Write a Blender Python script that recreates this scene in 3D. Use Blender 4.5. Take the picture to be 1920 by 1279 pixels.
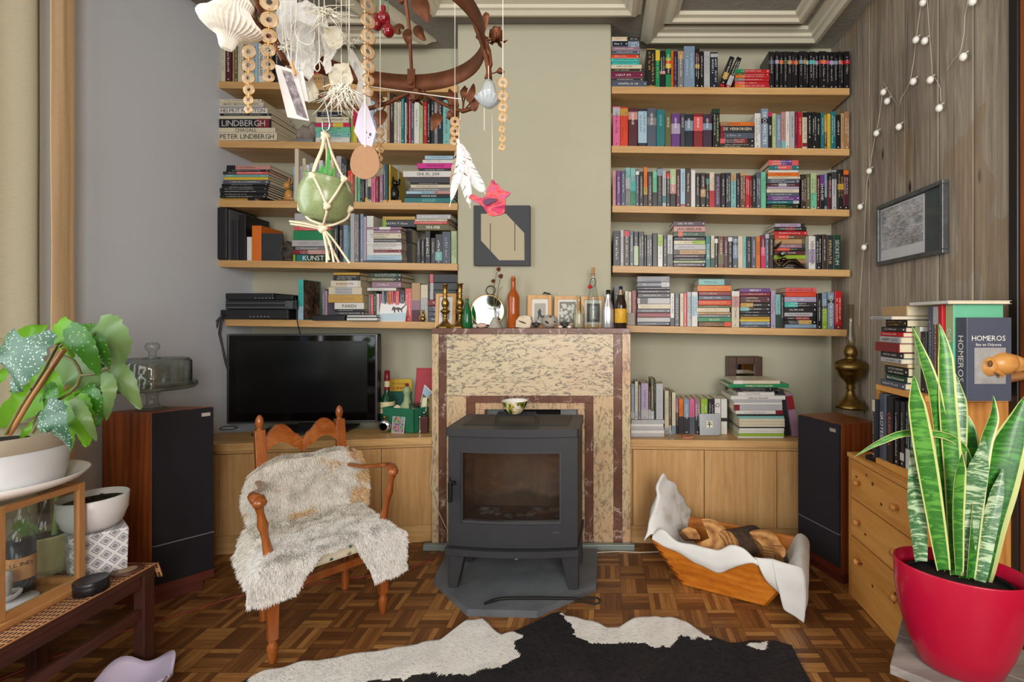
import bpy, math, random
from math import sin, cos, pi, radians, sqrt
from mathutils import Vector, Matrix, noise as mnoise
for _o in list(bpy.data.objects): bpy.data.objects.remove(_o)
SC = bpy.context.scene
COL = SC.collection
RND = random.Random(11)
# ---------------------------------------------------------------- camera, world, light, exposure
F, CX, CY, H = 880.0, 1130.0, 600.0, 1.10        # focal length in pixels of the 1920x1279 frame, optical centre, eye height
cam_d = bpy.data.cameras.new('camera'); cam = bpy.data.objects.new('camera', cam_d); COL.objects.link(cam)
cam.location = (0, 0, H); cam.rotation_euler = (pi/2, 0, 0)
cam_d.sensor_fit = 'HORIZONTAL'; cam_d.sensor_width = 36; cam_d.lens = F/1920*36
cam_d.shift_x = (960-CX)/1920; cam_d.shift_y = (CY-639.5)/1920
cam_d.clip_start = .02; cam_d.clip_end = 60
SC.camera = cam
W = bpy.data.worlds.new('daylight'); SC.world = W; W.use_nodes = True
W.node_tree.nodes['Background'].inputs[0].default_value = (.75, .85, 1, 1)
W.node_tree.nodes['Background'].inputs[1].default_value = .6
SC.view_settings.view_transform = 'Standard'; SC.view_settings.look = 'None'
SC.view_settings.exposure = 0.0; SC.view_settings.gamma = 1; SC.view_settings.use_curve_mapping = False
SC.cycles.use_denoising = True
SC.cycles.max_bounces = 10; SC.cycles.diffuse_bounces = 3; SC.cycles.transparent_max_bounces = 16; SC.cycles.transmission_bounces = 10
SC.cycles.caustics_reflective = False; SC.cycles.caustics_refractive = False; SC.cycles.sample_clamp_indirect = 4
def area(name, loc, rot, sx, sy, power, col=(1, 1, 1)):
    d = bpy.data.lights.new(name, 'AREA'); d.shape = 'RECTANGLE'; d.size = sx; d.size_y = sy; d.energy = power; d.color = col
    o = bpy.data.objects.new(name, d); COL.objects.link(o); o.location = loc; o.rotation_euler = rot; return o
# daylight entering through the window in the left wall and the two behind the camera
area('window_daylight_side', (-1.93, .62, 1.55), (0, -pi/2, 0), 1.6, 1.9, 40, (.93, .97, 1))
area('window_daylight_rear', (-.75, -1.42, 1.6), (pi/2, 0, 0), 1.3, 1.6, 36, (1, .97, .92))
area('window_daylight_rear_second', (.75, -1.42, 1.6), (pi/2, 0, 0), .9, 1.6, 76, (1, .97, .92))
# ---------------------------------------------------------------- helpers
def P(px, py, y): return Vector(((px-CX)*y/F, y, H-(py-CY)*y/F))
def onz(px, py, z=0.0):
    y = (H-z)*F/(py-CY); return Vector(((px-CX)*y/F, y, z))
def onx(px, py, x):
    y = x*F/(px-CX); return Vector((x, y, H-(py-CY)*y/F))
def lin(h):
    h = h.lstrip('#'); c = [int(h[i:i+2], 16)/255 for i in (0, 2, 4)]
    return tuple(x/12.92 if x <= .04045 else ((x+.055)/1.055)**2.4 for x in c)+(1,)
MATS = {}
class NT:
    def __init__(s, name):
        s.m = bpy.data.materials.new(name); s.m.use_nodes = True; s.t = s.m.node_tree
        s.b = s.t.nodes['Principled BSDF']; s.out = s.t.nodes['Material Output']
    def n(s, typ, **kw):
        x = s.t.nodes.new(typ)
        for k, v in kw.items(): setattr(x, k, v)
        return x
    def l(s, a, b): s.t.links.new(a, b)
    def put(s, sock, v):
        if isinstance(v, bpy.types.NodeSocket): s.l(v, sock)
        else: sock.default_value = v
    def math(s, op, a, b=0.0, c=0.0):
        x = s.n('ShaderNodeMath', operation=op)
        for i, v in enumerate((a, b, c)): s.put(x.inputs[i], v)
        return x.outputs[0]
    def mix(s, f, a, b, typ='MIX'):
        x = s.n('ShaderNodeMix', data_type='RGBA', blend_type=typ)
        s.put(x.inputs[0], f); s.put(x.inputs[6], a); s.put(x.inputs[7], b); return x.outputs[2]
    def obj(s, scale=(1, 1, 1), rot=(0, 0, 0)):
        c = s.n('ShaderNodeTexCoord'); m = s.n('ShaderNodeMapping'); m.inputs['Scale'].default_value = scale; m.inputs['Rotation'].default_value = rot
        s.l(c.outputs['Object'], m.inputs[0]); return m.outputs[0]
    def noise(s, vec, scale, detail=4, rough=.5, dist=0.0):
        x = s.n('ShaderNodeTexNoise'); s.l(vec, x.inputs['Vector']); x.inputs['Scale'].default_value = scale; x.inputs['Detail'].default_value = detail
        x.inputs['Roughness'].default_value = rough; x.inputs['Distortion'].default_value = dist; return x.outputs[0]
    def voro(s, vec, scale, feature='F1'):
        x = s.n('ShaderNodeTexVoronoi', feature=feature); s.l(vec, x.inputs['Vector']); x.inputs['Scale'].default_value = scale; return x.outputs['Distance']
    def ramp(s, f, stops, interp='LINEAR'):
        x = s.n('ShaderNodeValToRGB'); e = x.color_ramp; e.interpolation = interp
        while len(e.elements) < len(stops): e.elements.new(.5)
        for el, (p, c) in zip(e.elements, stops): el.position = p; el.color = c if not isinstance(c, str) else lin(c)
        s.l(f, x.inputs[0]); return x.outputs[0]
    def bump(s, h, strength=.2, dist=.01):
        x = s.n('ShaderNodeBump'); x.inputs['Strength'].default_value = strength; x.inputs['Distance'].default_value = dist
        s.l(h, x.inputs['Height']); s.l(x.outputs[0], s.b.inputs['Normal'])
    def base(s, v, rough=.5, metal=0.0, spec=.5):
        s.put(s.b.inputs['Base Color'], v); s.put(s.b.inputs['Roughness'], rough); s.b.inputs['Metallic'].default_value = metal; s.b.inputs['Specular IOR Level'].default_value = spec
        return s.m
def mat(name, col, rough=.5, metal=0.0, var=0.0, vs=20, spec=.5, trans=0.0, ior=1.45, bump=0.0, emit=0.0, sheen=0.0, coat=0.0, alpha=1.0, sss=0.0):
    if name in MATS: return MATS[name]
    t = NT(name); c = lin(col) if isinstance(col, str) else col
    if var:
        nz = t.noise(t.obj(), vs, 5, .6)
        v = t.mix(t.math('MULTIPLY', t.math('SUBTRACT', nz, .3), 2.0), tuple(x*(1-var) for x in c[:3])+(1,), tuple(min(1, x*(1+var)) for x in c[:3])+(1,))
    else: v = c
    t.base(v, rough, metal, spec)
    if bump: t.bump(t.noise(t.obj(), vs*2, 4), bump, .005)
    t.b.inputs['Transmission Weight'].default_value = trans; t.b.inputs['IOR'].default_value = ior
    t.b.inputs['Coat Weight'].default_value = coat; t.b.inputs['Sheen Weight'].default_value = sheen; t.b.inputs['Alpha'].default_value = alpha
    if emit: t.b.inputs['Emission Color'].default_value = c; t.b.inputs['Emission Strength'].default_value = emit
    if sss: t.b.inputs['Subsurface Weight'].default_value = sss; t.b.inputs['Subsurface Radius'].default_value = (.01, .006, .004)
    MATS[name] = t.m; return t.m
def wood(name, stops, axis='x', scale=6, stretch=12, rough=.5, ring=0.0, coat=0.0, bump=.08, fine=60):
    if name in MATS: return MATS[name]
    t = NT(name); s = {'x': (1, stretch, stretch), 'y': (stretch, 1, stretch), 'z': (stretch, stretch, 1)}[axis]
    v = t.obj(s); a = t.noise(v, scale/ stretch*3, 5, .55, .8); b = t.noise(v, fine/stretch*2, 3, .6)
    f = t.math('ADD', t.math('MULTIPLY', a, .75), t.math('MULTIPLY', b, .25))
    if ring:
        w = t.n('ShaderNodeTexWave', wave_type='BANDS', bands_direction={'x': 'Z', 'y': 'X', 'z': 'X'}[axis]); sc = {'x': (.6, 5, 5), 'y': (5, .6, 5), 'z': (5, 5, .6)}[axis]
        t.l(t.obj(sc), w.inputs['Vector']); w.inputs['Scale'].default_value = 2.2; w.inputs['Distortion'].default_value = 9; w.inputs['Detail'].default_value = 2; w.inputs['Detail Scale'].default_value = .7
        f = t.math('ADD', t.math('MULTIPLY', f, 1-ring), t.math('MULTIPLY', w.outputs['Fac'], ring))
    t.base(t.ramp(f, stops), rough); t.b.inputs['Coat Weight'].default_value = coat
    if bump: t.bump(f, bump, .004)
    MATS[name] = t.m; return t.m
class MB:
    def __init__(s, M=None): s.v = []; s.f = []; s.mi = []; s.sm = []; s.M = M
    def add(s, vs, fs, mi=0, smooth=False):
        b = len(s.v); s.v += [(s.M @ Vector(p)) if s.M else Vector(p) for p in vs]
        for f in fs: s.f.append([b+i for i in f]); s.mi.append(mi); s.sm.append(smooth)
        return s
    def box(s, a, b, mi=0):
        x0, y0, z0 = a; x1, y1, z1 = b
        if x0 > x1: x0, x1 = x1, x0
        if y0 > y1: y0, y1 = y1, y0
        if z0 > z1: z0, z1 = z1, z0
        return s.add([(x0, y0, z0), (x1, y0, z0), (x1, y1, z0), (x0, y1, z0), (x0, y0, z1), (x1, y0, z1), (x1, y1, z1), (x0, y1, z1)],
                     [(0, 3, 2, 1), (4, 5, 6, 7), (0, 1, 5, 4), (1, 2, 6, 5), (2, 3, 7, 6), (3, 0, 4, 7)], mi)
    def hexa(s, p, mi=0):           # eight corners: bottom ring then top ring
        return s.add(p, [(0, 3, 2, 1), (4, 5, 6, 7), (0, 1, 5, 4), (1, 2, 6, 5), (2, 3, 7, 6), (3, 0, 4, 7)], mi)
    def frame(s, O, U, V, D, us, vs_, ds, mi=0):   # box in an own frame: origin, three axes, ranges
        O, U, V, D = Vector(O), Vector(U), Vector(V), Vector(D)
        q = lambda u, v, d: O+U*u+V*v+D*d
        (u0, u1), (v0, v1), (d0, d1) = us, vs_, ds
        return s.hexa([q(u0, v0, d0), q(u1, v0, d0), q(u1, v1, d0), q(u0, v1, d0), q(u0, v0, d1), q(u1, v0, d1), q(u1, v1, d1), q(u0, v1, d1)], mi)
    def prism(s, pts, ext, mi=0, smooth=False, caps=True):
        n = len(pts); e = Vector(ext); vs = [Vector(p) for p in pts]; vs += [p+e for p in vs]
        fs = [(i, (i+1) % n, n+(i+1) % n, n+i) for i in range(n)]
        s.add(vs, fs, mi, smooth)
        if caps: s.add(vs[:n], [tuple(range(n-1, -1, -1))], mi); s.add(vs[n:], [tuple(range(n))], mi)
        return s
    def lathe(s, prof, c=(0, 0, 0), n=28, mi=0, sx=1.0, sy=1.0, M=None, smooth=True, rot=0.0, caps=True):
        c = Vector(c); vs = []; fs = []; k = len(prof)
        for r, z in prof:
            for i in range(n):
                a = 2*pi*i/n+rot; p = Vector((r*cos(a)*sx, r*sin(a)*sy, z)); vs.append(c+(M @ p if M else p))
        for j in range(k-1):
            for i in range(n): fs.append((j*n+i, j*n+(i+1) % n, (j+1)*n+(i+1) % n, (j+1)*n+i))
        s.add(vs, fs, mi, smooth)
        if caps and prof[0][0] > 1e-6: s.add(vs[:n], [tuple(range(n-1, -1, -1))], mi)
        if caps and prof[-1][0] > 1e-6: s.add(vs[-n:], [tuple(range(n))], mi)
        return s
    def tube(s, pts, r, n=8, mi=0, smooth=True, flat=1.0, closed=False):
        pts = [Vector(p) for p in pts]; m = len(pts); rs = r if isinstance(r, (list, tuple)) else [r]*m
        vs = []; up = None
        for i, p in enumerate(pts):
            if closed: t = pts[(i+1) % m]-pts[i-1]
            else: t = pts[min(i+1, m-1)]-pts[max(i-1, 0)]
            if t.length < 1e-9: t = Vector((0, 0, 1))
            t.normalize()
            if up is None:
                up = Vector((0, 0, 1)) if abs(t.z) < .9 else Vector((1, 0, 0))
            a = t.cross(up)
            if a.length < 1e-6: a = t.cross(Vector((1, .3, 0)))
            a.normalize(); up = a.cross(t).normalized()
            for k in range(n):
                g = 2*pi*k/n; vs.append(p+a*(rs[i]*cos(g))+up*(rs[i]*sin(g)*flat))
        fs = [(i*n+k, i*n+(k+1) % n, (i+1)*n+(k+1) % n, (i+1)*n+k) for i in range(m-1) for k in range(n)]
        if closed: fs += [((m-1)*n+k, (m-1)*n+(k+1) % n, (k+1) % n, k) for k in range(n)]
        s.add(vs, fs, mi, smooth)
        if not closed: s.add(vs[:n], [tuple(range(n-1, -1, -1))], mi); s.add(vs[-n:], [tuple(range(n))], mi)
        return s
    def ball(s, c, r, n=16, mi=0, M=None, amp=0.0, seed=0.0):
        r = Vector(r) if isinstance(r, (tuple, list, Vector)) else Vector((r, r, r)); c = Vector(c); vs = []; fs = []; m = max(6, n//2)
        for j in range(m+1):
            th = pi*j/m
            for i in range(n):
                a = 2*pi*i/n; d = Vector((sin(th)*cos(a), sin(th)*sin(a), -cos(th)))
                k = 1+amp*mnoise.noise(d*2.2+Vector((seed, seed*.7, 1.3*seed))) if amp else 1
                p = Vector((d.x*r.x, d.y*r.y, d.z*r.z))*k; vs.append(c+(M @ p if M else p))
        fs = [(j*n+i, j*n+(i+1) % n, (j+1)*n+(i+1) % n, (j+1)*n+i) for j in range(m) for i in range(n)]
        return s.add(vs, fs, mi, True)
    def grid(s, fn, nu, nv, mi=0, smooth=True, mfn=None):
        vs = [fn(i/nu, j/nv) for j in range(nv+1) for i in range(nu+1)]
        b = len(s.v); s.add(vs, [], mi)
        for j in range(nv):
            for i in range(nu):
                a = b+j*(nu+1)+i; s.f.append([a, a+1, a+nu+2, a+nu+1]); s.sm.append(smooth)
                s.mi.append(mfn((i+.5)/nu, (j+.5)/nv) if mfn else mi)
        return s
    def text(s, string, O, R_, U_, height=None, width=None, mi=0, align='c'):
        polys, w, h = text_poly(string)
        if not polys or w <= 0: return s
        k = min((height or 1e9)/.72, (width or 1e9)/w); O, R_, U_ = Vector(O), Vector(R_).normalized(), Vector(U_).normalized()
        ox = {'c': -w/2, 'l': 0, 'r': -w}[align]
        for vs, fs in polys: s.add([O+R_*((x+ox)*k)+U_*((y-.36)*k) for x, y in vs], fs, mi)
        return s
    def build(s, name, mats, parent=None, loc=None, bevel=0.0, solid=0.0, sub=0, bseg=2):
        me = bpy.data.meshes.new(name)
        if parent is not None:
            r = parent
            while r.parent: r = r.parent
            off = r.location.copy()
        else:
            if loc is None:
                xs = [p.x for p in s.v]; ys = [p.y for p in s.v]; zs = [p.z for p in s.v]
                loc = ((min(xs)+max(xs))/2, (min(ys)+max(ys))/2, min(zs))
            off = Vector(loc)
        me.from_pydata([tuple(p-off) for p in s.v], [], s.f); me.update()
        if not isinstance(mats, (list, tuple)): mats = [mats]
        for m in mats: me.materials.append(m)
        me.polygons.foreach_set('material_index', s.mi); me.polygons.foreach_set('use_smooth', s.sm)
        o = bpy.data.objects.new(name, me); COL.objects.link(o)
        if parent is not None: o.parent = parent
        else: o.location = off
        if solid: x = o.modifiers.new('thickness', 'SOLIDIFY'); x.thickness = solid; x.offset = 0
        if bevel: x = o.modifiers.new('edge', 'BEVEL'); x.width = bevel; x.segments = bseg; x.limit_method = 'ANGLE'; x.angle_limit = radians(40)
        if sub: x = o.modifiers.new('smooth', 'SUBSURF'); x.levels = sub; x.render_levels = sub
        return o
def tag(o, label, cat, group=None, kind=None):
    if label: o['label'] = label
    if cat: o['category'] = cat
    if group: o['group'] = group
    if kind: o['kind'] = kind
    return o
def thing(name, label, cat, loc, group=None):
    o = bpy.data.objects.new(name, None); COL.objects.link(o); o.location = loc; o.empty_display_size = .05
    return tag(o, label, cat, group)
def struct(o): o['kind'] = 'structure'; return o
# glyph outlines of the built-in font, read once
GLY = {}
def load_glyphs():
    chars = 'ABCDEFGHIJKLMNOPQRSTUVWXYZabcdefghijklmnopqrstuvwxyz0123456789.-_,!&:?'
    tmp = []
    for c in chars:
        d = bpy.data.curves.new('g', 'FONT'); d.body = c; d.resolution_u = 2; o = bpy.data.objects.new('g', d); COL.objects.link(o); tmp.append((c, o))
    dg = bpy.context.evaluated_depsgraph_get(); dg.update()
    for c, o in tmp:
        me = o.evaluated_get(dg).to_mesh(); vs = [(v.co.x, v.co.y) for v in me.vertices]; fs = [tuple(p.vertices) for p in me.polygons]
        o.evaluated_get(dg).to_mesh_clear()
        x0 = min((v[0] for v in vs), default=0); x1 = max((v[0] for v in vs), default=.3)
        GLY[c] = ([(x-x0, y) for x, y in vs], fs, x1-x0)
    for c, o in tmp:
        d = o.data; bpy.data.objects.remove(o); bpy.data.curves.remove(d)
load_glyphs()
def text_poly(string):
    x = 0.0; out = []
    for c in string:
        if c == ' ': x += .30; continue
        g = GLY.get(c)
        if not g: x += .2; continue
        out.append(([(a+x, b) for a, b in g[0]], g[1])); x += g[2]+.09
    return out, max(x-.09, 0), .72
def rotz(a): return Matrix.Rotation(a, 4, 'Z')
def at(loc, a=0.0): return Matrix.Translation(Vector(loc)) @ rotz(a)
def clump_label(words): return ' '.join(words)
ORD = 'zeroth first second third fourth fifth sixth seventh eighth ninth tenth eleventh twelfth thirteenth fourteenth fifteenth sixteenth seventeenth eighteenth nineteenth twentieth twenty-first twenty-second twenty-third twenty-fourth twenty-fifth twenty-sixth twenty-seventh twenty-eighth twenty-ninth thirtieth thirty-first thirty-second thirty-third thirty-fourth thirty-fifth thirty-sixth thirty-seventh thirty-eighth thirty-ninth fortieth'.split()
# ---------------------------------------------------------------- room shell
XL, XR, YB, ZC, YS = -1.965, 1.284, 2.64, 2.626, 2.404
XB0, XB1, YBR = -.748, .044, 2.415       # chimney breast
def floor_mat():
    t = NT('mosaic_parquet'); c = t.n('ShaderNodeTexCoord'); sp = t.n('ShaderNodeSeparateXYZ'); t.l(c.outputs['Object'], sp.inputs[0])
    s = .106; m = t.math
    u, v = m('DIVIDE', m('ADD', sp.outputs[0], .031), s), m('DIVIDE', m('ADD', sp.outputs[1], .02), s)
    cu, cv = m('FLOOR', u), m('FLOOR', v); fu, fv = m('FRACT', u), m('FRACT', v)
    par = m('FLOORED_MODULO', m('ADD', cu, cv), 2.0); inv = m('SUBTRACT', 1.0, par)
    across = m('ADD', m('MULTIPLY', par, fu), m('MULTIPLY', inv, fv)); along = m('ADD', m('MULTIPLY', par, v), m('MULTIPLY', inv, u))
    st = m('MULTIPLY', across, 5.0); si = m('FLOOR', st); sf = m('FRACT', st)
    cb = t.n('ShaderNodeCombineXYZ'); t.l(cu, cb.inputs[0]); t.l(cv, cb.inputs[1]); t.l(si, cb.inputs[2])
    wn = t.n('ShaderNodeTexWhiteNoise', noise_dimensions='3D'); t.l(cb.outputs[0], wn.inputs['Vector'])
    gv = t.n('ShaderNodeCombineXYZ'); t.l(m('ADD', m('MULTIPLY', st, 3.2), m('MULTIPLY', wn.outputs['Value'], 40.0)), gv.inputs[0]); t.l(m('MULTIPLY', along, .55), gv.inputs[1]); t.l(m('MULTIPLY', wn.outputs['Value'], 17.0), gv.inputs[2])
    gr = t.noise(gv.outputs[0], 2.2, 5, .65, .6)
    f = m('ADD', m('MULTIPLY', wn.outputs['Value'], .42), m('MULTIPLY', gr, .62))
    col = t.ramp(f, [(.2, '#472a15'), (.45, '#6b4220'), (.62, '#8c5e31'), (.82, '#b48448')])
    e = m('MINIMUM', sf, m('SUBTRACT', 1.0, sf)); g1 = m('GREATER_THAN', e, .035)
    eu = m('MINIMUM', m('MINIMUM', fu, m('SUBTRACT', 1.0, fu)), m('MINIMUM', fv, m('SUBTRACT', 1.0, fv))); g2 = m('GREATER_THAN', eu, .012)
    g = m('MULTIPLY', g1, g2)
    col = t.mix(g, t.mix(.55, col, lin('#1c0f07')), col)
    dust = t.noise(t.obj(), 3.0, 4, .6)
    t.base(col, m('ADD', .34, m('MULTIPLY', dust, .22)))
    t.bump(m('ADD', m('MULTIPLY', g, .6), m('MULTIPLY', gr, .4)), .25, .001)
    return t.m
def plaster(name, col, var=.06, bump=.12, sc=3.0):
    t = NT(name); o = t.obj(); a = t.noise(o, sc, 6, .6); b = t.noise(o, 60, 4, .6); c = lin(col)
    v = t.mix(a, tuple(x*(1-var) for x in c[:3])+(1,), tuple(min(1, x*(1+var)) for x in c[:3])+(1,))
    t.base(v, .85, spec=.2); t.bump(t.math('ADD', a, t.math('MULTIPLY', b, .3)), bump, .01); return t.m
M_floor = floor_mat()
M_back = plaster('sage_plaster', '#b5b29c')
M_left = plaster('lavender_grey_plaster', '#cfd6df', .05)
M_ceil = plaster('stucco_ceiling', '#8e8a80', .05, .5, 14)
M_mould = mat('cream_moulding', '#c9c4ae', .45, var=.04, vs=6)
def plank_mat():
    t = NT('weathered_planks'); c = t.n('ShaderNodeTexCoord'); sp = t.n('ShaderNodeSeparateXYZ'); t.l(c.outputs['Object'], sp.inputs[0])
    v = t.obj((14, 14, .9)); a = t.noise(v, 1.4, 7, .68, 1.6); v2 = t.obj((60, 60, 1.6)); b = t.noise(v2, 1.6, 4, .65)
    big = t.noise(t.obj((3.2, 3.2, .55)), 1.3, 3, .6)
    f = t.math('ADD', t.math('ADD', t.math('MULTIPLY', a, .5), t.math('MULTIPLY', b, .3)), t.math('MULTIPLY', big, .35))
    col = t.ramp(f, [(.30, '#2e2721'), (.44, '#6f6558'), (.58, '#9a8f80'), (.74, '#c6b79d')])
    warm = t.noise(t.obj((2, 2, .8)), 1.6, 3, .5)
    col = t.mix(t.math('MULTIPLY', t.math('GREATER_THAN', warm, .56), .35), col, lin('#8f7350'))
    kn = t.voro(t.obj((7, 7, 2.2)), 1.0); col = t.mix(t.ramp(kn, [(.03, (1, 1, 1, 1)), (.09, (0, 0, 0, 1))]), col, lin('#2b221b'))
    t.base(col, .8, spec=.2); t.bump(f, .35, .004); return t.m
M_plank = plank_mat()
struct(MB().box((XL-.1, -1.6, -.1), (XR+.25, YB+.1, 0)).build('floor', M_floor, loc=(0, 0, 0)))
struct(MB().box((XL-.1, -1.6, ZC), (XR+.25, YB+.1, ZC+.1)).build('ceiling', M_ceil))
struct(MB().box((XL-.1, YB, 0), (XR+.25, YB+.1, ZC)).build('wall_back', M_back))
b = struct(MB().box((XB0, YBR, 0), (XB1, YB-.001, ZC)).build('wall_chimney', M_back, bevel=.008))
wl = MB()
wy0, wy1, wz0, wz1 = -.25, 1.62, .62, 2.5
for a, c in (((-1.6, 0), (wy0, ZC)), ((wy1, 0), (YB, ZC)), ((wy0, 0), (wy1, wz0)), ((wy0, wz1), (wy1, ZC))):
    wl.box((XL-.12, a[0], a[1]), (XL, c[0], c[1]))
struct(wl.build('wall_left', M_left))
wf = MB()
for y in (wy0+.03, (wy0+wy1)/2, wy1-.03): wf.box((XL-.10, y-.03, wz0), (XL-.05, y+.03, wz1))
for z in (wz0+.03, 1.9, wz1-.03): wf.box((XL-.10, wy0, z-.03), (XL-.05, wy1, z+.03))
M_white = mat('white_paint', '#e8e6e0', .4)
struct(wf.build('window_1', M_white))
struct(MB().box((XL-.12, wy0-.03, wz0-.03), (XL+.05, wy1+.03, wz0)).build('window_1_sill', M_white))
# rear wall with two window openings behind the camera
wr = MB()
xs = [(XL-.1, -1.4), (-.1, .3), (1.2, XR+.25)]
for a, c in xs: wr.box((a, -1.6, 0), (c, -1.5, ZC))
for a, c in ((-1.4, -.1), (.3, 1.2)): wr.box((a, -1.6, 0), (c, -1.5, .75)); wr.box((a, -1.6, 2.45), (c, -1.5, ZC))
struct(wr.build('wall_rear', M_left))
for i, (a, c) in enumerate(((-1.4, -.1), (.3, 1.2))):
    w_ = MB()
    for x in (a+.03, (a+c)/2, c-.03): w_.box((x-.03, -1.57, .75), (x+.03, -1.52, 2.45))
    for z in (.78, 2.42): w_.box((a, -1.57, z-.03), (c, -1.52, z+.03))
    struct(w_.build('window_%d' % (i+2), M_white))
# right wall of reclaimed upright boards
edges = [YB, 2.404, 2.26, 2.094, 1.993, 1.796, 1.63, 1.473]
pl = MB(); r_ = random.Random(4)
for i in range(len(edges)-1):
    d = r_.uniform(0, .006); pl.box((XR+d, edges[i+1]+.0022, 0), (XR+.03, edges[i]-.0022, ZC))
M_trimd = mat('black_trim', '#1c1a19', .4)
pl.box((XR+.018, 1.473, 0), (XR+.04, YB, ZC), 1); struct(pl.build('wall_right', [M_plank, M_trimd], bevel=.002))
struct(MB().box((XR-.012, 1.44, 0), (XR+.03, 1.472, ZC)).build('trim_1', M_trimd, bevel=.003))
M_door = wood('door_brown', [(.3, '#5a2d12'), (.55, '#8a4a1f'), (.8, '#a86433')], 'z', 5, 10, .4)
struct(MB().box((XR-.005, -1.5, 0), (XR+.03, 1.438, ZC)).build('door_1', M_door))
# ceiling mouldings: a stepped profile swept along a closed path with mitred corners
def sweep(mb, path, prof, z, closed=True):
    n = len(path); rings = []
    for i, p in enumerate(path):
        p = Vector(p); a = Vector(path[i-1]) if (closed or i) else p*2-Vector(path[1]); c = Vector(path[(i+1) % n]) if (closed or i < n-1) else p*2-Vector(path[i-1])
        d1, d2 = (p-a).normalized(), (c-p).normalized(); n1, n2 = Vector((-d1.y, d1.x)), Vector((-d2.y, d2.x)); m = (n1+n2); m = m/(m.length_squared/2) if m.length > .1 else n1
        rings.append([(p.x+m.x*o, p.y+m.y*o, z-h) for o, h in prof])
    k = len(prof); vs = [q for r in rings for q in r]; fs = []
    for i in range(n if closed else n-1):
        j = (i+1) % n
        for t in range(k-1): fs.append((i*k+t, i*k+t+1, j*k+t+1, j*k+t))
    mb.add(vs, fs)
    if not closed: mb.add(rings[0], [tuple(range(k))]); mb.add(rings[-1], [tuple(range(k-1, -1, -1))])
PRO = [(0, 0), (0, .012), (.012, .02), (.03, .045), (.05, .05), (.065, .035), (.08, .032), (.085, .018), (.11, .014), (.118, 0)]
PRI = [(0, 0), (0, .01), (.012, .022), (.03, .034), (.045, .034), (.055, .02), (.075, .016), (.08, 0)]
def moulding(i, pts, prof):
    m = MB(); sweep(m, pts, prof, ZC); o = m.build('trim_%d' % i, M_mould); struct(o)
moulding(2, [(.205, -1.3), (1.18, -1.3), (1.18, 2.55), (.205, 2.55)], PRO)
moulding(3, [(.375, -1.1), (1.03, -1.1), (1.03, 2.395), (.30, 2.395)], PRI)
moulding(4, [(-1.85, -1.3), (-1.25, -1.3), (-1.04, 2.24), (-.905, 2.555), (-1.85, 2.555)], PRO)
moulding(5, [(-1.7, -1.1), (-1.35, -1.1), (-1.19, 2.2), (-1.11, 2.40), (-1.7, 2.40)], PRI)
moulding(6, [(-.93, -1.3), (.19, -1.3), (.19, 2.325), (-.86, 2.325)], PRO)
# ---------------------------------------------------------------- oak shelves and low cupboards
M_oak = wood('oak_veneer', [(.25, '#a9824f'), (.5, '#c59c65'), (.75, '#d8b27a')], 'x', 5, 9, .42, ring=.06, bump=.03)
M_oakv = wood('oak_veneer_upright', [(.25, '#a47a48'), (.5, '#c09560'), (.75, '#d2aa74')], 'z', 5, 8, .42, ring=.07, bump=.03)
SHELF = {}   # name -> (xl, yl_px, xr, yr_px)
def shelf(key, label, xl, yl, xr, yr, th=13.0, depth=.232, xw0=None, xw1=None):
    s = YS/F; x0, x1 = (xl-CX)*s, (xr-CX)*s; z0, z1 = H-(yl-CY)*s, H-(yr-CY)*s; t = th*s
    w0, w1 = (xw0 if xw0 is not None else x0), (xw1 if xw1 is not None else x1)
    m = MB().hexa([(x0, YS, z0-t), (x1, YS, z1-t), (w1, YS+depth, z1-t), (w0, YS+depth, z0-t), (x0, YS, z0), (x1, YS, z1), (w1, YS+depth, z1), (w0, YS+depth, z0)])
    o = m.build('wall_shelf', M_oak, bevel=.0015); tag(o, label, 'shelf', 'oak wall shelves beside the chimney breast'); SHELF[key] = (x0, z0, x1, z1)
def shelf_z(key, x):
    x0, z0, x1, z1 = SHELF[key]; return z0+(z1-z0)*(x-x0)/(x1-x0)
for k, (n, a) in enumerate((('top', (405, 152, 857.5, 160)), ('second', (407, 263, 857.5, 270)), ('third', (409, 375, 857.5, 381)), ('fourth', (411, 487.5, 857.5, 494.5)), ('lowest', (422, 598, 830, 604)))):
    shelf('L%d' % (k+1), '%s oak shelf in the alcove left of the chimney breast' % n, *a)
for k, (n, a) in enumerate((('top', (1147, 162, 1593, 165)), ('second', (1147, 273, 1593, 279)), ('third', (1148, 385, 1593, 393)), ('fourth', (1148.5, 498, 1594, 506)), ('lowest', (1149, 609.5, 1588, 618)))):
    shelf('R%d' % (k+1), '%s oak shelf in the alcove right of the chimney breast' % n, *a)
dv = MB(); a_ = P(553, 0, YS+.004); dx = 7*YS/F; zt, zb = shelf_z('L2', a_.x)-.0365, shelf_z('L3', a_.x)
dv.box((a_.x, YS+.003, zb), (a_.x+dx, YS+.225, zt))
tag(dv.build('shelf_divider', mat('pale_divider', '#c9c0a8', .6)), 'thin pale upright board dividing the third shelf left of the chimney', 'divider')
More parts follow.
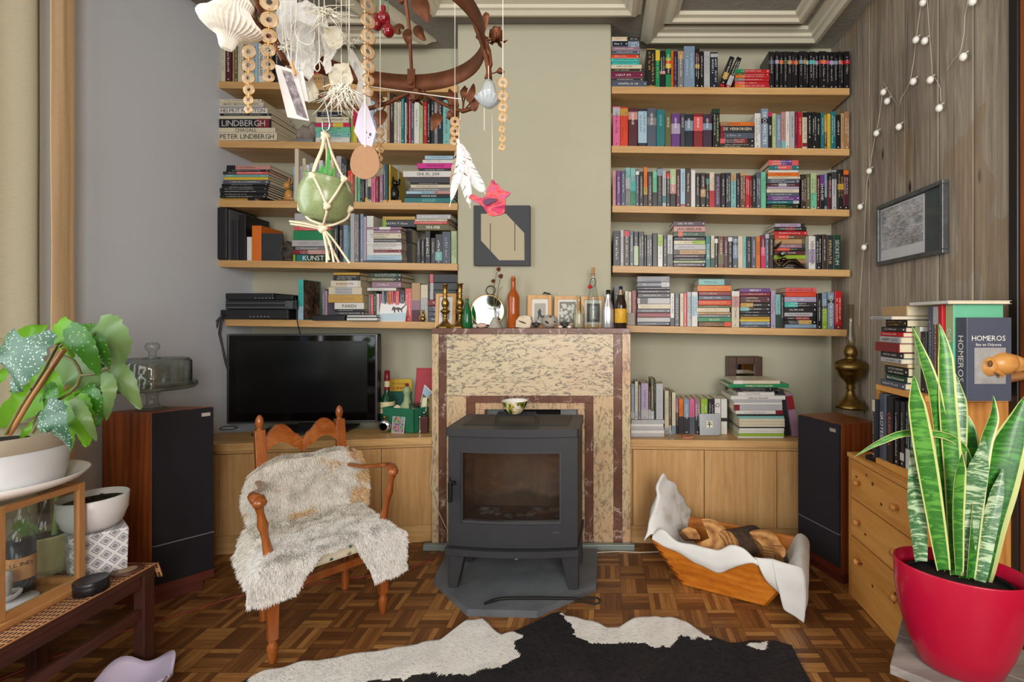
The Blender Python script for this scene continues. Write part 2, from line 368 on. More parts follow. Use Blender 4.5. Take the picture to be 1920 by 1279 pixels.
def cupboard(label, fl, fr, zt, depthy, doors, side):
    # fl, fr: floor points of the front's two ends
    fl, fr = Vector(fl), Vector(fr); U = (fr-fl).normalized(); L = (fr-fl).length; D = Vector((-U.y, U.x, 0)); V = Vector((0, 0, 1))
    t = thing('low_cupboard', label, 'cupboard', (fl+fr)/2)
    m = MB().frame(fl, U, V, D, (0, L), (.0, zt-.05), (.022, depthy)); m.build('carcass', M_oakv, t)
    m = MB().frame(fl, U, V, D, (0, L), (zt-.035, zt), (-.012, depthy)); m.build('top', M_oak, t, bevel=.002)
    m = MB().frame(fl, U, V, D, (0, L), (zt-.05, zt-.036), (.002, .03)); m.build('top_rail', M_oak, t)
    m = MB().frame(fl, U, V, D, (0, L), (0, .085), (.006, .03)); m.build('plinth', M_oak, t)
    for a, c in doors:
        m = MB().frame(fl, U, V, D, (a+.0015, c-.0015), (.088, zt-.053), (0, .02)); m.build('door', M_oakv, t, bevel=.001)
    return t, fl, U, D
cl0 = onz(400, 1042, 0); cl1 = onz(812, 1016, 0); cl0 = cl0+(cl0-cl1)*.16
CLT, CLO, CLU, CLD = cupboard('long oak cupboard under the television, partly behind the armchair', cl0, cl1, .522, .23, [(.0, .18), (.18, .54), (.54, .9), (.9, (cl1-cl0).length)], 'l')
cr0 = onz(1182, 1019, 0); cr1 = onz(1502, 1026, 0); cr1 = cr1+(cr1-cr0)*.29
Lr = (cr1-cr0).length
CRT, CRO, CRU, CRD = cupboard('low oak cupboard right of the fireplace, behind the firewood trough', cr0, cr1, .515, .26, [(.012, .36), (.36, .71), (.71, Lr-.01)], 'r')
# ---------------------------------------------------------------- books
PAL = dict(black='#19181b', charcoal='#2d2d32', dark_grey='#434347', grey='#808084', light_grey='#b9b9bb', white='#e4e2dc', cream='#ddd3b8', navy='#1f2738', slate='#525a6a',
 steel_blue='#8298ae', light_blue='#aacadb', turquoise='#45bdb2', teal='#1f777a', aqua='#82bdb9', green='#1f8a57', dark_green='#18402f', lime='#94b92f', olive='#66623a', pale_green='#b4c996',
 mint='#72c6a0', yellow='#dfc040', ochre='#c2983a', orange='#e2741f', orange_red='#dd4420', red='#c41c26', dark_red='#86222a', maroon='#521c28', burgundy='#762044', pink='#dd6a93', hot_pink='#d3265f',
 magenta='#d83096', dusty_pink='#c79089', coral='#e06060', mauve='#987487', lilac='#b3a4c0', purple='#6a3f86', plum='#402b40', brown='#6b452b', dark_brown='#3b2a20', tan='#bd9a6c', gold='#cda24c', kraft='#a97c55')
M_page = mat('book_pages', '#d9cdae', .8, var=.08, vs=90)
def bookmat(c): return mat('book_'+c, tuple(x*.8 for x in lin(PAL[c])[:3])+(1,), .34, var=.05, vs=30)
LIGHT = set('light_grey white cream light_blue aqua pale_green yellow dusty_pink lilac tan mint turquoise gold orange pink'.split())
def tmat(c): return mat('print_'+c, PAL[c], .5)
BOOKS = []
def book_geo(b, mb, mats):
    """cover, bands and lettering of one book into builders; b: O, R, D, kind, w, h, dep, col, bands, title, tcol"""
    O, Rv, D, Z = b['O'], b['R'], b['D'], b.get('Z', Vector((0, 0, 1)))
    w, h, dep = b['w'], b['h'], b['dep']; up = b['kind'] == 'u'
    T, A, t, a = (Rv, Z, w, h) if up else (Z, Rv, h, w)
    c = min(.0022, t*.12); r = min(.002, t*.25)
    o2 = [(0, dep), (0, r), (r*.4, r*.3), (r*1.2, 0), (t-r*1.2, 0), (t-r*.4, r*.3), (t, r), (t, dep), (t-c, dep), (t-c, c*2), (c, c*2), (c, dep)]
    pts = [O+T*x+D*y for x, y in o2]
    n = len(pts); vs = pts+[p+A*a for p in pts]; fs = [(i, (i+1) % n, n+(i+1) % n, n+i) for i in range(n)]
    caps = [(0, 1, 2, 10, 11), (2, 3, 10), (3, 4, 9, 10), (4, 5, 9), (5, 6, 7, 8, 9)]
    mb.add(vs, fs+caps+[tuple(n+i for i in reversed(f)) for f in caps], 0)
    def slot(m):
        if m not in mats: mats.append(m)
        return mats.index(m)
    for f0, f1, col in b['bands']:
        mb.frame(O, T, A, D, (0, t), (a*f0, a*f1), (-.0004, .0008), slot(bookmat(col)))
    if b['title'] == '~' and t > .007 and hash_(b['label']) % 10 < 6:      # publisher's mark
        k = .945 if not up else .055; r = min(t*.15, .0026)
        mb.frame(O, T, A, D, (t/2-r, t/2+r), (a*k-r, a*k+r), (-.0007, .0008), slot(tmat(b['tcol'])))
    return T, A, t, a, c
def book_pages(b, mb, T, A, t, a, c, mi=0):
    e = min(.003, a*.02); mb.frame(b['O'], T, A, b['D'], (c, t-c), (e, a-e), (c*2, b['dep']-.003), mi)
def book_title(b, mb, T, A, t, a, rnd, mi=0):
    O, D, Rv = b['O'], b['D'], b['R']; up = b['kind'] == 'u'; s = b['title']
    if s == '-': return False
    if up: X, Y = -A, Rv
    else: X, Y = A, T
    mid = O+T*(t/2)+A*(a*b.get('tp', .5))-D*.0009
    if s != '~':
        two = s.split('/')
        if 'LINDB' in s or s in ('CHAGALL', 'HELMUT NEWTON', 'KUNST'): b.update(ts=1.45, tw=.9)
        if s == 'GEORGE': b.update(tp=.72, tw=.3, ts=1.1)
        mid = O+T*(t/2)+A*(a*b.get('tp', .5))-D*.0009
        for i, q in enumerate(two):
            off = (len(two)-1)/2-i
            mb.text(q, mid+Y*(off*t*.42), X, Y, height=t*(.5 if len(two) == 1 else .3)*b.get('ts', 1), width=a*b.get('tw', .82), mi=mi)
        return True
    if t < .0065: return False
    lines = 2 if (t > .021 and rnd.random() < .45) else 1; ch = t*(.22 if lines == 2 else .3)
    ch = min(ch, .011)
    for li in range(lines):
        oy = (li-.5)*t*.42 if lines == 2 else 0
        x = -a*rnd.uniform(.30, .40); end = a*rnd.uniform(.05, .36)
        while x < end:
            if rnd.random() < .16: x += ch*.55; continue
            lw = ch*rnd.uniform(.35, .75); hh = ch*rnd.choice((1, 1, .72)); q = mid+Y*oy
            k = rnd.randint(0, 2)
            if k == 0: mb.add([q+X*x+Y*(-ch/2), q+X*(x+lw*.45)+Y*(-ch/2), q+X*(x+lw*.45)+Y*(hh-ch/2), q+X*x+Y*(hh-ch/2)], [(0, 1, 2, 3)], mi)
            else:
                for u0, u1, v0, v1 in (((0, .28, 0, 1), (.28, 1, .36, .62)) if k == 1 else ((0, 1, .75, 1), (.36, .64, 0, .75))):
                    mb.add([q+X*(x+lw*u0)+Y*(hh*v0-ch/2), q+X*(x+lw*u1)+Y*(hh*v0-ch/2), q+X*(x+lw*u1)+Y*(hh*v1-ch/2), q+X*(x+lw*u0)+Y*(hh*v1-ch/2)], [(0, 1, 2, 3)], mi)
            x += lw+ch*.22
    return True
def parse(line):
    f = [x.strip() for x in line.split('|')]; k = f[0].split(); bands = []; nums = []; col = None
    for w in k:
        if w.startswith('b:'): r, c = w[2:].split(':'); a, b_ = r.split('-'); bands.append((float(a), float(b_), c))
        elif w[0].isdigit(): nums.append(float(w))
        else: col = w
    title = f[1] if len(f) > 1 and f[1] else '~'; tc = f[2] if len(f) > 2 else ('black' if col in LIGHT else 'white')
    say = title.startswith('!'); title = title.lstrip('!')
    return nums, col, bands, title, tc, say
def addbook(**k):
    k['label'] = k['label'].replace(' shelf right of chimney', ' right-hand shelf').replace(' shelf left of chimney', ' left-hand shelf').replace('low cupboard right of fireplace', 'right cupboard')
    k.setdefault('cat', 'book'); BOOKS.append(k)
def row(key, where, side, lines, y=YS+.008, dep=.14, grp=None, base=None, cat='book'):
    s = y/F; items = [parse(l) for l in lines.strip().splitlines()]; n = len(items); rr = random.Random(hash_(key+lines[:40]))
    for i, (nu, col, bands, title, tc, say) in enumerate(items):
        x0, x1, yt = nu[:3]; X0, X1 = (x0-CX)*s+.0002, (x1-CX)*s-.0002; zt = H-(yt-CY)*s
        zb = (base if base is not None else max(shelf_z(key, X0), shelf_z(key, X1)))+.0004
        idx = i+1
        w = '%s upright %s%s, %s from %s, %s' % (col.replace('_', ' '), cat, ' lettered '+title.replace('/', ' ') if say else '', ORD[idx], side, where)
        jy = rr.uniform(-.003, .006)
        addbook(O=Vector((X0, y+jy, zb)), R=Vector((1, 0, 0)), D=Vector((0, 1, 0)), kind='u', w=X1-X0, h=zt-zb, dep=(nu[3] if len(nu) > 3 else dep)+rr.uniform(-.006, .006), col=col, bands=bands, title=title, tcol=tc, label=w, group=grp or 'books standing on the '+where, cat=cat)
def hash_(s):
    h = 7
    for c in s: h = (h*131+ord(c)) % 1000003
    return h
def stack(key, where, name, x0, x1, lines, y=YS+.008, dep=.135, base=None, grp=None, cat='book', R=None, D=None):
    s = y/F; items = [parse(l) for l in lines.strip().splitlines()]; n = len(items); rr = random.Random(hash_(key+name))
    xm = ((x0+x1)/2-CX)*s; zb0 = (base if base is not None else max(shelf_z(key, (x0-CX)*s), shelf_z(key, (x1-CX)*s)))+.0004
    tops = [H-(it[0][0]-CY)*s for it in items]+[zb0]
    for i, (nu, col, bands, title, tc, say) in enumerate(items):
        a, b_ = (nu[2], nu[3]) if len(nu) > 3 else (x0, x1)
        X0, X1 = (a-CX)*s, (b_-CX)*s
        if len(nu) <= 3: X0 += rr.uniform(-.002, .002); X1 += rr.uniform(-.003, .002)
        zt, zb = tops[i]-.0003, tops[i+1]
        w = '%s %s%s, %s from top, %s, %s' % (col.replace('_', ' '), cat+' lying', ' lettered '+title if say else '', ORD[i+1], name, where)
        if say and len(w.replace('-', '').split()) > 15: w = w.replace(' lying', '').replace(' lettered', ' titled').replace(' THE LAST OF THE', ' THE LAST')
        addbook(O=Vector((X0, y+rr.uniform(-.004, .004), zb)), R=Vector((1, 0, 0)), D=Vector((0, 1, 0)), kind='s', w=X1-X0, h=zt-zb, dep=(nu[4] if len(nu) > 4 else dep)+rr.uniform(-.008, .008), col=col, bands=bands, title=title, tcol=tc, label=w, group=grp or 'books lying in stacks, '+where, cat=cat)
# ======== right alcove, top shelf
w1 = 'top shelf right of chimney'
stack('R1', w1, 'stack against chimney', 1146.5, 1199, """
69 77 cream 1147 1176 | ~ | orange
77 87 navy 1147 1176 b:.0-.03:white
88 95 mauve
95 102 slate
102 109 orange_red | ~ | white
109 115 turquoise
115 121.5 turquoise | ~ | teal
121.5 129 cream 1146 1203
129 135 dark_brown 1146 1204 | ~ | cream
135 147 burgundy 1146 1206
147 152 charcoal 1146 1206
152 161 slate 1147 1213
""", dep=.13)
stack('R1', w1, 'pair behind chimney stack', 1177, 1198.5, """
70 76 black 1177 1198.5
76 88 steel_blue 1177 1198.5
""", y=YS+.012, base=H-(88-CY)*YS/F+.0004, dep=.12)
row('R1', w1, 'chimney', """
1213 1229 88 black b:.03-.05:gold b:.95-.97:gold | ~ | gold
1229 1237.2 93 green b:.7-.98:yellow | ~ | yellow
1237.4 1247.6 95 black b:.36-.44:dusty_pink | ~
1248 1258 93 green b:.34-.5:black b:.5-.62:yellow b:.62-.7:orange_red b:.7-.78:lime
1258.3 1262.8 95 orange
1263 1270.5 95 plum | ~ | lilac
1271 1282 92 grey b:.74-.95:tan b:.95-1:dark_grey
1282.5 1303 86 steel_blue | ~ | light_blue
1303.5 1312 91 black b:.5-.6:ochre b:.62-.9:maroon
1312.5 1320 95 black
1320.3 1331.5 96 light_grey | ~ | grey
1332 1346 98 navy b:.86-.96:light_grey
""")
stack('R1', w1, 'low red stack', 1378, 1443, """
130 137 red b:.0-.28:green | ~ | white
137 141.5 red b:.0-.28:olive | ~ | white
141.5 146.5 red b:.0-.28:orange
146.5 152 red b:.0-.28:grey
152 158 red b:.0-.28:coral
158 164 red b:.0-.28:orange
""")
bl = 'slate lilac orange olive tan red orange steel_blue ochre light_blue turquoise lilac hot_pink orange magenta lilac steel_blue dusty_pink orange_red red'.split()
be = '1441.6 1452 1453 1460.2 1461.7 1468.5 1469 1476.5 1477 1485 1485.2 1489 1489.3 1496.8 1497.7 1505.7 1506 1511.7 1511.8 1516.5 1517.4 1528.7 1529.2 1535 1535.3 1538.8 1539 1549 1549.9 1555.2 1556 1564 1564.2 1571.8 1572.2 1576.8 1577 1581.8 1582.5 1593'.split()
row('R1', w1, 'the red stack in matching set', '\n'.join('%s %s 96.5 black b:.66-.76:%s | ~ | light_grey' % (be[2*i], be[2*i+1], c) for i, c in enumerate(bl)), dep=.135, grp='matching black volumes with coloured bands on the top shelf')
# two leaning books
for i, (bx, tx, ty) in enumerate(((1348, 1369, 104), (1359.5, 1382.5, 105))):
    s = (YS+.01)/F; p0 = Vector(((bx-CX)*s, YS+.01+.0*i, shelf_z('R1', (bx-CX)*s)+.0035)); dx, dz = (tx-bx)*s, (163-ty)*s; L = sqrt(dx*dx+dz*dz); Z = Vector((dx, 0, dz))/L
    addbook(O=p0, R=Vector((Z.z, 0, -Z.x)), D=Vector((0, 1, 0)), Z=Z, kind='u', w=9*s, h=L, dep=.13, col='black', bands=[(.3, .5, 'gold'), (.05, .12, 'red')] if i == 0 else [(.1, .4, 'light_grey'), (.05, .09, 'red')], title='~', tcol='white', label='black book leaning to the %s, %s' % ('chimney side of its twin' if i == 0 else 'red stack side of its twin', w1), group='books leaning on the '+w1)
# ======== right alcove, second shelf
w2 = 'second shelf right of chimney'
row('R2', w2, 'chimney', """
1149 1163 200 pink b:.78-.97:light_grey | ~ | maroon
1163.4 1177.5 201.5 orange_red b:.78-.96:ochre | ~ | dark_red
1178 1195.6 202 maroon b:.7-.9:dusty_pink |  GEORGE | white
1196.6 1213 203 navy b:.1-.93:light_blue | ~ | slate
1213.6 1230.4 203 slate b:.55-.75:grey | GEORGE | white
1231 1246.8 205 teal b:.1-.93:teal | GEORGE | aqua
1247.2 1258.6 211.6 olive | GEORGE | cream
1259 1275.6 212 purple b:.4-.7:lilac | GEORGE | white
1276 1284 212.5 dark_grey | GEORGE | light_grey
1284.3 1300 213 navy b:.5-.8:steel_blue | GEORGE | white
1300.4 1317.6 213 dark_red b:.48-.9:coral | GEORGE | white
1318 1335 214 plum b:.52-.72:steel_blue | GEORGE | white
1336.3 1349.6 204 black b:.9-.98:dark_green | ~ | pale_green
""")
stack('R2', w2, 'low stack', 1350.5, 1414, """
228 235 orange b:.0-.3:kraft | ~ | maroon
236 248 charcoal b:.0-.12:dark_red | !DE VERBORGEN | cream
248 259.5 slate b:.0-.12:dark_red | ~ | light_grey
259.5 268.5 black b:.4-.8:dark_red b:.0-.15:coral
268.5 277 charcoal | ~ | cream
""")
row('R2', w2, 'the low stack', """
1415.5 1427 212 white | ~ | black
1427.3 1440.4 204 steel_blue b:.62-.75:navy | !DE CORRECTIES | white
1441 1448 210 black b:.88-1:hot_pink | !BEESTEN | white
1448.4 1455.6 212.5 pale_green
1456 1465 214.5 steel_blue
1465.3 1473 210 dusty_pink b:.0-.2:aqua
1473.3 1480.8 209 white | ~ | charcoal
1481 1490 209 light_grey | ~ | charcoal
1490.3 1496.3 210.5 burgundy | ~ | coral
1496.6 1504 210 red
1504.3 1513 210 cream b:.85-.99:black b:.05-.15:dark_red
1514 1522.8 210 black
1523 1531.3 210 black
1531.6 1539 210.5 black
1539.3 1545.4 212 teal
1545.8 1551.4 214.5 ochre b:.0-.5:brown
1551.6 1557.8 213 yellow | ~ | green
1558 1567 209 teal
1567.3 1576.8 215 black
1577.2 1583.6 212 tan
1584 1593 209 kraft | ~ | white
""")
# ======== right alcove, third shelf
w3 = 'third shelf right of chimney'
row('R3', w3, 'chimney', """
1148.6 1155 319.7 dusty_pink | ~ | maroon
1155.8 1164.2 320 purple
1164.6 1172.8 320 slate
1173 1182 314 aqua b:.0-.45:grey b:.45-.72:light_grey
1182.3 1192 315 aqua b:.0-.4:green b:.4-.65:turquoise
1192.2 1198.4 318 slate b:.86-.96:white
1198.6 1206.6 321.5 black
1207 1214 313 orange b:.0-.3:dark_brown b:.3-.5:ochre
1214.5 1223.5 321.5 dark_brown
1223.8 1232 321.5 mint b:.0-.4:charcoal
1232.4 1241.6 315 navy b:.8-.98:steel_blue | ~ | gold
1242 1249 320 light_grey b:.1-.3:teal
1249.3 1256.4 321.5 charcoal b:.8-.96:red
1256.6 1267.6 317 black b:.35-.6:dusty_pink b:.6-1:pale_green
1268 1275.8 317 maroon
1276 1285 316.6 light_blue b:.02-.07:red | ~ | slate
1285.3 1295 315 dark_brown
1295.6 1304 319 white | -
1304.5 1313 324 black | ~ | white
1313.4 1323.2 324 dark_brown b:.3-.52:tan
1323.6 1330.2 325 black b:.7-.85:teal
1330.6 1340 323 cream b:.0-.48:red | ~ | dark_red
1340.3 1352 325 plum | !WITTE OLEANDER | lilac
1352.4 1360.4 324 black
1360.8 1370.2 324 navy
1370.8 1380.8 323 aqua b:.76-.98:tan | ~ | navy
1381 1387.2 325 navy
1387.6 1397.8 323 brown b:.9-1:tan
1398 1406 328.7 red
1406.3 1410 329 dark_red
1410.4 1418 328.7 black
1418.4 1426.6 323 slate
1427 1436.4 322.5 mint
""")
stack('R3', w3, 'stack', 1438.5, 1499, """
300 310.5 coral 1441 1497 b:.4-.78:purple | ~ | white
310.5 318.2 teal 1442 1498 b:.3-.75:coral
318.2 323.3 white 1441 1497 | -
323.3 330.6 orange 1439.5 1498 | ~ | dark_red
330.6 335.6 cream 1439.5 1500
335.6 344 slate
344 349.3 maroon b:.35-.6:light_grey
349.3 354 lilac | -
354 361 cream | ~ | grey
361 367.5 slate
367.5 376.5 purple | ~ | white
376.5 382.4 teal b:.8-.97:light_grey
382.4 391.4 black | ~ | lime
""")
row('R3', w3, 'the stack', """
1502 1512 327 dark_brown
1512.3 1520 326 olive
1520.3 1531 324.7 pale_green b:.05-.45:mint
1531.4 1538.3 328 maroon
1538.6 1547 327 black b:.68-1:purple | !LAAGLAND | white
1547.3 1552 325 steel_blue b:.1-.35:charcoal
1552.2 1560.6 324 maroon b:.8-1:black
1561 1570 319 light_grey b:.78-.97:dark_grey
1570.4 1581.7 318 black b:.5-.64:ochre | ~ | gold
1582 1591.6 318 maroon b:.88-.99:orange b:.0-.1:black
""")
# ======== right alcove, fourth shelf
w4 = 'fourth shelf right of chimney'
row('R4', w4, 'chimney', """
1149.5 1163 433 black
1163.2 1169.8 431 light_grey | ~ | slate
1170 1180.4 431 dark_brown b:.82-.97:red
1180.6 1188.2 433 slate
1188.6 1197 434 charcoal b:.03-.58:pale_green
1197.4 1207.8 434 black
1208 1212 440 charcoal
1212.3 1223 440.7 dark_grey
1223.5 1233 436.6 black | -
1233.4 1243 440.7 white b:.65-.98:lime | ~ | green
1243.3 1250.6 441 black
1250.9 1261.4 440.7 light_grey b:.0-.4:dark_grey
""")
stack('R4', w4, 'chimney-side stack', 1263.5, 1322.5, """
414.5 424 plum
424 434.8 dusty_pink | !JAN SIEBELINK | black
434.8 444 dark_green b:.14-.28:orange_red | ~ | pale_green
444 450.6 charcoal | !De Kameleon | white
450.6 458 cream b:.6-1:lime
458 468.3 light_grey | ~ | grey
468.3 477.2 tan b:.0-.2:dark_brown | ~ | brown
477.2 483.3 plum
483.3 488.6 black
488.6 493 pale_green
493 499.8 plum
""")
row('R4', w4, 'the chimney-side stack', """
1323.4 1332.4 442.5 teal | P.D.JAMES | white
1333 1339.6 442 cream b:.0-.3:dark_green
1340 1346 443 black b:.78-.92:white
1346.4 1356.8 443 brown b:.1-.45:olive
1357.2 1365 443.5 maroon
1365.2 1373.4 443 black b:.84-.97:white
1374 1383.4 443 slate b:.8-.92:steel_blue b:.3-.7:steel_blue
1384 1393 443 cream | ~ | tan
1393.2 1399.8 443 aqua | ~ | slate
1400 1408.6 443.5 black
1408.8 1417.6 444 slate
1418 1426.2 443.5 orange
1427 1434.8 441 burgundy b:.0-.38:hot_pink b:.38-.64:pink | ~ | white
1435 1442.2 437.5 slate b:.86-.98:light_grey
1442.6 1450 440.5 dark_brown
""")
stack('R4', w4, 'stack behind bronze figure', 1452, 1515, """
419 425.6 lilac 1453 1509 b:.86-1:black
425.6 433 black 1452 1512 b:.35-.62:dark_red | ~ | white
433 441 red 1452 1514
441 448.4 brown b:.0-.4:orange_red
448.4 457.6 tan b:.82-1:olive | ~ | kraft
457.6 465 mauve b:.82-1:charcoal
465 470.4 black b:.0-.45:orange_red
470.4 478 maroon
478 485.8 lime | -
485.8 494 kraft
494 504 dark_brown
""", y=YS+.05, dep=.13)
row('R4', w4, 'the bronze figure stack', """
1516.5 1529 443 white b:.2-.6:lilac | VERPOWER | charcoal
1530.4 1541.6 439.6 black
1542 1550.2 439.6 dark_brown
1550.6 1562.4 440.8 charcoal | !IMPRIMATUR | tan
1562.8 1577 440.8 dark_green | !SECRETUM | light_grey
""")
# ======== right alcove, lowest shelf
w5 = 'lowest shelf right of chimney'
row('R5', w5, 'chimney', """
1151 1161 537.5 slate
1172 1177.8 545.7 cream
1178 1184 547 cream
1184.4 1194.4 545 dark_red | ~ | tan
""", y=YS+.06, dep=.13)
stack('R5', w5, 'chimney-side stack', 1195.5, 1256, """
518 529 grey | ~ | slate
529 538.3 slate b:.75-1:light_grey
538.3 543.4 black
543.4 549.8 plum
549.8 558.3 charcoal
558.3 570 light_grey b:.08-.32:charcoal | -
570 579.2 cream | ~ | tan
579.2 586.5 slate
586.5 595.2 dark_red | ~ | coral
595.2 604.2 light_grey | ~ | white
604.2 610.8 slate
""", dep=.14)
row('R5', w5, 'the chimney-side stack', """
1257 1264.6 550 white b:.0-.25:charcoal | ~ | black
1265 1274 550.5 dark_grey | ~ | white
1275 1281.8 550.5 cream
1282 1288 549.4 coral
1288.3 1296.4 547.5 light_grey
1297 1308.5 547.5 white b:.3-.9:light_blue
""")
stack('R5', w5, 'orange-topped stack', 1310, 1371, """
523 535 aqua b:.8-1:charcoal | ~ | slate
535 546.6 orange 1308 1371 | ~ | yellow
546.6 554.2 dark_red
554.2 562.7 slate
562.7 572.4 orange_red | ~ | yellow
572.4 577 olive
577 585.3 cream 1306 1368 | ~ | tan
585.3 590 tan 1308 1370
590 595.2 grey 1308 1370
595.2 603.4 green 1309 1371 | !DE KAT | cream
603.4 614.2 brown b:.8-1:orange_red | ~ | gold
""")
row('R5', w5, 'the orange-topped stack', """
1372 1386.5 546 cream b:.55-.86:dusty_pink b:.86-1:white | ~ | slate
""")
stack('R5', w5, 'purple-topped stack', 1388, 1444, """
540.4 548.3 purple | !MEMORY | white
548.3 555.2 dark_red
555.2 568 maroon | ~ | cream
568 576 black b:.0-.42:ochre
576 583 charcoal b:.0-.3:aqua
583 588.3 black
588.3 594 charcoal | ~ | light_grey
594 598.3 ochre | -
598.3 603.4 yellow | -
603.4 609.5 steel_blue
609.5 615.8 slate
""")
row('R5', w5, 'the purple-topped stack', """
1446 1454.6 545 lilac
1455 1464.2 552 aqua b:.0-.4:dark_green
1464.6 1470 552 black
""")
stack('R5', w5, 'coral-topped stack', 1471, 1530.5, """
539.4 548.2 coral 1472.5 1530 | !DE DANTE CLUB | dark_red
548.2 556.5 orange_red 1472.5 1530 | ~ | coral
556.5 566.5 lilac | ~ | white
566.5 576 charcoal b:.0-.4:turquoise
576 586 black | ~ | white
586 593.5 light_grey b:.88-1:black
593.5 600.2 black b:.35-.8:dark_red
600.2 608 black b:.45-.85:ochre
608 617.4 steel_blue | ~ | light_blue
""")
row('R5', w5, 'the coral-topped stack', """
1532.5 1541 550 black
1542 1551 549 steel_blue b:.0-.56:lime b:.56-.64:plum
1552 1564 548 steel_blue b:.7-.8:charcoal | !SCHOKGOLVEN | white
1565 1578 546.2 red b:.0-.1:dark_red | ~ | white
""")
# ======== left alcove
v1 = 'top shelf left of chimney'
row('L1', v1, 'left', """
407 413 67 yellow
413.5 422 68 cream
422.4 434.5 68 maroon | ~ | white
435 438 70 tan
438.3 445 70 olive
445.3 456 72 cream | ~ | grey
456.5 464.5 72 olive
465 472 74 cream
472.5 483 74 light_blue
483.5 495 80 white | MONDRIAAN | black
495.5 503 82 cream
503.5 513 82 black | ~ | white
513.5 523 84 charcoal
""", dep=.17)
stack('L1', v1, 'stack behind the lace', 588, 612, """
96 106 cream
106 112 aqua
112 134 brown
134 139 red
139 156 tan 585 612
""", dep=.15)
v2 = 'second shelf left of chimney'
stack('L2', v2, 'pile of art books', 408, 505, """
185 191 cream 410 489
191 198 cream 409 493 | HELMUT NEWTON PORTRAITS | black
198 202 light_grey 409 495 | -
202 212 white 409 501 | HELMUT NEWTON | maroon
212 217 black 408 507
217 223 cream 408 508 | -
223 239 black 406 508 b:.75-.97:dark_red | LINDBERGH | light_grey
239 248 cream 406 516 | CHAGALL | charcoal
248 263.6 cream 407 519 | PETER LINDBERGH | black
""", dep=.21, y=YS+.002)
stack('L2', v2, 'stack behind the pot hook', 591, 656, """
209 219 navy 594 640
219 230 cream 592 654
230 237.5 hot_pink b:.5-.8:yellow
237.5 247 mint
247 257 aqua
257 268.4 white
""", dep=.17)
row('L2', v2, 'the hooked-pot stack', """
657.5 661 205 lime
661.3 669 205 yellow b:.5-1:hot_pink
669.5 676 190 steel_blue
676.5 686 192 white
686.5 696 192 white
696.5 706 188 light_blue
706.5 714.5 186 white
715 725 182 cream
725.3 731 173 kraft
731.3 738.3 176 charcoal
739 744 182 cream
744.2 748.4 192 white
748.6 752 190 cream
752.2 758.4 177 teal
758.6 762 192 white
762.2 765.6 182 maroon
765.8 769.4 182 coral
769.7 776 183 slate
776.3 786 191 white | ~ | black
786.3 792.8 186 pale_green
793.2 800 190 red
800.4 807.3 182 black
807.6 813.6 180 charcoal
814 820.6 186 grey
821 830 182 navy
830.4 844 188 aqua
844.4 852.6 186 tan
853 857 178 burgundy
""", dep=.19)
v3 = 'third shelf left of chimney'
stack('L3', v3, 'magazine pile', 415, 506, """
310 318 dusty_pink 425 507 b:.0-.2:black
318 322 black 424 505
322 327 coral 419 504 b:.0-.3:charcoal
327 331.6 aqua 422 503
331.6 337 yellow 420 502 | -
337 344.6 slate 417 504
344.6 348.5 black 416 504
348.5 353 charcoal 415 503
353 357 black 413 503
357 362 charcoal 412 502
362 366.5 black 411 502
366.5 371.3 charcoal 411 501
371.3 375.8 gold 409 477 b:.8-1:black
""", dep=.19, cat='magazine')
row('L3', v3, 'the divider', """
561.5 566.8 312 light_grey
567 573 297 cream
573.4 580 309 white
580.4 588 306 light_grey
588.4 596 308 steel_blue
596.4 604 300 white
604.4 612 304 grey
612.4 622 300 cream
622.4 630 296 ochre
630.4 640 293 light_grey
640.4 650 297 charcoal
650.4 661.6 319 orange_red
662 665 330 dark_red
665.3 669.4 330 pale_green
669.7 674 331 mint
674.3 678.6 336 charcoal
678.9 683.4 336 black
683.7 689 335 grey b:.0-.2:yellow
689.3 696 331 cream b:.1-.6:charcoal
696.3 704 334 pink
704.3 709.6 330 dark_red
710 717 326 mauve
718.5 723 307.5 slate
723.3 725.5 307.5 teal
725.8 728 308 navy
728.3 731.3 308 yellow
""", dep=.18)
row('L3', v3, 'the divider outwards', """
548.5 552.6 312 light_blue
""", dep=.18)
stack('L3', v3, 'stack by the chimney', 767, 850, """
292 299 light_blue 797 850 | ~ | slate
299 305.4 white 792 850 | ~ | grey
305.4 315.3 magenta 782 850 | !MANMADE | burgundy
315.3 320.6 charcoal 785 850
320.6 332 white 756 850 | GNI_RI_2014 | black
332 342.5 dark_grey 768 850 | -
342.5 346 black 770 850
346 352.3 cream 770 850
352.3 358.4 grey 767 850
358.4 364 light_blue 762 850 b:.6-1:dusty_pink | !THE LAST OF THE | navy
364 370.6 black 758 850 | !OOG IN OOG | white
370.6 380.8 teal 758 850 | !JUNGLES | aqua
""", dep=.2)
v4 = 'fourth shelf left of chimney'
row('L4', v4, 'the box file', """
427.5 430.6 417 white
431 445 412 charcoal | -
448 461 403 black | -
461.5 470.5 444 white | -
471.5 489 423 orange | -
""", dep=.17)
stack('L4', v4, 'stack behind the tassel', 549, 624, """
400 413 light_grey 553 620 | -
413 424.5 cream 553 620 | -
424.5 432.4 coral 552 620
432.4 450.2 green 550 622 | -
450.2 462 light_grey 548 622 | ~ | mauve
462 469 grey 553 622
469 477 dark_red 551 620 b:.4-1:dusty_pink
477 491 dark_green 549 625 b:.0-.05:lime b:.08-.35:teal | !KUNST | white
""", dep=.19)
row('L4', v4, 'the tassel stack', """
626 634 422 charcoal
634.4 642 422 black | ~ | white
642.4 651.6 422 steel_blue | ~ | light_blue
652 655.6 424 teal
656 664 400 light_grey | -
664.4 672.6 402 grey
672.9 674.6 430 maroon
675 681 401 steel_blue
681.3 687 406.7 lilac | -
687.3 700 405 white | ~ | light_grey
""", dep=.19)
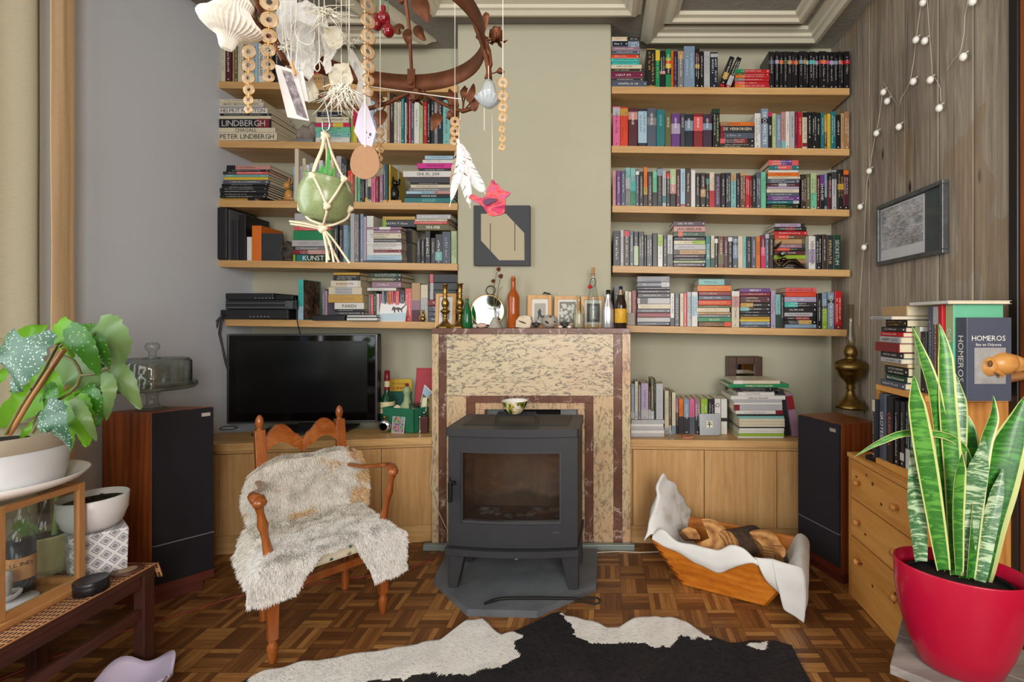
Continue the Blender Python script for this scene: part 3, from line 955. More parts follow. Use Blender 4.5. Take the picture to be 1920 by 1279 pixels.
stack('L4', v4, 'white stack', 688, 753, """
425.5 430.6 mauve 684 753 b:.4-.7:white
430.6 437 mauve 686 751
437 447.4 cream 688 752 | ~ | charcoal
447.4 454.4 dark_grey 688 753 | ~ | white
454.4 459 white 688 753
459 468.4 white 688 753 | ~ | slate
468.4 473.2 dark_red 690 752
473.2 478.6 white 690 752 | -
478.6 488 light_blue 689 754 | ~ | steel_blue
488 494.6 slate 681 754 | -
""", dep=.18)
row('L4', v4, 'the white stack', """
781.5 788.6 448 charcoal
789 796 448 black
797 806.6 433.6 charcoal | ANNE HOLT | white
807 814.8 446 dark_grey
815.4 828 439 dark_grey b:.1-.4:aqua
829 845 434.6 slate | ~ | light_grey
846 856.4 433.6 pale_green
""", dep=.15)
stack('L4', v4, 'pile over the upright books', 782, 846, """
402 411 light_grey 781 845 | ~ | white
411 415 cream 778 838
415 420 coral 776 838
420 430 olive 781 842 | !1914-1918 | white
""", dep=.2, base=H-(432-CY)*(YS+.008)/F)
stack('L4', v4, 'pair behind white stack', 717, 779, """
405.8 412.5 gold 718 779 | -
412.5 425 charcoal 717 779 b:.0-.12:lime
""", dep=.1, y=YS+.07, base=H-(426-CY)*(YS+.07)/F)
stack('L4', v4, 'block under the pair', 724, 776, """
428 455 charcoal 724 772 | -
455 494 dark_grey 724 772 | -
""", dep=.1, y=YS+.075)
v5 = 'lowest shelf left of chimney'
row('L5', v5, 'the video players', """
558 568 524 turquoise b:.0-.34:light_blue | ~ | teal
""", dep=.145, y=YS+.0)
row('L5', v5, 'the turquoise book', """
604 609 542 mauve
609.5 613.5 545 lilac
""", dep=.12, y=YS+.09)
stack('L5', v5, 'yellow-topped stack', 617, 680, """
511 516.2 ochre 626 675 | ~ | yellow
516.2 526 black 626 675 | ~ | white
526 538.6 cream 621 677 b:.55-.9:white | ~ | dark_red
538.6 552.6 cream 617 679 b:.2-.7:light_grey | ~ | grey
552.6 567.6 gold 616 681 | ~ | kraft
567.6 580 white 628 683 | !PAREN | charcoal
580 584.6 charcoal 628 683
584.6 590.6 dark_grey 626 684
590.6 597 black 598 690 | -
597 602.6 charcoal 596 690 | -
""", dep=.15)
row('L5', v5, 'the yellow-topped stack', """
691 694 552 grey
694.3 700 552 coral
700.4 706 548 dark_green
706.4 711 551 white
711.3 714.4 551 pink
714.8 719 546 steel_blue
719.4 723 546 charcoal
723.4 726.8 546 grey
727.2 733 546 orange
733.4 736.6 545 pink
736.8 740 545 dark_red
740.4 748 546 coral
748.4 757.6 545 navy
759 771.6 541 coral
772 787.6 531 tan b:.3-.55:mauve b:.0-.3:maroon | -
788 801.6 534 cream b:.3-.65:light_grey | -
""", dep=.15, y=YS+.03)
stack('L5', v5, 'stack over the upright books', 691, 752, """
512 519.8 dark_green 694 752
519.8 528.2 olive 690 752 b:.78-1:black
528.2 539.6 mauve 697 752 | ~ | white
539.6 545 white 688 742 | ~ | charcoal
""", dep=.17, y=YS+.02, base=H-(545.4-CY)*(YS+.02)/F)
stack('L5', v5, 'dark stack by the chimney', 803, 856, """
514 530 charcoal b:.06-.17:coral | -
530 544 dark_grey b:.06-.17:light_grey | -
544 562 dark_grey b:.06-.17:light_grey | -
562 573.4 dark_red
573.4 584.4 slate
584.4 594 slate
594 603.6 slate
""", dep=.15)
# ======== on the low cupboard right of the fireplace
wc = 'low cupboard right of fireplace'
CZ = .515
stack('R5', wc, 'flat white pile', 1183, 1245, """
788 795 light_grey | -
795 801 white | -
801 807 light_grey | -
807 813 white | -
813 819 light_grey | -
""", y=2.34, dep=.15, base=CZ)
row('R5', wc, 'fireplace on the flat pile', """
1183 1190 720 steel_blue b:.02-.2:light_grey
1190.4 1196.4 715.6 cream b:.02-.2:light_grey
1196.8 1201.4 722 grey
1202 1216 719 lilac b:.02-.25:light_grey | ~ | slate
1216.4 1220 726 maroon b:.0-.3:light_grey
1220.3 1226.4 710.5 olive b:.0-.2:light_grey
1226.8 1229.4 712 dark_green
1230 1243.4 719.6 light_grey | ~ | steel_blue
""", y=2.36, dep=.12, base=H-(788-CY)*2.34/F)
row('R5', wc, 'the flat pile', """
1246 1254 733 cream b:.0-.15:light_grey | ~ | slate
1254.4 1259 733 olive b:.0-.2:light_grey
1260 1267 736 cream b:.0-.2:steel_blue | ~ | kraft
1267.3 1272.4 747 mauve b:.0-.6:black
1273 1281.6 748.4 orange b:.0-.5:charcoal
1282 1293 748.4 steel_blue b:.0-.48:charcoal
1293.4 1302.6 748.4 pink b:.0-.48:slate
1303 1313.4 748 mauve b:.0-.5:charcoal
1314 1327 748 lime b:.0-.5:dark_green
1327.4 1339.6 748 black | ~ | light_grey
1340 1351.4 748 white | Q | black
1352 1363.4 748 white b:.36-.46:charcoal | -
""", y=2.405, dep=.13, base=CZ)
BOOKS[-2].update(ts=1.35, tp=.82)
stack('R5', wc, 'tall white pile', 1384, 1470, """
713.5 720 cream 1375 1462 b:.0-.2:white | -
720 727 green 1366 1479 | !WISSELS VAN PLANTEN | cream
727 731.5 black 1374 1448
731.5 735 charcoal 1380 1453
735 742.4 white 1384 1452 | ~ | charcoal
742.4 750 white 1371 1473 | !Iedereen Klassiek | charcoal
750 754.6 light_grey 1374 1466 | -
754.6 759 white 1376 1466 | -
759 770 light_grey 1376 1467 b:.0-.12:dark_red | -
770 777 white 1380 1469 b:.84-1:dark_red
777 780.4 charcoal 1382 1467 | -
780.4 785 aqua 1384 1470 | -
785 791 cream 1386 1471 | -
791 796 cream 1386 1471 | -
796 800.6 cream 1386 1471 | -
800.6 803 charcoal 1384 1470 | -
803 808.6 white 1386 1470 | -
808.6 813 white 1385 1470 | -
813 818 lime 1385 1470 | -
818 823 white 1384 1470 | -
823 827 white 1384 1470 | -
""", y=2.325, dep=.19, base=CZ, cat='magazine')
# ---------------------------------------------------------------- books on the pine crate against the right wall, spines facing into the room
def crate_book(kind, y0, y1, z0, z1, x, dep, col, bands, title, tc, label):
    addbook(O=Vector((x, y1, z0)), R=Vector((0, -1, 0)), D=Vector((1, 0, 0)), kind=kind, w=y1-y0, h=z1-z0, dep=dep, col=col, bands=bands, title=title, tcol=tc, label=label, group='books on and in the pine crate')
CRZ = .862         # top of the crate
XC = 1.0
def zy(py, y): return H-(py-CY)*y/F
# lying stack at the far end: all with spines towards the room
ya, yb = 1.585, 1.72
tops = [(575, 592, 'tan', '-', 'a'), (593.5, 600, 'light_grey', '~', 'b'), (600, 613.5, 'black', '~', 'c'), (613.5, 623, 'charcoal', '~', 'd'), (623, 631.5, 'red', '~', 'e'), (631.5, 643, 'light_grey', 'HAPPY CATS', 'f'), (643, 660, 'dark_red', '-', 'g'), (660, 671, 'charcoal', '~', 'h'), (671, 680, 'light_grey', '~', 'i'), (680, 687.5, 'tan', '-', 'j'), (687.5, 703, 'black', '~', 'k'), (703, 715, 'dark_green', 'Blind Vertrouwen', 'l'), (715, 727, 'slate', '~', 'm')]
yr = 1.68; zs = [zy(t[0], yr) for t in tops]+[CRZ]; zs = [CRZ+(z-zy(727, yr))*.985+.0004 for z in zs[:-1]]+[CRZ+.0004]
for i, t in enumerate(tops):
    jx = [0, -.05, .0, -.004, -.012, -.02, -.026, -.012, -.018, .004, .004, .0, -.006][i]
    crate_book('s', ya+(.0 if i != 0 else .0), yb-.01*(i % 3), zs[i+1], zs[i]-.0004, 1.025+jx, .14 if i else .13, t[2], [], t[3], 'gold' if i == 2 else ('white' if t[2] not in LIGHT else 'charcoal'), '%s book lying %s from top, stack on the pine crate by the board wall' % (t[2].replace('_', ' '), ORD[i+1]))
# upright row towards the near end
up = [(1.545, 1.572, .215, 1.045, 'white', [(.0, 1, 'pale_green')], '~', 'slate'), (1.517, 1.544, .20, 1.045, 'charcoal', [], '~', 'dusty_pink'), (1.492, 1.516, .28, 1.05, 'slate', [], '~', 'light_grey'), (1.470, 1.491, .28, 1.05, 'brown', [(.0, .2, 'light_grey'), (.8, 1, 'light_grey')], '~', 'white'),
      (1.452, 1.469, .285, 1.05, 'red', [], '~', 'white'), (1.418, 1.45, .285, 1.06, 'mint', [(.6, 1, 'pale_green')], 'De Ruitmoedel', 'white'), (1.372, 1.416, .245, 1.065, 'slate', [], 'HOMEROS', 'white')]
for i, (y0, y1, h, x, c, b_, t, tc) in enumerate(up):
    nm = ['white book with a green spine', 'charcoal book with pink spine print', 'slate book with a grey spine', 'brown book with pale spine ends', 'red book', 'tall mint book lettered De Ruitmoedel', 'thick slate blue book with a cover picture'][i]
    crate_book('u', y0+.0005, y1, CRZ+.0006, CRZ+h, x, .15 if i < 6 else .13, c, b_, t, tc, nm+' on pine crate, %s from lying stack' % ORD[i+1])
crate_book('s', 1.40, 1.575, CRZ+.286, CRZ+.296, 1.03, .19, 'white', [], '~', 'light_grey', 'thin white picture book lying across the upright books on the pine crate')
# inside the crate, standing on the chest
CHZ = .57
ins = [(1.70, 1.715, .21, .985, 'charcoal', [(.8, 1, 'cream')], '~', 'white', 'dark grey book with a foggy cover'), (1.662, 1.698, .235, 1.0, 'slate', [], 'GROTESK', 'white', 'thick slate book lettered GROTESK'), (1.628, 1.660, .232, 1.005, 'black', [(.45, .7, 'charcoal')], 'CROMWELL', 'coral', 'black book with red lettering'), (1.603, 1.627, .222, 1.01, 'black', [], '~', 'white', 'black book with white print'), (1.582, 1.602, .222, 1.015, 'charcoal', [(.1, .22, 'white')], '~', 'cream', 'charcoal book with cream print'), (1.558, 1.580, .225, 1.02, 'dark_green', [(.0, .3, 'white')], '~', 'white', 'dark green and white book'), (1.53, 1.556, .235, 1.02, 'light_blue', [], '~', 'steel_blue', 'pale blue book')]
for i, (y0, y1, h, x, c, b_, t, tc, nm) in enumerate(ins):
    crate_book('u', y0+.0005, y1, CHZ+.0305, CHZ+.03+h, x, .14, c, b_, t, tc, nm+' standing inside the pine crate, %s from its far end' % ORD[i+1])
# ---------------------------------------------------------------- build: up to 300 shown largest as things, the rest one body of books
def px_area(b): return b['w']*b['h']/(b['O'].y**2)*(.45 if abs(b['D'].x) > .5 else 1)
bk = [b for b in BOOKS if b['cat'] == 'book']; mg = [b for b in BOOKS if b['cat'] != 'book']
bk.sort(key=px_area, reverse=True)
LIMIT = 320
for b in bk[:LIMIT]+mg:
    rr = random.Random(hash_(b['label'])); mats = [bookmat(b['col'])]; mb = MB(); T, A, t, a, c = book_geo(b, mb, mats)
    loc = b['O']+b['R']*(b['w']/2)+b['D']*(b['dep']/2)
    o = mb.build(b['cat'], mats, loc=loc); tag(o, b['label'], b['cat'], b['group'])
    pb = MB(); book_pages(b, pb, T, A, t, a, c); pb.build('page_block', M_page, o)
    tb = MB()
    if book_title(b, tb, T, A, t, a, rr) and tb.f: tb.build('spine_lettering', tmat(b['tcol']), o)
if bk[LIMIT:]:
    mb = MB(); mats = [M_page]; 
    for b in bk[LIMIT:]:
        m = bookmat(b['col'])
        if m not in mats: mats.append(m)
        sub = MB(); ml = [m]; T, A, t, a, c = book_geo(b, sub, ml); book_pages(b, sub, T, A, t, a, c, len(ml)); ml.append(M_page)
        if book_title(b, sub, T, A, t, a, random.Random(hash_(b['label'])), len(ml)): ml.append(tmat(b['tcol']))
        for x in ml:
            if x not in mats: mats.append(x)
        base = len(mb.v); mb.v += sub.v; mb.f += [[i+base for i in f] for f in sub.f]; mb.sm += sub.sm; mb.mi += [mats.index(ml[i]) for i in sub.mi]
    tag(mb.build('thin_book_filler', mats), 'thin books filling the gaps between the larger books on all the shelves', 'books', kind='stuff')
# ---------------------------------------------------------------- fireplace and stove
YM = 2.273
def XP(px, y): return (px-CX)*y/F
def ZP(py, y): return H-(py-CY)*y/F
def marble(name, base, tint, vein, sc, rot=0, amt=1.0, thin=.035):
    t = NT(name); o = t.obj(sc, (0, rot, 0)); n1 = t.noise(o, 1.6, 8, .62, 1.1); n2 = t.noise(o, 4.0, 6, .6, .6); n3 = t.noise(t.obj((1.5, 1.5, 1.5)), 2.0, 3, .5)
    v = t.math('ABSOLUTE', t.math('SUBTRACT', n1, .5)); v = t.ramp(v, [(0, (1, 1, 1, 1)), (thin, (0, 0, 0, 1))])
    br = t.ramp(n2, [(.40, (0, 0, 0, 1)), (.54, (1, 1, 1, 1))]); m = t.math('MULTIPLY', t.math('MULTIPLY', v, br), amt)
    col = t.mix(t.ramp(n3, [(.35, (0, 0, 0, 1)), (.68, (1, 1, 1, 1))]), lin(base), lin(tint)); col = t.mix(t.math('MULTIPLY', n2, .25), col, lin('#b5a27e'))
    col = t.mix(m, col, lin(vein)); t.base(col, .28); return t.m
M_mar = marble('cream_marble', '#d6c9a6', '#d6bd9e', '#3f3f45', (7.5, 14, 21), radians(14), .95, .05)
M_marv = marble('cream_marble_upright', '#cfbd96', '#cfa27e', '#5a5148', (18, 12, 7), radians(8), .85, .05)
M_red = marble('red_marble', '#4e1e18', '#642c24', '#cdbdb0', (4, 4, 3), .4, .9, .012)
fp = thing('fireplace_surround', 'art deco fireplace surround of cream and dark red marble behind the stove', 'fireplace', (XP(996, YM), YM, 0))
zt = ZP(615.5, YM)
def slab(name, x0, x1, y0, y1, m, dy=0.0, lab=None, back=YBR):
    o = MB().box((XP(x0, YM), YM+dy, ZP(y1, YM) if y1 < 1020 else 0), (XP(x1, YM), back-.001, ZP(y0, YM))).build(name, m, fp, bevel=.0015)
    if lab: o['label'] = lab
    return o
slab('mantel_shelf', 811, 1181, 615.5, 626, M_red, -.012, 'dark red marble mantel shelf')
slab('side_pilaster', 811, 823.3, 626, 1026, M_marv, -.008); slab('side_pilaster', 1166.5, 1182, 626, 1032, M_marv, -.008)
slab('red_pilaster', 823.5, 837, 626, 1026, M_red, -.003, 'dark red marble strip'); slab('red_pilaster', 1150.5, 1166.3, 626, 1032, M_red, -.003, 'dark red marble strip')
slab('frieze_panel', 837.2, 1150.3, 626, 742.5, M_mar, .0)
slab('front_panel', 837.2, 874, 742.8, 1026, M_marv, .0); slab('front_panel', 1112.5, 1150.3, 742.8, 1032, M_marv, .0)
slab('inner_lintel', 874.2, 1112.3, 742.8, 756, M_red, .006, 'dark red marble inner frame'); slab('inner_jamb', 874.2, 889, 756.2, 1026, M_red, .006); slab('inner_jamb', 1096.6, 1112.3, 756.2, 1032, M_red, .006)
slab('inner_border', 889.2, 1096.4, 756.2, 769, M_marv, .014); slab('inner_border', 889.2, 907, 769.2, 1026, M_marv, .014); slab('inner_border', 1083, 1096.4, 769.2, 1032, M_marv, .014)
M_soot = mat('soot_black', '#141313', .8); M_zinc = mat('dull_metal', '#8d9294', .45, .6, var=.08, vs=12)
o = MB().box((XP(907, YM), YM+.10, 0), (XP(1083, YM), YBR-.001, ZP(769, YM))).build('fire_opening', M_soot, fp)
MB().box((XP(907.5, YM), YM+.06, 0), (XP(940, YM), YM+.09, ZP(770, YM))).build('blanking_plate', M_zinc, fp); MB().box((XP(1049, YM), YM+.06, 0), (XP(1082.5, YM), YM+.09, ZP(770, YM))).build('blanking_plate', M_zinc, fp)
M_strip = mat('grey_green_metal', '#8b9791', .45, .3)
for i, (a, c, side) in enumerate(((793, 846, 'left'), (1088, 1190, 'right'))):
    m = MB().box((XP(a, 2.235), 2.235, 0.0), (XP(c, 2.235), YM-.013, .028)); tag(m.build('hearth_strip', M_strip, bevel=.002), 'grey metal strip on the floor along the %s foot of the fireplace' % side, 'strip')
# slate hearth plate
M_slate = mat('slate_stone', '#62666a', .6, var=.28, vs=7, bump=.25)
hp = [(-.694, 1.932), (-.5046, 1.745), (-.2425, 1.735), (-.028, 1.898), (-.02, 2.18), (-.70, 2.17)]
hp = [onz(814, 1097), onz(876, 1156), onz(1007, 1159), onz(1118, 1109), onz(1121.6, 1041), onz(840, 1041)]
tag(MB().prism([(p.x, p.y, 0) for p in hp], (0, 0, .027)).build('hearth_plate', M_slate, bevel=.003), 'octagonal grey slate hearth plate under the stove', 'hearth')
# stove
M_iron = mat('stove_iron', '#37383b', .5, .25, var=.06, vs=25, bump=.04); M_iron2 = mat('stove_iron_dark', '#222326', .55, .2)
HS = .0275
fl, fr = onz(840, 1105.5, HS), onz(1083, 1109.5, HS)
U = (fr-fl).normalized(); Wd = (fr-fl).length; Dd = Vector((-U.y, U.x, 0)); ZZ = Vector((0, 0, 1)); Wd += .004; fl = fl-U*.002
st = thing('wood_stove', 'anthracite cast iron wood stove with a large glass door on the slate plate', 'stove', (fl+fr)/2+Dd*.13)
yst = fl.y
def SZ(py): return H-(py-CY)*(yst+.02)/F
zl, zb, ztp = SZ(1031), SZ(1018), SZ(799.5)
dep = .265
for u0, w1, w2 in ((.0, .068, .034), (Wd, -.075, -.038)):
    for d0, nm in ((.012, 'f'), (dep-.05, 'r')):
        q = lambda u, d, z: fl+U*u+Dd*d+ZZ*(z-HS)
        top = [q(u0, d0, zl), q(u0+w1, d0, zl), q(u0+w1, d0+.045, zl), q(u0, d0+.045, zl)]; bot = [q(u0, d0, HS), q(u0+w2, d0, HS), q(u0+w2, d0+.045, HS), q(u0, d0+.045, HS)]
        if w1 < 0: top = [top[1], top[0], top[3], top[2]]; bot = [bot[1], bot[0], bot[3], bot[2]]
        MB().hexa(bot+top).build('leg', M_iron, st, bevel=.003)
def bow(u, amp=.022): return -amp*(1-((u-Wd/2)/(Wd/2))**2)
def shellbox(mb, u0, u1, z0, z1, d0, d1, amp, n=14, mi=0):     # a bowed slab
    pts = [fl+U*(u0+(u1-u0)*i/n)+Dd*(d0+bow(u0+(u1-u0)*i/n, amp))+ZZ*(z0-HS) for i in range(n+1)]
    pts += [fl+U*u1+Dd*d1+ZZ*(z0-HS), fl+U*u0+Dd*d1+ZZ*(z0-HS)]
    return mb.prism(pts, (0, 0, z1-z0), mi)
shellbox(MB(), -.006, Wd+.006, zl, zb-.003, -.02, dep, .022).build('ash_ledge', M_iron, st, bevel=.004)
body = MB(); sidew = .02
for u0, u1 in ((.002, .024), (Wd-.024, Wd-.002)): body.frame(fl, U, ZZ, Dd, (u0, u1), (zb-HS, ztp-HS-.03), (.03, dep))
body.frame(fl, U, ZZ, Dd, (.024, Wd-.024), (zb-HS, ztp-HS-.03), (dep-.02, dep)); body.frame(fl, U, ZZ, Dd, (.024, Wd-.024), (zb-HS, zb-HS+.02), (.03, dep-.02))
body.build('body', M_iron2, st, bevel=.004)
fb = MB(); M_brick = mat('fire_brick', '#7a6650', .9, var=.4, vs=8, bump=.2)
za = zb-HS+.02
fb.frame(fl, U, ZZ, Dd, (.03, Wd-.03), (za, ztp-HS-.04), (dep-.035, dep-.021)); fb.frame(fl, U, ZZ, Dd, (.025, .04), (za, ztp-HS-.04), (.035, dep-.036)); fb.frame(fl, U, ZZ, Dd, (Wd-.04, Wd-.025), (za, ztp-HS-.04), (.035, dep-.036)); fb.frame(fl, U, ZZ, Dd, (.041, Wd-.041), (za, za+.05), (.035, dep-.036))
fb.build('fire_lining', M_brick, st)
# embers and ash in the fire box
em = MB(); r_ = random.Random(3)
for i in range(26): em.ball(fl+U*r_.uniform(.08, Wd-.08)+Dd*r_.uniform(.07, .2)+ZZ*(za+.05), (r_.uniform(.01, .03), r_.uniform(.01, .025), r_.uniform(.004, .014)), 8, amp=.4, seed=i)
em.build('ash_bed', mat('ash', '#8f8a82', .95, var=.5, vs=40), st)
gx0, gx1 = (XP(865, yst)-fl.x), (XP(1053, yst)-fl.x); gz0, gz1 = SZ(975), SZ(843)
dr = MB(); n = 14; dz0, dz1 = zb, ztp-.035
for u0, u1, z0, z1 in ((.003, gx0, dz0, dz1), (gx1, Wd-.003, dz0, dz1), (gx0, gx1, dz0, gz0), (gx0, gx1, gz1, dz1)): shellbox(dr, u0, u1, z0, z1, .0, .028, .02)
door = dr.build('door', M_iron, st)
ed = MB()
for u0, u1, z0, z1 in ((gx0, gx0+.006, gz0, gz1), (gx1-.006, gx1, gz0, gz1), (gx0+.006, gx1-.006, gz0, gz0+.008), (gx0+.006, gx1-.006, gz1-.005, gz1)): shellbox(ed, u0, u1, z0, z1, .006, .024, .02)
ed.build('glass_rim', mat('stove_rim', '#55565a', .4, .5), door)
t = NT('sooty_glass'); tr = t.n('ShaderNodeBsdfTransparent'); gl = t.n('ShaderNodeBsdfGlossy'); gl.inputs['Roughness'].default_value = .06; gl.inputs['Color'].default_value = (.9, .85, .8, 1)
df = t.n('ShaderNodeBsdfDiffuse'); nz = t.noise(t.obj((1, 1, 2.2)), 5, 6, .65, .8); t.l(t.ramp(nz, [(.35, '#0e0a08'), (.6, '#2c1d14'), (.8, '#5a3d28')]), df.inputs[0])
mx = t.n('ShaderNodeMixShader'); t.l(t.ramp(nz, [(.3, (.3, .3, .3, 1)), (.7, (.75, .75, .75, 1))]), mx.inputs[0]); t.l(tr.outputs[0], mx.inputs[1]); t.l(df.outputs[0], mx.inputs[2])
fr_ = t.n('ShaderNodeFresnel'); fr_.inputs[0].default_value = 1.5; m2 = t.n('ShaderNodeMixShader'); t.l(t.math('ADD', t.math('MULTIPLY', fr_.outputs[0], .9), .05), m2.inputs[0]); t.l(mx.outputs[0], m2.inputs[1]); t.l(gl.outputs[0], m2.inputs[2]); t.l(m2.outputs[0], t.out.inputs[0])
M_sooty = t.m
gp = MB(); n_ = 20
gp.grid(lambda u, v: fl+U*(gx0-.002+(gx1-gx0+.004)*u)+Dd*(.016+bow(gx0+(gx1-gx0)*u, .02))+ZZ*(gz0-.002+(gz1-gz0+.004)*v-HS), n_, 1); gp.build('glass_pane', M_sooty, door)
hx = XP(850, yst)-fl.x; hd = MB()
hd.frame(fl, U, ZZ, Dd, (hx-.007, hx+.008), (SZ(931)-HS, SZ(893)-HS), (-.045, -.028)); hd.frame(fl, U, ZZ, Dd, (hx-.003, hx+.004), (SZ(893)-HS-.004, SZ(884)-HS), (-.042, -.034)); hd.frame(fl, U, ZZ, Dd, (hx, hx+.012), (SZ(903)-HS, SZ(897)-HS), (-.03, .004))
hd.build('handle', mat('handle_black', '#141416', .35), door, bevel=.003)
nb = fl+U*(XP(1044, yst)-fl.x)+Dd*(bow(XP(1044, yst)-fl.x, .02)-.0012)+ZZ*(SZ(989.5)-HS)
MB().text('DABY', nb, U+Dd*.08, ZZ, height=.0085).build('nameplate_lettering', mat('name_grey', '#5b5c5f', .5), door)
tp = MB(); shellbox(tp, -.004, Wd+.004, ztp-.031, ztp, -.012, dep+.0, .02); tp.build('top_plate', M_iron, st, bevel=.009, bseg=3)
ti = MB(); shellbox(ti, .045, Wd-.045, ztp+.0002, ztp+.002, .05, dep-.02, .012); ti.build('hot_plate', M_iron2, st, bevel=.001)
MB().tube([fl+U*Wd*.53+Dd*.0+ZZ*(zl-HS-.008), fl+U*Wd*.53+Dd*.0+ZZ*(zl-HS-.022)], .009, 10).build('air_knob', M_zinc, st)
# poker on the plate
pk = MB(); z_ = .034
pp = [onz(908, 1132, z_), onz(922, 1127, z_), onz(935, 1123, z_), onz(960, 1121.5, z_), onz(1020, 1121.5, z_), onz(1076, 1122.5, z_)]
pk.tube(pp, [.004, .0055, .0055, .0055, .0055, .0055], 8); hd_ = [onz(1076, 1122.5, z_), onz(1100, 1121, z_), onz(1120, 1121, z_), onz(1125, 1125, z_), onz(1123, 1131, z_-.008), onz(1115, 1133, z_-.012), onz(1096, 1129, z_-.006), onz(1076, 1124, z_)]
pk.tube(hd_, .0035, 8)
tag(pk.build('fire_poker', mat('black_iron', '#1d1c1c', .5, .4)), 'black iron fire poker with loop handle lying on the slate plate', 'poker')
# trivet and mended bowl on the stove
zt_ = ztp+.0022
def on_top(px, py): return onz(px, py, zt_)
tv = thing('trivet', 'small black wire trivet on top of the stove under the bowl', 'trivet', on_top(967, 786))
c4 = [(on_top(930, 794)), (on_top(1008, 795)), (on_top(1003, 787)), (on_top(935, 786))]; hz = .032; g = MB()
a_, b_, c_, d_ = [p+ZZ*hz for p in c4]
for i in range(6):
    f = i/5; g.tube([a_.lerp(b_, f), d_.lerp(c_, f)], .0022, 6)
for i in range(5):
    f = i/4; g.tube([a_.lerp(d_, f), b_.lerp(c_, f)], .0022, 6)
g.build('grid_top', M_iron2, tv)
for p, k in zip(c4, ((-.004, 0), (.004, 0), (.004, 0), (-.004, 0))): MB().tube([p+ZZ*hz, p+ZZ*hz*.5+Vector((k[0]*.3, 0, 0)), p+Vector((k[0], 0, .002))], .0022, 6).build('leg', M_iron2, tv)
bc = (a_+b_+c_+d_)/4+Vector((-.008, 0, .0022)); s = bc.y/F
t = NT('mended_glaze'); n1 = t.voro(t.obj(), 38, 'DISTANCE_TO_EDGE'); n2 = t.noise(t.obj(), 30, 3)
col = t.ramp(n2, [(.42, '#2f4a1e'), (.5, '#54702e'), (.56, '#d9d3b4'), (.7, '#e9e5d8')]); col = t.mix(t.ramp(n1, [(.03, (1, 1, 1, 1)), (.06, (0, 0, 0, 1))]), col, lin('#caa03c')); t.base(col, .25); M_kin = t.m
bw = thing('mended_bowl', 'small green and white bowl mended with gold seams on the trivet', 'bowl', bc)
MB().lathe([(10*s, 0), (12*s, .002), (18*s, 9*s), (23*s, 18*s), (24.5*s, 24*s)], bc, 32, caps=False).build('outside', M_kin, bw)
MB().lathe([(24.5*s, 24*s), (23.8*s, 24.3*s), (22*s, 18*s), (16*s, 8*s), (8*s, 3*s), (.0001, 2.5*s)], bc, 32, caps=False).build('inside', mat('white_glaze', '#ece9e2', .2), bw)
cbl = MB().tube([P(817, 812, 2.255), P(812, 850, 2.258), P(806, 905, 2.26), P(820, 955, 2.256), P(834, 985, 2.257), P(843, 1000, 2.24), P(846, 1012, 2.23)], .0018, 6)
tag(cbl.build('thin_cable', mat('cable_cream', '#cfc6b0', .5)), 'thin pale cable hanging down beside the fireplace surround', 'cable')
tag(MB().tube([onz(1120, 1030, .03)+Vector((0, -.03, 0)), onz(1160, 1034, .008), onz(1200, 1036, .005), onz(1232, 1035, .005), onz(1260, 1032, .005)], .0025, 6).build('floor_cable', mat('cable_cream', '#cfc6b0')), 'pale cable lying on the floor between the fireplace and the firewood trough', 'cable')
# ---------------------------------------------------------------- things on the mantel shelf
MZ = zt+.0003
def glass(name, col, rough=.02, ior=1.45, tint=.0):
    if name in MATS: return MATS[name]
    t = NT(name); tr = t.n('ShaderNodeBsdfTransparent'); tr.inputs[0].default_value = lin(col); g = t.n('ShaderNodeBsdfGlossy'); g.inputs['Roughness'].default_value = rough
    d = t.n('ShaderNodeBsdfDiffuse'); d.inputs[0].default_value = lin(col); m0 = t.n('ShaderNodeMixShader'); m0.inputs[0].default_value = tint; t.l(tr.outputs[0], m0.inputs[1]); t.l(d.outputs[0], m0.inputs[2])
    lw = t.n('ShaderNodeLayerWeight'); lw.inputs[0].default_value = .5; ec = t.mix(t.math('MULTIPLY', t.math('POWER', lw.outputs[1], 4.0), .85), lin(col), tuple(x*.25 for x in lin(col)[:3])+(1,)); t.l(ec, tr.inputs[0]); m = t.n('ShaderNodeMixShader'); t.l(t.math('ADD', t.math('MULTIPLY', t.math('POWER', lw.outputs[1], 2.5), .5), .045), m.inputs[0]); t.l(m0.outputs[0], m.inputs[1]); t.l(g.outputs[0], m.inputs[2]); t.l(m.outputs[0], t.out.inputs[0])
    MATS[name] = t.m; return t.m
M_clear = glass('clear_glass', '#eef2f0'); M_greeng = glass('green_glass', '#2f9a5c', tint=.35); M_orangeg = glass('orange_glass', '#c8641f', tint=.6); M_brass = mat('old_brass', '#a5864a', .32, 1.0, var=.2, vs=30); M_cork = mat('cork', '#b58a5c', .85, var=.2, vs=80)
M_darkg = glass('dark_glass', '#3a2c22', tint=.55)
M_blackp = mat('black_plastic', '#141416', .35); M_pinew = wood('light_pine', [(.3, '#c08a4c'), (.6, '#d6a566'), (.8, '#e0b67c')], 'z', 6, 8, .45)
def scaled(prof, px_w, s): return [(r*px_w*s, z) for r, z in prof]
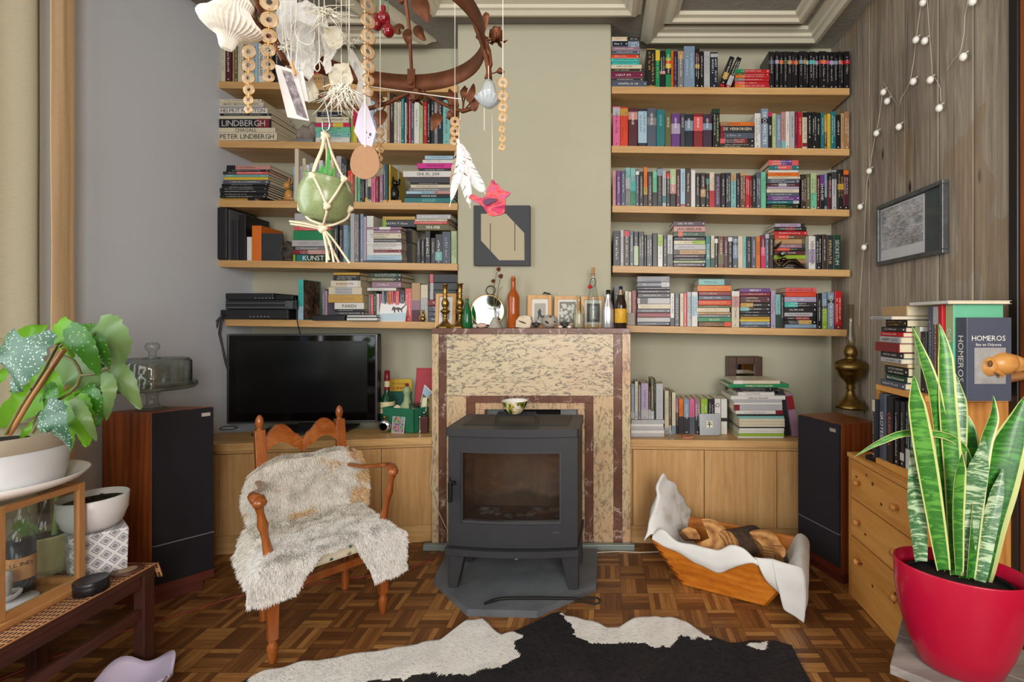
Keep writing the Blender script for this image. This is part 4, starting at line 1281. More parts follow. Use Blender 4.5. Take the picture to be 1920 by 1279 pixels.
def candle(px, ytop, base, y, lab):
    s = y/F; b = Vector((XP(px, y), y, MZ)); h = H-(ytop-CY)*s-MZ; o = thing('candlestick', lab, 'candlestick', b)
    pr = [(.0, .0), (15, 0), (15, .03), (13, .045), (12, .06), (8, .10), (5, .15), (3.4, .2), (3, .24), (5, .26), (3.2, .29), (5.5, .33), (8.8, .37), (8.8, .395), (5, .43), (3.6, .46), (5.6, .5), (6.8, .54), (6.6, .60), (4.4, .66), (3.2, .69), (5, .72), (4.2, .74), (3.2, .78), (5.4, .81), (3.6, .84), (4.6, .88), (4.6, .97), (6.4, .985), (6.4, 1.0), (3.4, 1.0), (3.2, .94), (0.0, .94)]
    k = 26
    MB().lathe([(r*s, z*h) for r, z in pr[8:]], b, k).build('stem', M_brass, o); MB().lathe([(r*s*1.12, z*h) for r, z in pr[:9]], b, 8, smooth=False, rot=.39).build('foot', M_brass, o, bevel=.001)
candle(834.8, 533, 0, 2.30, 'brass candlestick with octagonal foot at the end of the mantel, before the small wooden frame'); candle(862.5, 531.5, 0, 2.315, 'brass candlestick with octagonal foot next to the green bottle')
def frame_pic(name, x0, x1, y0, y, wpx, lab, art, lean=.0, mats_art=None, pas=True):
    s = y/F; X0, X1 = XP(x0, y), XP(x1, y); z0 = MZ; z1 = H-(y0-CY)*s; w = wpx*s; o = thing(name, lab, 'picture frame', ((X0+X1)/2, y, z0)); f = MB(); d = .016
    sh = lambda z: lean*(z-z0)
    for a, b, c, e in ((X0, X0+w, z0, z1), (X1-w, X1, z0, z1), (X0+w, X1-w, z0, z0+w), (X0+w, X1-w, z1-w, z1)):
        f.hexa([(a, y+sh(c), c), (b, y+sh(c), c), (b, y+d+sh(c), c), (a, y+d+sh(c), c), (a, y+sh(e), e), (b, y+sh(e), e), (b, y+d+sh(e), e), (a, y+d+sh(e), e)])
    f.build('moulding', M_pinew, o, bevel=.001)
    q = lambda u, v, dd=0: Vector((X0+w+(X1-X0-2*w)*u, y+.008+sh(z0+w+(z1-z0-2*w)*v)-dd, z0+w+(z1-z0-2*w)*v))
    MB().add([q(0, 0), q(1, 0), q(1, 1), q(0, 1)], [(0, 1, 2, 3)]).build('mount', mats_art[0], o)
    a = MB(); art(a, q); a.build('artwork', mats_art[1:], o)
    return o
M_paper = mat('mount_paper', '#dedbd2', .8); M_ink = mat('grey_ink', '#4b4c4e', .7); M_inkl = mat('pale_ink', '#8f9294', .7); M_phk = mat('photo_dark', '#35352f', .5)
def art_blob(a, q):
    for c, r, k in (((.5, .7), .28, 14), ((.5, .32), .3, 14)):
        a.add([q(c[0]+r*cos(2*pi*i/k)*(1.05 if i % 2 else .9), c[1]+.75*r*sin(2*pi*i/k), .001) for i in range(k)], [tuple(range(k))], 1)
        a.add([q(c[0]+r*.5*cos(2*pi*i/k), c[1]+.55*r*sin(2*pi*i/k), .0015) for i in range(k)], [tuple(range(k))], 2)
frame_pic('picture_frame', 815, 853, 550, 2.345, 6, 'small pale wooden frame with a grey ink drawing behind the brass candlesticks', art_blob, .1, [M_paper, M_ink, M_inkl, M_paper])
def art_frog(a, q):
    a.add([q(.18, .12, .0008), q(.86, .12, .0008), q(.86, .82, .0008), q(.18, .82, .0008)], [(0, 1, 2, 3)], 0)
    pts = [(.5, .62), (.6, .52), (.58, .4), (.66, .32), (.8, .36), (.74, .26), (.58, .24), (.5, .32), (.42, .18), (.36, .2), (.42, .34), (.38, .48)]
    a.add([q(u, v, .0014) for u, v in pts], [tuple(range(len(pts)))], 1)
frame_pic('picture_frame', 988.5, 1034, 553, 2.36, 7, 'pine frame with a dark frog silhouette, behind the pale stones', art_frog, .06, [M_paper, mat('photo_grey', '#a9a79d', .6), M_phk])
def art_dots(a, q):
    r = random.Random(5)
    a.add([q(.1, .06, .0008), q(.95, .06, .0008), q(.95, .9, .0008), q(.1, .9, .0008)], [(0, 1, 2, 3)], 1)
    for i in range(26):
        c = (r.uniform(.2, .85), r.uniform(.15, .8)); k = r.uniform(.04, .13); a.add([q(c[0]+k*cos(2*pi*j/10), c[1]+.7*k*sin(2*pi*j/10), .0012+.00004*i) for j in range(10)], [tuple(range(10))], 0)
frame_pic('picture_frame', 1039, 1087, 555, 2.365, 6, 'pine frame with a grey print of round bubbles, behind the short clear bottle', art_dots, .05, [M_paper, mat('photo_pale', '#c7c6bd', .6), mat('photo_mid', '#7c7c74', .6)])
def art_dark(a, q):
    a.add([q(.15, .1, .0008), q(.9, .1, .0008), q(.9, .85, .0008), q(.15, .85, .0008)], [(0, 1, 2, 3)], 0); a.add([q(.3, .2, .0012), q(.75, .2, .0012), q(.75, .75, .0012), q(.3, .75, .0012)], [(0, 1, 2, 3)], 1)
frame_pic('picture_frame', 1089, 1134, 556, 2.365, 6, 'pine frame with a dark photograph, behind the tall swing-top bottle', art_dark, .05, [M_paper, M_phk, mat('photo_mid', '#7c7c74', .6)])
def bottle(name, lab, px, y, prof, m, cap=None, capm=None, extra=None, n=26, wall=True, sy=1.0, sxx=1.0):
    s = y/F; b = Vector((XP(px, y), y, MZ)); o = thing(name, lab, 'bottle', b); MB().lathe([(r*s, z*s) for r, z in prof], b, n, sx=sxx, sy=sy).build('glass_body', m, o)
    if cap: MB().lathe([(r*s, z*s) for r, z in cap], b, 16).build('stopper', capm, o)
    return o, b, s
bottle('glass_bottle', 'slender green glass bottle with a cork, next to the brass candlesticks', 876, 2.31, [(0, 0), (9, 0), (9.5, 2), (9.5, 20), (8, 32), (4, 44), (2.8, 48), (2.8, 54), (3.2, 55), (0, 55)], M_greeng, [(2.2, 53), (2.4, 58), (2.4, 59), (0, 59)], M_cork)
bottle('glass_bottle', 'tall orange glass bottle with a cork in the middle of the mantel', 962.5, 2.335, [(0, 0), (11, 0), (11.5, 1.5), (11.5, 56), (10.5, 62), (6, 69), (4.4, 74), (4.2, 90), (4.6, 91), (4.4, 94), (0, 94)], M_orangeg, [(3.4, 93), (3.6, 97.5), (0, 97.5)], M_cork)
o, b, s = bottle('glass_bottle', 'short clear bottle of pale sand in front of the bubble print', 1085.5, 2.30, [(0, 0), (10.5, 0), (10.8, 2), (10.8, 30), (8.5, 40), (4, 46), (3.6, 58), (4.2, 59), (3.6, 61)], M_clear)
MB().lathe([(0, .8*s), (9.8*s, .8*s), (9.8*s, 26*s), (0, 27*s)], b, 20).build('contents', mat('pale_sand', '#c9bca0', .9, var=.2, vs=60), o)
o, b, s = bottle('glass_bottle', 'tall clear swing-top bottle with a red ball on its wire', 1112, 2.315, [(0, 0), (10.8, 0), (11.2, 2), (11.2, 50), (8.6, 66), (5.4, 82), (4, 90), (3.8, 100), (4.4, 102)], M_clear, [(2.8, 98), (3.2, 110), (3.4, 113), (0, 113)], M_cork)
MB().tube([b+Vector((4.4*s, 0, 92*s)), b+Vector((5.6*s, -3*s, 86*s)), b+Vector((3*s, -5*s, 78*s)), b+Vector((-3*s, -6*s, 75*s)), b+Vector((-6.5*s, -4*s, 80*s)), b+Vector((-5*s, -2*s, 90*s)), b+Vector((0, -4.4*s, 93*s)), b+Vector((4.4*s, 0, 92*s))], .6*s, 6).build('swing_wire', M_iron2, o)
MB().ball(b+Vector((-6*s, -5*s, 77*s)), 4*s, 14).build('red_ball', mat('red_gloss', '#c41d20', .2), o)
o, b, s = bottle('glass_bottle', 'silvery glass bottle with black cap between the swing-top and yellow label bottles', 1140.5, 2.29, [(0, 0), (10, 0), (10.6, 2), (10.6, 32), (9, 42), (4.6, 54), (3.8, 64), (4, 67)], mat('silver_glass', '#c9cbd0', .15, .7), [(4.4, 63), (4.4, 71), (0, 72)], M_blackp, sy=.7)
o, b, s = bottle('glass_bottle', 'dark bottle with a yellow label at the end of the mantel', 1164, 2.285, [(0, 0), (11, 0), (11.4, 2), (11.4, 40), (9.4, 50), (5.6, 62), (4.4, 70)], M_darkg, [(3.4, 69), (3.6, 78), (0, 79)], mat('cap_blue_black', '#1d2233', .3))
MB().lathe([(11.6*s, 10*s), (11.7*s, 10.2*s), (11.7*s, 36*s), (11.6*s, 36.2*s)], b, 26).build('label', mat('yellow_label', '#d9a62a', .5, var=.25, vs=60), o)
MB().lathe([(5.8*s, 62.2*s), (4.7*s, 69*s), (4.2*s, 72*s)], b, 20).build('neck_foil', mat('neck_foil', '#9a8a70', .3, .6), o)
# round mirror tray with ring handle leaning at the wall
y = 2.37; s = y/F; c = Vector((XP(914, y), y, H-(581-CY)*s)); c.z = MZ+31.5*s
mt = thing('round_mirror', 'round silver tray mirror with a ring handle leaning behind the cone vase', 'mirror', (c.x, c.y, MZ)); R90 = Matrix.Rotation(radians(4.0), 3, 'Z') @ Matrix.Rotation(radians(87), 3, 'X')
MB().lathe([(29*s, 0), (31*s, -.2*s), (31.4*s, 1*s), (30.6*s, 1.8*s), (29*s, 1.2*s)], c, 40, M=R90, caps=False).build('rim', mat('brass_rim', '#b49a6a', .25, 1), mt)
MB().lathe([(0, .9*s), (29*s, .9*s)], c, 40, M=R90).build('mirror_glass', mat('mirror_silver', '#d7d9da', .04, 1), mt)
MB().tube([c+Vector((5*s+8.4*s*cos(a), .012, 39*s+8.4*s*sin(a))) for a in [2*pi*i/20 for i in range(20)]], 1.1*s, 8, closed=True).build('ring_handle', mat('dark_metal_ring', '#4b4640', .3, .9), mt)
# cone vase with dried roses
y = 2.31; s = y/F; b = Vector((XP(928.5, y), y, MZ)); vs_ = thing('bud_vase', 'small grey concrete cone vase before the round mirror', 'vase', b)
MB().lathe([(0, 0), (13, 0), (13.4, 1), (4.2, 20), (4, 20.6), (3, 20.4), (2.8, 17), (0, 17)], (0, 0, 0), 24, M=Matrix.Diagonal((s, s, s))).M
mm = MB().lathe([(r*s, z*s) for r, z in [(0, 0), (13, 0), (13.4, 1), (4.2, 20), (4, 20.6), (3, 20.4), (2.8, 17), (0, 17)]], b, 24); mm.build('body', mat('concrete', '#aaa69a', .85, var=.12, vs=60), vs_)
def q3(px, py, y=2.31): return P(px, py, y)
rs = thing('dried_rose', 'dried brown roses standing in the concrete cone vase', 'dried flowers', b+Vector((0, 0, 18*s)))
M_dry = mat('dried_petal', '#6e3a26', .8, var=.3, vs=50); M_stem = mat('dried_stem', '#6b6238', .8)
for pts in ([(928, 597), (927, 575), (926, 550), (928, 530), (931, 512), (934, 508)], [(928.5, 597), (931, 565), (934, 540), (938, 523)], [(928, 597), (927, 580), (925, 548), (925, 530)], [(929, 575), (936, 545), (941, 538)]): MB().tube([q3(*p) for p in pts], .0013, 6).build('stem', M_stem, rs)
for (px, py), r in (((934.5, 505), 4.4), ((938.5, 518), 4.8), ((924.5, 527), 4)):
    m = MB(); cc = q3(px, py)
    for k in range(9):
        a = k*2.4; m.ball(cc+Vector((cos(a)*r*.45*s, sin(a)*r*.45*s, (k % 3-1)*r*.3*s)), (r*.5*s, r*.3*s, r*.6*s), 8, M=rotz(a).to_3x3(), amp=.3, seed=k)
    m.build('flower', M_dry, rs)
M_stone = mat('pale_stone', '#c9bfae', .8, var=.15, vs=20, bump=.1)
def pebble(name, lab, px, y, w, h, m, cat='stone', amp=.25, seed=1, d=.7):
    s = y/F; c = Vector((XP(px, y), y, MZ+h/2*s)); return tag(MB().ball(c, (w/2*s, w/2*s*d, h/2*s), 18, amp=amp, seed=seed).build(name, m, loc=(c.x, c.y, MZ)), lab, cat)
pebble('pebble', 'white and reddish pebble before the round mirror', 903, 2.29, 20, 9.5, mat('red_white_stone', '#d3b8a2', .6, var=.35, vs=25)); pebble('pebble', 'small pale grey pebble at the edge of the reddish one', 890.5, 2.29, 9, 8, M_stone, seed=4)
y = 2.29; s = y/F; b = Vector((XP(981.5, y), y, MZ)); sb = thing('cut_stone', 'half stone with a flat cut face beside the orange bottle', 'stone', b)
pr = [(-15, 2), (-14, 14), (-8, 22), (3, 24), (13, 22), (15.5, 12), (12, 1), (0, 0)]
MB().prism([b+Vector((u*s, .0, v*s)) for u, v in pr], (.002, .03, 0)).build('body', M_stone, sb, bevel=.004); MB().prism([b+Vector((u*s*.93, -.0012, 1*s+v*s*.93)) for u, v in pr], (0, .001, 0)).build('cut_face', mat('cut_stone_face', '#d8c8ac', .5, var=.2, vs=25), sb)
MB().ball(b+Vector((-2*s, -.0015, 11*s)), (8*s, .001, 1.6*s), 12, M=Matrix.Rotation(.35, 3, 'Y')).build('crack', mat('crack_dark', '#5a4a3a', .8), sb)
def star(lab, px, y, r, shells=False):
    s = y/F; b = Vector((XP(px, y), y, MZ)); m = MB(); o = thing('black_star', lab, 'ornament', b)
    for k in range(5):
        a = pi/2+k*2*pi/5; tip = b+Vector((cos(a)*r*s*.9, -.01, max(.6*s, (7+sin(a)*r*.62)*s)))
        m.tube([b+Vector((0, 0, 6*s)), b.lerp(tip, .5)+Vector((0, 0, 3.2*s)), tip], [4.6*s, 3*s, .6*s], 8)
    m.ball(b+Vector((0, 0, 6*s)), (5*s, 5*s, 5*s), 10); m.build('body', mat('black_ceramic', '#1b1a1c', .3), o)
    return o, b, s
star('small black star ornament between the cut stone and the hollow pod', 1006, 2.29, 10.5)
o, b, s = star('black star ornament resting on two white shells', 1059, 2.285, 12)
for dx in (-8, 9): tag(MB().ball(b+Vector((dx*s, -.012, 2.3*s)), (4.5*s, 3.6*s, 2.3*s), 12, amp=.2, seed=dx).build('shell', mat('white_shell', '#e6ded0', .4)), 'white shell under the black star, %s' % ('on the pod side' if dx < 0 else 'on the bottle side'), 'shell')
y = 2.30; s = y/F; b = Vector((XP(1031, y), y, MZ)); pd = thing('seed_pod_vase', 'round grey pod shaped vase with dark holes on the mantel', 'vase', b)
MB().ball(b+Vector((0, 0, 12.5*s)), (15*s, 14*s, 12.5*s), 24, amp=.06).build('body', mat('grey_bisque', '#a7a195', .8, var=.12, vs=25), pd)
for dx, dz, r, tl in ((-4, 11, 4.2, .6), (10, 12, 2.6, -.4), (2, 21, 3, 0)): MB().ball(b+Vector((dx*s, -sqrt(max(.01, 1-(dx/15)**2-((dz-12.5)/12.5)**2))*14*s, dz*s)), (r*s, 1.2*s, r*.5*s), 12, M=Matrix.Rotation(tl, 3, 'Y')).build('hole', mat('hole_dark', '#3a2a20', .9), pd)
y = 2.36; s = y/F; m = MB(); pts = [P(1018, 551, 2.372), P(1021, 548.6, 2.372), P(1025, 550, 2.372), P(1029, 550.6, 2.372), P(1034, 552.6, 2.372)]
m.tube(pts, [.0012, .0042, .0038, .004, .0012], 8)
for px, py in ((1020, 552.5), (1023, 553), (1028, 553.4), (1031, 553.4)): m.tube([P(px, py-2.2, 2.37), P(px-1, py, 2.366)], .001, 5)
tag(m.build('toy_lizard', M_blackp), 'little black toy lizard on top of the frog picture frame', 'toy')
# abstract panel on the chimney breast
y = YBR-.03; s = y/F; X0, X1, Z0, Z1 = XP(888, y), XP(993.5, y), ZP(498, y), ZP(385, y); an = thing('wall_art', 'square anthracite wall panel with a beige cut-cornered shape and two dark lines', 'wall art', ((X0+X1)/2, y, Z0))
MB().box((X0, y, Z0), (X1, YBR-.0005, Z1)).build('panel', mat('anthracite_panel', '#3c3e43', .6, bump=.05, vs=90), an, bevel=.0015)
qq = lambda px, py, d=.001: Vector((XP(px, y), y-d, ZP(py, y)))
MB().prism([qq(*p) for p in ((902, 401), (949, 401), (983, 437), (983.5, 488), (936, 488), (902, 451))], (0, .0009, 0)).build('beige_field', mat('beige_field', '#b3a88c', .6), an)
for px, a, c in ((919.6, 419, 470), (965.4, 418.5, 470)): MB().box(tuple(qq(px-.7, c, .0016)), tuple(qq(px+.7, a, .0008))).build('line_slot', mat('anthracite_panel', '#3c3e43'), an)
# ---------------------------------------------------------------- ornaments and boxes on the left shelves
def zsh(key, px, y=YS+.02): return shelf_z(key, XP(px, y))
def onshelf(key, px, y=YS+.02): return Vector((XP(px, y), y, zsh(key, px, y)+.0004))
SS = YS/F
b = onshelf('L2', 570); o = thing('stone_animal', 'weathered stone figure of an animal seen from behind on a grey slab', 'figurine', b)
M_sto = mat('figure_stone', '#8c8178', .8, var=.3, vs=30, bump=.2)
m = MB(); m.box((b.x-.05, b.y-.01, b.z), (b.x+.052, b.y+.12, b.z+.018)); m.build('slab', mat('slab_grey', '#6e7376', .6, var=.1, vs=30), o, bevel=.002)
m = MB(); m.ball(b+Vector((-.005, .05, .062)), (.046, .05, .046), 18, amp=.25, seed=2); m.ball(b+Vector((.034, .03, .078)), (.026, .03, .042), 14, amp=.25, seed=5); m.ball(b+Vector((-.034, .03, .05)), (.02, .028, .034), 14, amp=.2, seed=8); m.build('body', M_sto, o)
# carved wooden rabbit
b = onshelf('L3', 537); o = thing('carved_rabbit', 'small carved honey-wood rabbit figure beside the magazine pile', 'figurine', b); M_hon = wood('honey_wood', [(.3, '#a87231'), (.6, '#c8924a'), (.8, '#d8a964')], 'z', 8, 5, .4)
MB().box((b.x-.042, b.y-.012, b.z), (b.x+.046, b.y+.05, b.z+.009)).build('base', wood('base_wood', [(.3, '#7a4a2a'), (.7, '#a06a3e')], 'x', 6, 6), o, bevel=.001)
m = MB(); g = lambda x, z, y=.0: b+Vector((x, .015+y, z))
m.ball(g(.004, .036), (.022, .02, .032), 14); m.ball(g(-.006, .088), (.017, .016, .019), 14); m.ball(g(-.018, .080), (.010, .009, .009), 10); m.ball(g(.012, .016), (.026, .022, .014), 12); m.tube([g(-.012, .05), g(-.018, .03), g(-.016, .012)], [.006, .005, .005], 8)
m.build('body', M_hon, o)
for dx, k in ((.002, .0), (.010, .012)): MB().tube([g(dx, .10, k), g(dx+.003, .118, k), g(dx+.005, .132, k)], [.004, .006, .0012], 8, flat=.6).build('ear', M_hon, o)
# black dog figure on a wooden base
b = onshelf('L3', 737); o = thing('dog_figurine', 'black glossy dog figurine on a pale wood base', 'figurine', b); M_gb = mat('gloss_black', '#121113', .18)
MB().box((b.x-.047, b.y-.014, b.z), (b.x+.048, b.y+.06, b.z+.0125)).build('base', M_pinew, o, bevel=.001)
m = MB(); g = lambda x, z, y=.0: b+Vector((x, .02+y, z+.0125))
m.ball(g(.0, .045), (.021, .022, .042), 14); m.ball(g(.002, .096), (.018, .017, .017), 12); m.ball(g(.016, .094), (.013, .01, .009), 10); m.tube([g(-.012, .05, -.01), g(-.014, .02, -.014), g(-.014, .003, -.015)], .006, 8); m.tube([g(.014, .05, -.01), g(.017, .02, -.014), g(.017, .003, -.015)], .006, 8)
m.build('body', M_gb, o)
for dx, k in ((-.006, .0), (.022, .008)): MB().tube([g(dx, .106, k), g(dx-.002, .12, k), g(dx-.006 if dx < 0 else dx, .137 if dx < 0 else .118, k)], [.006, .005, .001], 8).build('ear', M_gb, o)
tag(MB().add([P(731, 310, YS+.13), P(748, 312, YS+.10), P(748, 378, YS+.10), P(731, 378, YS+.13)], [(0, 1, 2, 3)]).build('leaflet', mat('leaflet_grey', '#b7bbbb', .6, var=.2, vs=20), solid=.002), 'pale grey leaflet leaning behind the black dog figurine', 'leaflet')
# black box file, sketch book, carved face on the fourth shelf
b = onshelf('L4', 416, YS-.012); x0, x1 = XP(406, YS-.012), XP(425, YS-.012); zt_ = ZP(388, YS-.012)
o = thing('box_file', 'tall black box file at the wall end of the fourth shelf', 'box file', ((x0+x1)/2, b.y, b.z)); M_bx = mat('box_black', '#1a1a1d', .5, bump=.06, vs=90)
MB().box((x0, YS-.012, b.z), (x1, YS+.2, zt_)).build('case', M_bx, o, bevel=.008, bseg=3); MB().box((x1+.0005, YS+.0, b.z), (x1+.004, YS+.2, zt_-.01)).build('elastic_edge', mat('edge_grey', '#5a5b5e', .5), o)
m = MB(); p0 = onshelf('L4', 490, YS+.012); a = .62; U_ = Vector((cos(a*.2), sin(a*.2), 0)); D_ = Vector((-U_.y, U_.x, 0)); w = .098; h = .142
o = thing('sketch_book', 'black sketch book with its cover facing out in front of the orange book', 'sketch book', p0)
MB().frame(p0, U_, ZZ, D_, (0, w), (0, h), (0, .002)).build('front_cover', mat('worn_black', '#25272d', .6, var=.25, vs=14), o); MB().frame(p0, U_, ZZ, D_, (.002, w-.003), (.002, h-.003), (.0022, .011)).build('page_block', M_page, o); MB().frame(p0, U_, ZZ, D_, (0, w), (0, h), (.0112, .0132)).build('back_cover', M_bx, o)
b = onshelf('L4', 534, YS+.02); o = thing('wood_carving', 'dark carved wooden head with a wide open mouth', 'figurine', b); M_dk = mat('dark_carved', '#4a3f38', .7, var=.35, vs=30, bump=.3)
m = MB(); g = lambda x, z, y=.0: b+Vector((x, .04+y, z)); m.ball(g(0, .06), (.04, .036, .05), 18, amp=.2, seed=3); m.ball(g(.03, .085, .01), (.02, .02, .02), 10, amp=.2); m.ball(g(-.034, .03), (.016, .02, .022), 10, amp=.3, seed=3); m.ball(g(.034, .03), (.018, .02, .024), 10, amp=.3, seed=6); m.ball(g(0, .012), (.035, .03, .014), 12)
m.build('head', M_dk, o); MB().ball(g(-.004, .064, -.0335), (.017, .004, .013), 12).build('mouth', M_soot, o); MB().tube([g(-.004+.018*cos(t_), .064+.0135*sin(t_), -.035) for t_ in [2*pi*i/16 for i in range(16)]], .0035, 8, closed=True).build('lips', M_dk, o)
# bronze figure with curled tail on the right
b = onshelf('R4', 1472, YS+.012); o = thing('bronze_figurine', 'dark bronze creature with a curled tail before the stack of books', 'figurine', b); M_bz = mat('dark_bronze', '#4a3c30', .28, .9, var=.3, vs=40)
g = lambda px, py, y=YS+.014: P(px, py, y)
m = MB(); m.tube([g(1466, 500), g(1478, 490), g(1490, 490), g(1500, 497), g(1509, 503)], [.008, .013, .015, .010, .004], 10); m.tube([g(1460, 499), g(1453, 490), g(1447.5, 480), g(1448, 472), g(1453, 466), g(1458, 463)], [.006, .004, .0034, .0034, .004, .003], 8); m.ball(g(1468, 476), (.021, .016, .014), 14, M=Matrix.Rotation(-.35, 3, 'Y')); m.ball(g(1461, 489), (.012, .012, .010), 10, amp=.3); m.ball(g(1470, 487), (.016, .012, .012), 12, amp=.4, seed=2)
m.build('body', M_bz, o); MB().tube([g(1453, 466), g(1460, 460), g(1466, 452)], [.008, .007, .001], 8).build('tail_fin', M_bz, o); MB().ball(g(1469, 475, YS+.002), (.016, .006, .010), 12, M=Matrix.Rotation(-.35, 3, 'Y')).build('shell', mat('bronze_patina', '#7f8278', .3, .5), o)
MB().box((XP(1453, YS), YS+.004, b.z), (XP(1513, YS), YS+.03, b.z+.004)).build('base', M_bz, o)
b = onshelf('R5', 1183, YS+.01); m = MB().box((XP(1176, b.y), b.y, b.z), (XP(1190.5, b.y), b.y+.042, ZP(587, b.y))); tag(m.build('concrete_cube', mat('concrete', '#aaa69a'), bevel=.003), 'small grey concrete cube against the dark red book', 'cube')
# ---------------------------------------------------------------- players, calendar, cat on the lowest left shelf
y0 = YS-.022; zb_ = zsh('L5', 470)+.0006
def player(lab, x0, x1, yt, yb, y, dep, base, name='video_player', det=0):
    X0, X1 = XP(x0, y), XP(x1, y); h = (yb-yt)*y/F; o = thing(name, lab, 'player', ((X0+X1)/2, y, base))
    MB().box((X0, y+.004, base), (X1, y+dep, base+h)).build('case', mat('player_black', '#1b1c1f', .45), o, bevel=.002)
    MB().box((X0+.001, y, base+h*.06), (X1-.001, y+.0038, base+h*.94)).build('front_panel', mat('player_front', '#232428', .25), o, bevel=.001)
    if det == 1:
        MB().box((X0+.002, y-.001, base+h*.66), (X1-.04, y, base+h*.7)).build('trim_strip', M_zinc, o); MB().box((X0+.002, y-.001, base+h*.2), (X1-.04, y, base+h*.25)).build('trim_strip', M_zinc, o); MB().box((X1-.055, y-.001, base+h*.1), (X1-.015, y, base+h*.9)).build('grey_flap', mat('flap_grey', '#4d4f54', .4), o)
    for i in range(6 if det != 1 else 0): MB().box((X0+.15+i*.018, y-.001, base+h*.22), (X0+.158+i*.018, y, base+h*.30)).build('button', mat('button_grey', '#8d8f94', .4), o)
    if det == 2: MB().tube([Vector((X0+.012, y, base+h*.5)), Vector((X0+.012, y-.006, base+h*.5))], .006, 12).build('knob', M_blackp, o)
    return base+h
t1 = player('black disc recorder at the bottom of the player stack', 413, 540, 582, 599.5, y0, .2, zb_, det=2)
t2 = player('black video recorder with silver trim in the middle of the player stack', 422.5, 555, 563, 581, y0+.004, .2, t1+.001, det=1)
t3 = player('slim black decoder on top of the player stack', 422.5, 512, 548.5, 561, y0+.004, .16, t2+.0008)
Xa, Xb = XP(514, y0), XP(547, y0); m = MB().box((Xa, y0+.006, t2+.001), (Xb, y0+.11, t2+.026)); tag(m.build('power_adapter', M_blackp, bevel=.002), 'black power adapter block on the video recorder beside the decoder', 'adapter')
cb = MB()
for k, (dx, r) in enumerate(((0, .004), (5, .003), (-4, .003), (8, .0025))):
    cb.tube([P(418+dx*.3, 590, 2.37+.01*k), P(408+dx, 604, 2.385), P(405+dx, 625, 2.40), P(410+dx, 650, 2.42), P(417+dx, 680, 2.44), P(425+dx, 705, 2.47)], r, 6)
tag(cb.build('cable_loom', mat('cable_grey', '#3a3a3d', .5)), 'bundle of grey and black cables hanging from the players behind the television', 'cable')
tag(MB().tube([P(547, 556, 2.39), P(553, 558, 2.395), P(556, 572, 2.385), P(556.5, 598, 2.38), P(559, 612, 2.385), P(563, 626, 2.42), P(565, 650, 2.45)], .0022, 6).build('power_cable', M_blackp), 'thin black cable running from the adapter down over the shelf edge', 'cable')
tq = [o for o in bpy.data.objects if str(o.get('label', '')).startswith('turquoise upright book')][0]; xq = max((tq.matrix_basis @ v.co).x for v in tq.data.vertices)+.0006; zq = zsh('L5', 566)+.003
t = NT('cover_art'); n = t.noise(t.obj((1, 1, .6)), 26, 6, .7, 1.5); t.base(t.ramp(n, [(.36, '#1f1814'), (.5, '#4f3d33'), (.6, '#7d6657'), (.72, '#b09a88')]), .35)
MB().add([(xq, YS+.004, zq), (xq, YS+.142, zq), (xq, YS+.142, ZP(525, YS)), (xq, YS+.004, ZP(525, YS))], [(0, 1, 2, 3)]).build('cover_picture', t.m, tq)
# flat notebooks at the shelf front
def flatbook(lab, x0, x1, yt, yb, y, dep, base, c, mid=None):
    X0, X1 = XP(x0, y), XP(x1, y); h = (yb-yt)*y/F; o = thing('notebook', lab, 'notebook', ((X0+X1)/2, y, base)); mm = mat('notebook_'+c, c, .4)
    MB().box((X0, y, base), (X1, y+dep, base+.0025)).build('back_cover', mm, o); MB().box((X0, y, base+h-.0025), (X1, y+dep, base+h)).build('front_cover', mm, o); MB().box((X0+.002, y+.002, base+.0027), (X1-.003, y+dep-.002, base+h-.0027)).build('page_block', mid or M_page, o); return base+h
zb_ = zsh('L5', 690)+.0006; y1 = YS-.03
a = flatbook('black notebook lying flat before the turquoise book', 586, 647, 594, 602.5, YS-.02, .1, zsh('L5', 647)+.0006, '#1c1c20', M_blackp)
a = flatbook('grey notebook lying flat before the coral books', 649, 708, 597, 603.2, y1, .09, zb_, '#55565c', mat('book_white', '#e4e2dc')); flatbook('dark notebook on top of the grey notebook', 650, 706, 592, 597, y1+.004, .085, a+.0006, '#222226', mat('edge_light', '#c9c7c4'))
# desk calendar
y = YS+.0; o = thing('desk_calendar', 'white desk calendar with a walking cat picture on the lowest shelf', 'calendar', onshelf('L5', 740, y)); zb_ = zsh('L5', 770)+.0006
q = lambda px, py, yy: P(px, py, yy); zz = lambda v, z: Vector((v.x, v.y, z))
A, B_, C_, D_ = zz(q(709, 602, y), zb_), zz(q(760, 602, y), zb_), q(765, 557, y+.05), q(716, 556, y+.05)
MB().add([A, B_, C_, D_], [(0, 1, 2, 3)]).build('front_leaf', mat('calendar_white', '#e9e9ea', .6), o, solid=.0015)
MB().add([zz(q(764, 602, y+.10), zb_), zz(q(716, 602, y+.10), zb_), D_+Vector((0, .004, 0)), C_+Vector((0, .004, 0))], [(0, 1, 2, 3)]).build('back_board', mat('calendar_brown', '#a8683a', .6), o, solid=.002)
f = lambda u, v, d=.0016: A.lerp(B_, u).lerp(D_.lerp(C_, u), v)+Vector((0, -d, d*.6))
m = MB(); m.add([f(0.01, .02), f(.99, .02), f(.99, .34), f(.01, .3)], [(0, 1, 2, 3)], 0)
cat = [(.45, .42), (.47, .56), (.53, .6), (.56, .54), (.7, .56), (.8, .52), (.94, .68), (.96, .66), (.83, .46), (.86, .36), (.83, .35), (.79, .44), (.72, .46), (.74, .36), (.7, .36), (.66, .46), (.58, .46), (.6, .34), (.56, .34), (.52, .46)]
m.add([f(u, v, .0022) for u, v in cat], [tuple(range(len(cat)))], 1); m.build('picture', [mat('calendar_blue', '#b9cdd8', .6), mat('calendar_cat', '#5f5a54', .7)], o)
m = MB()
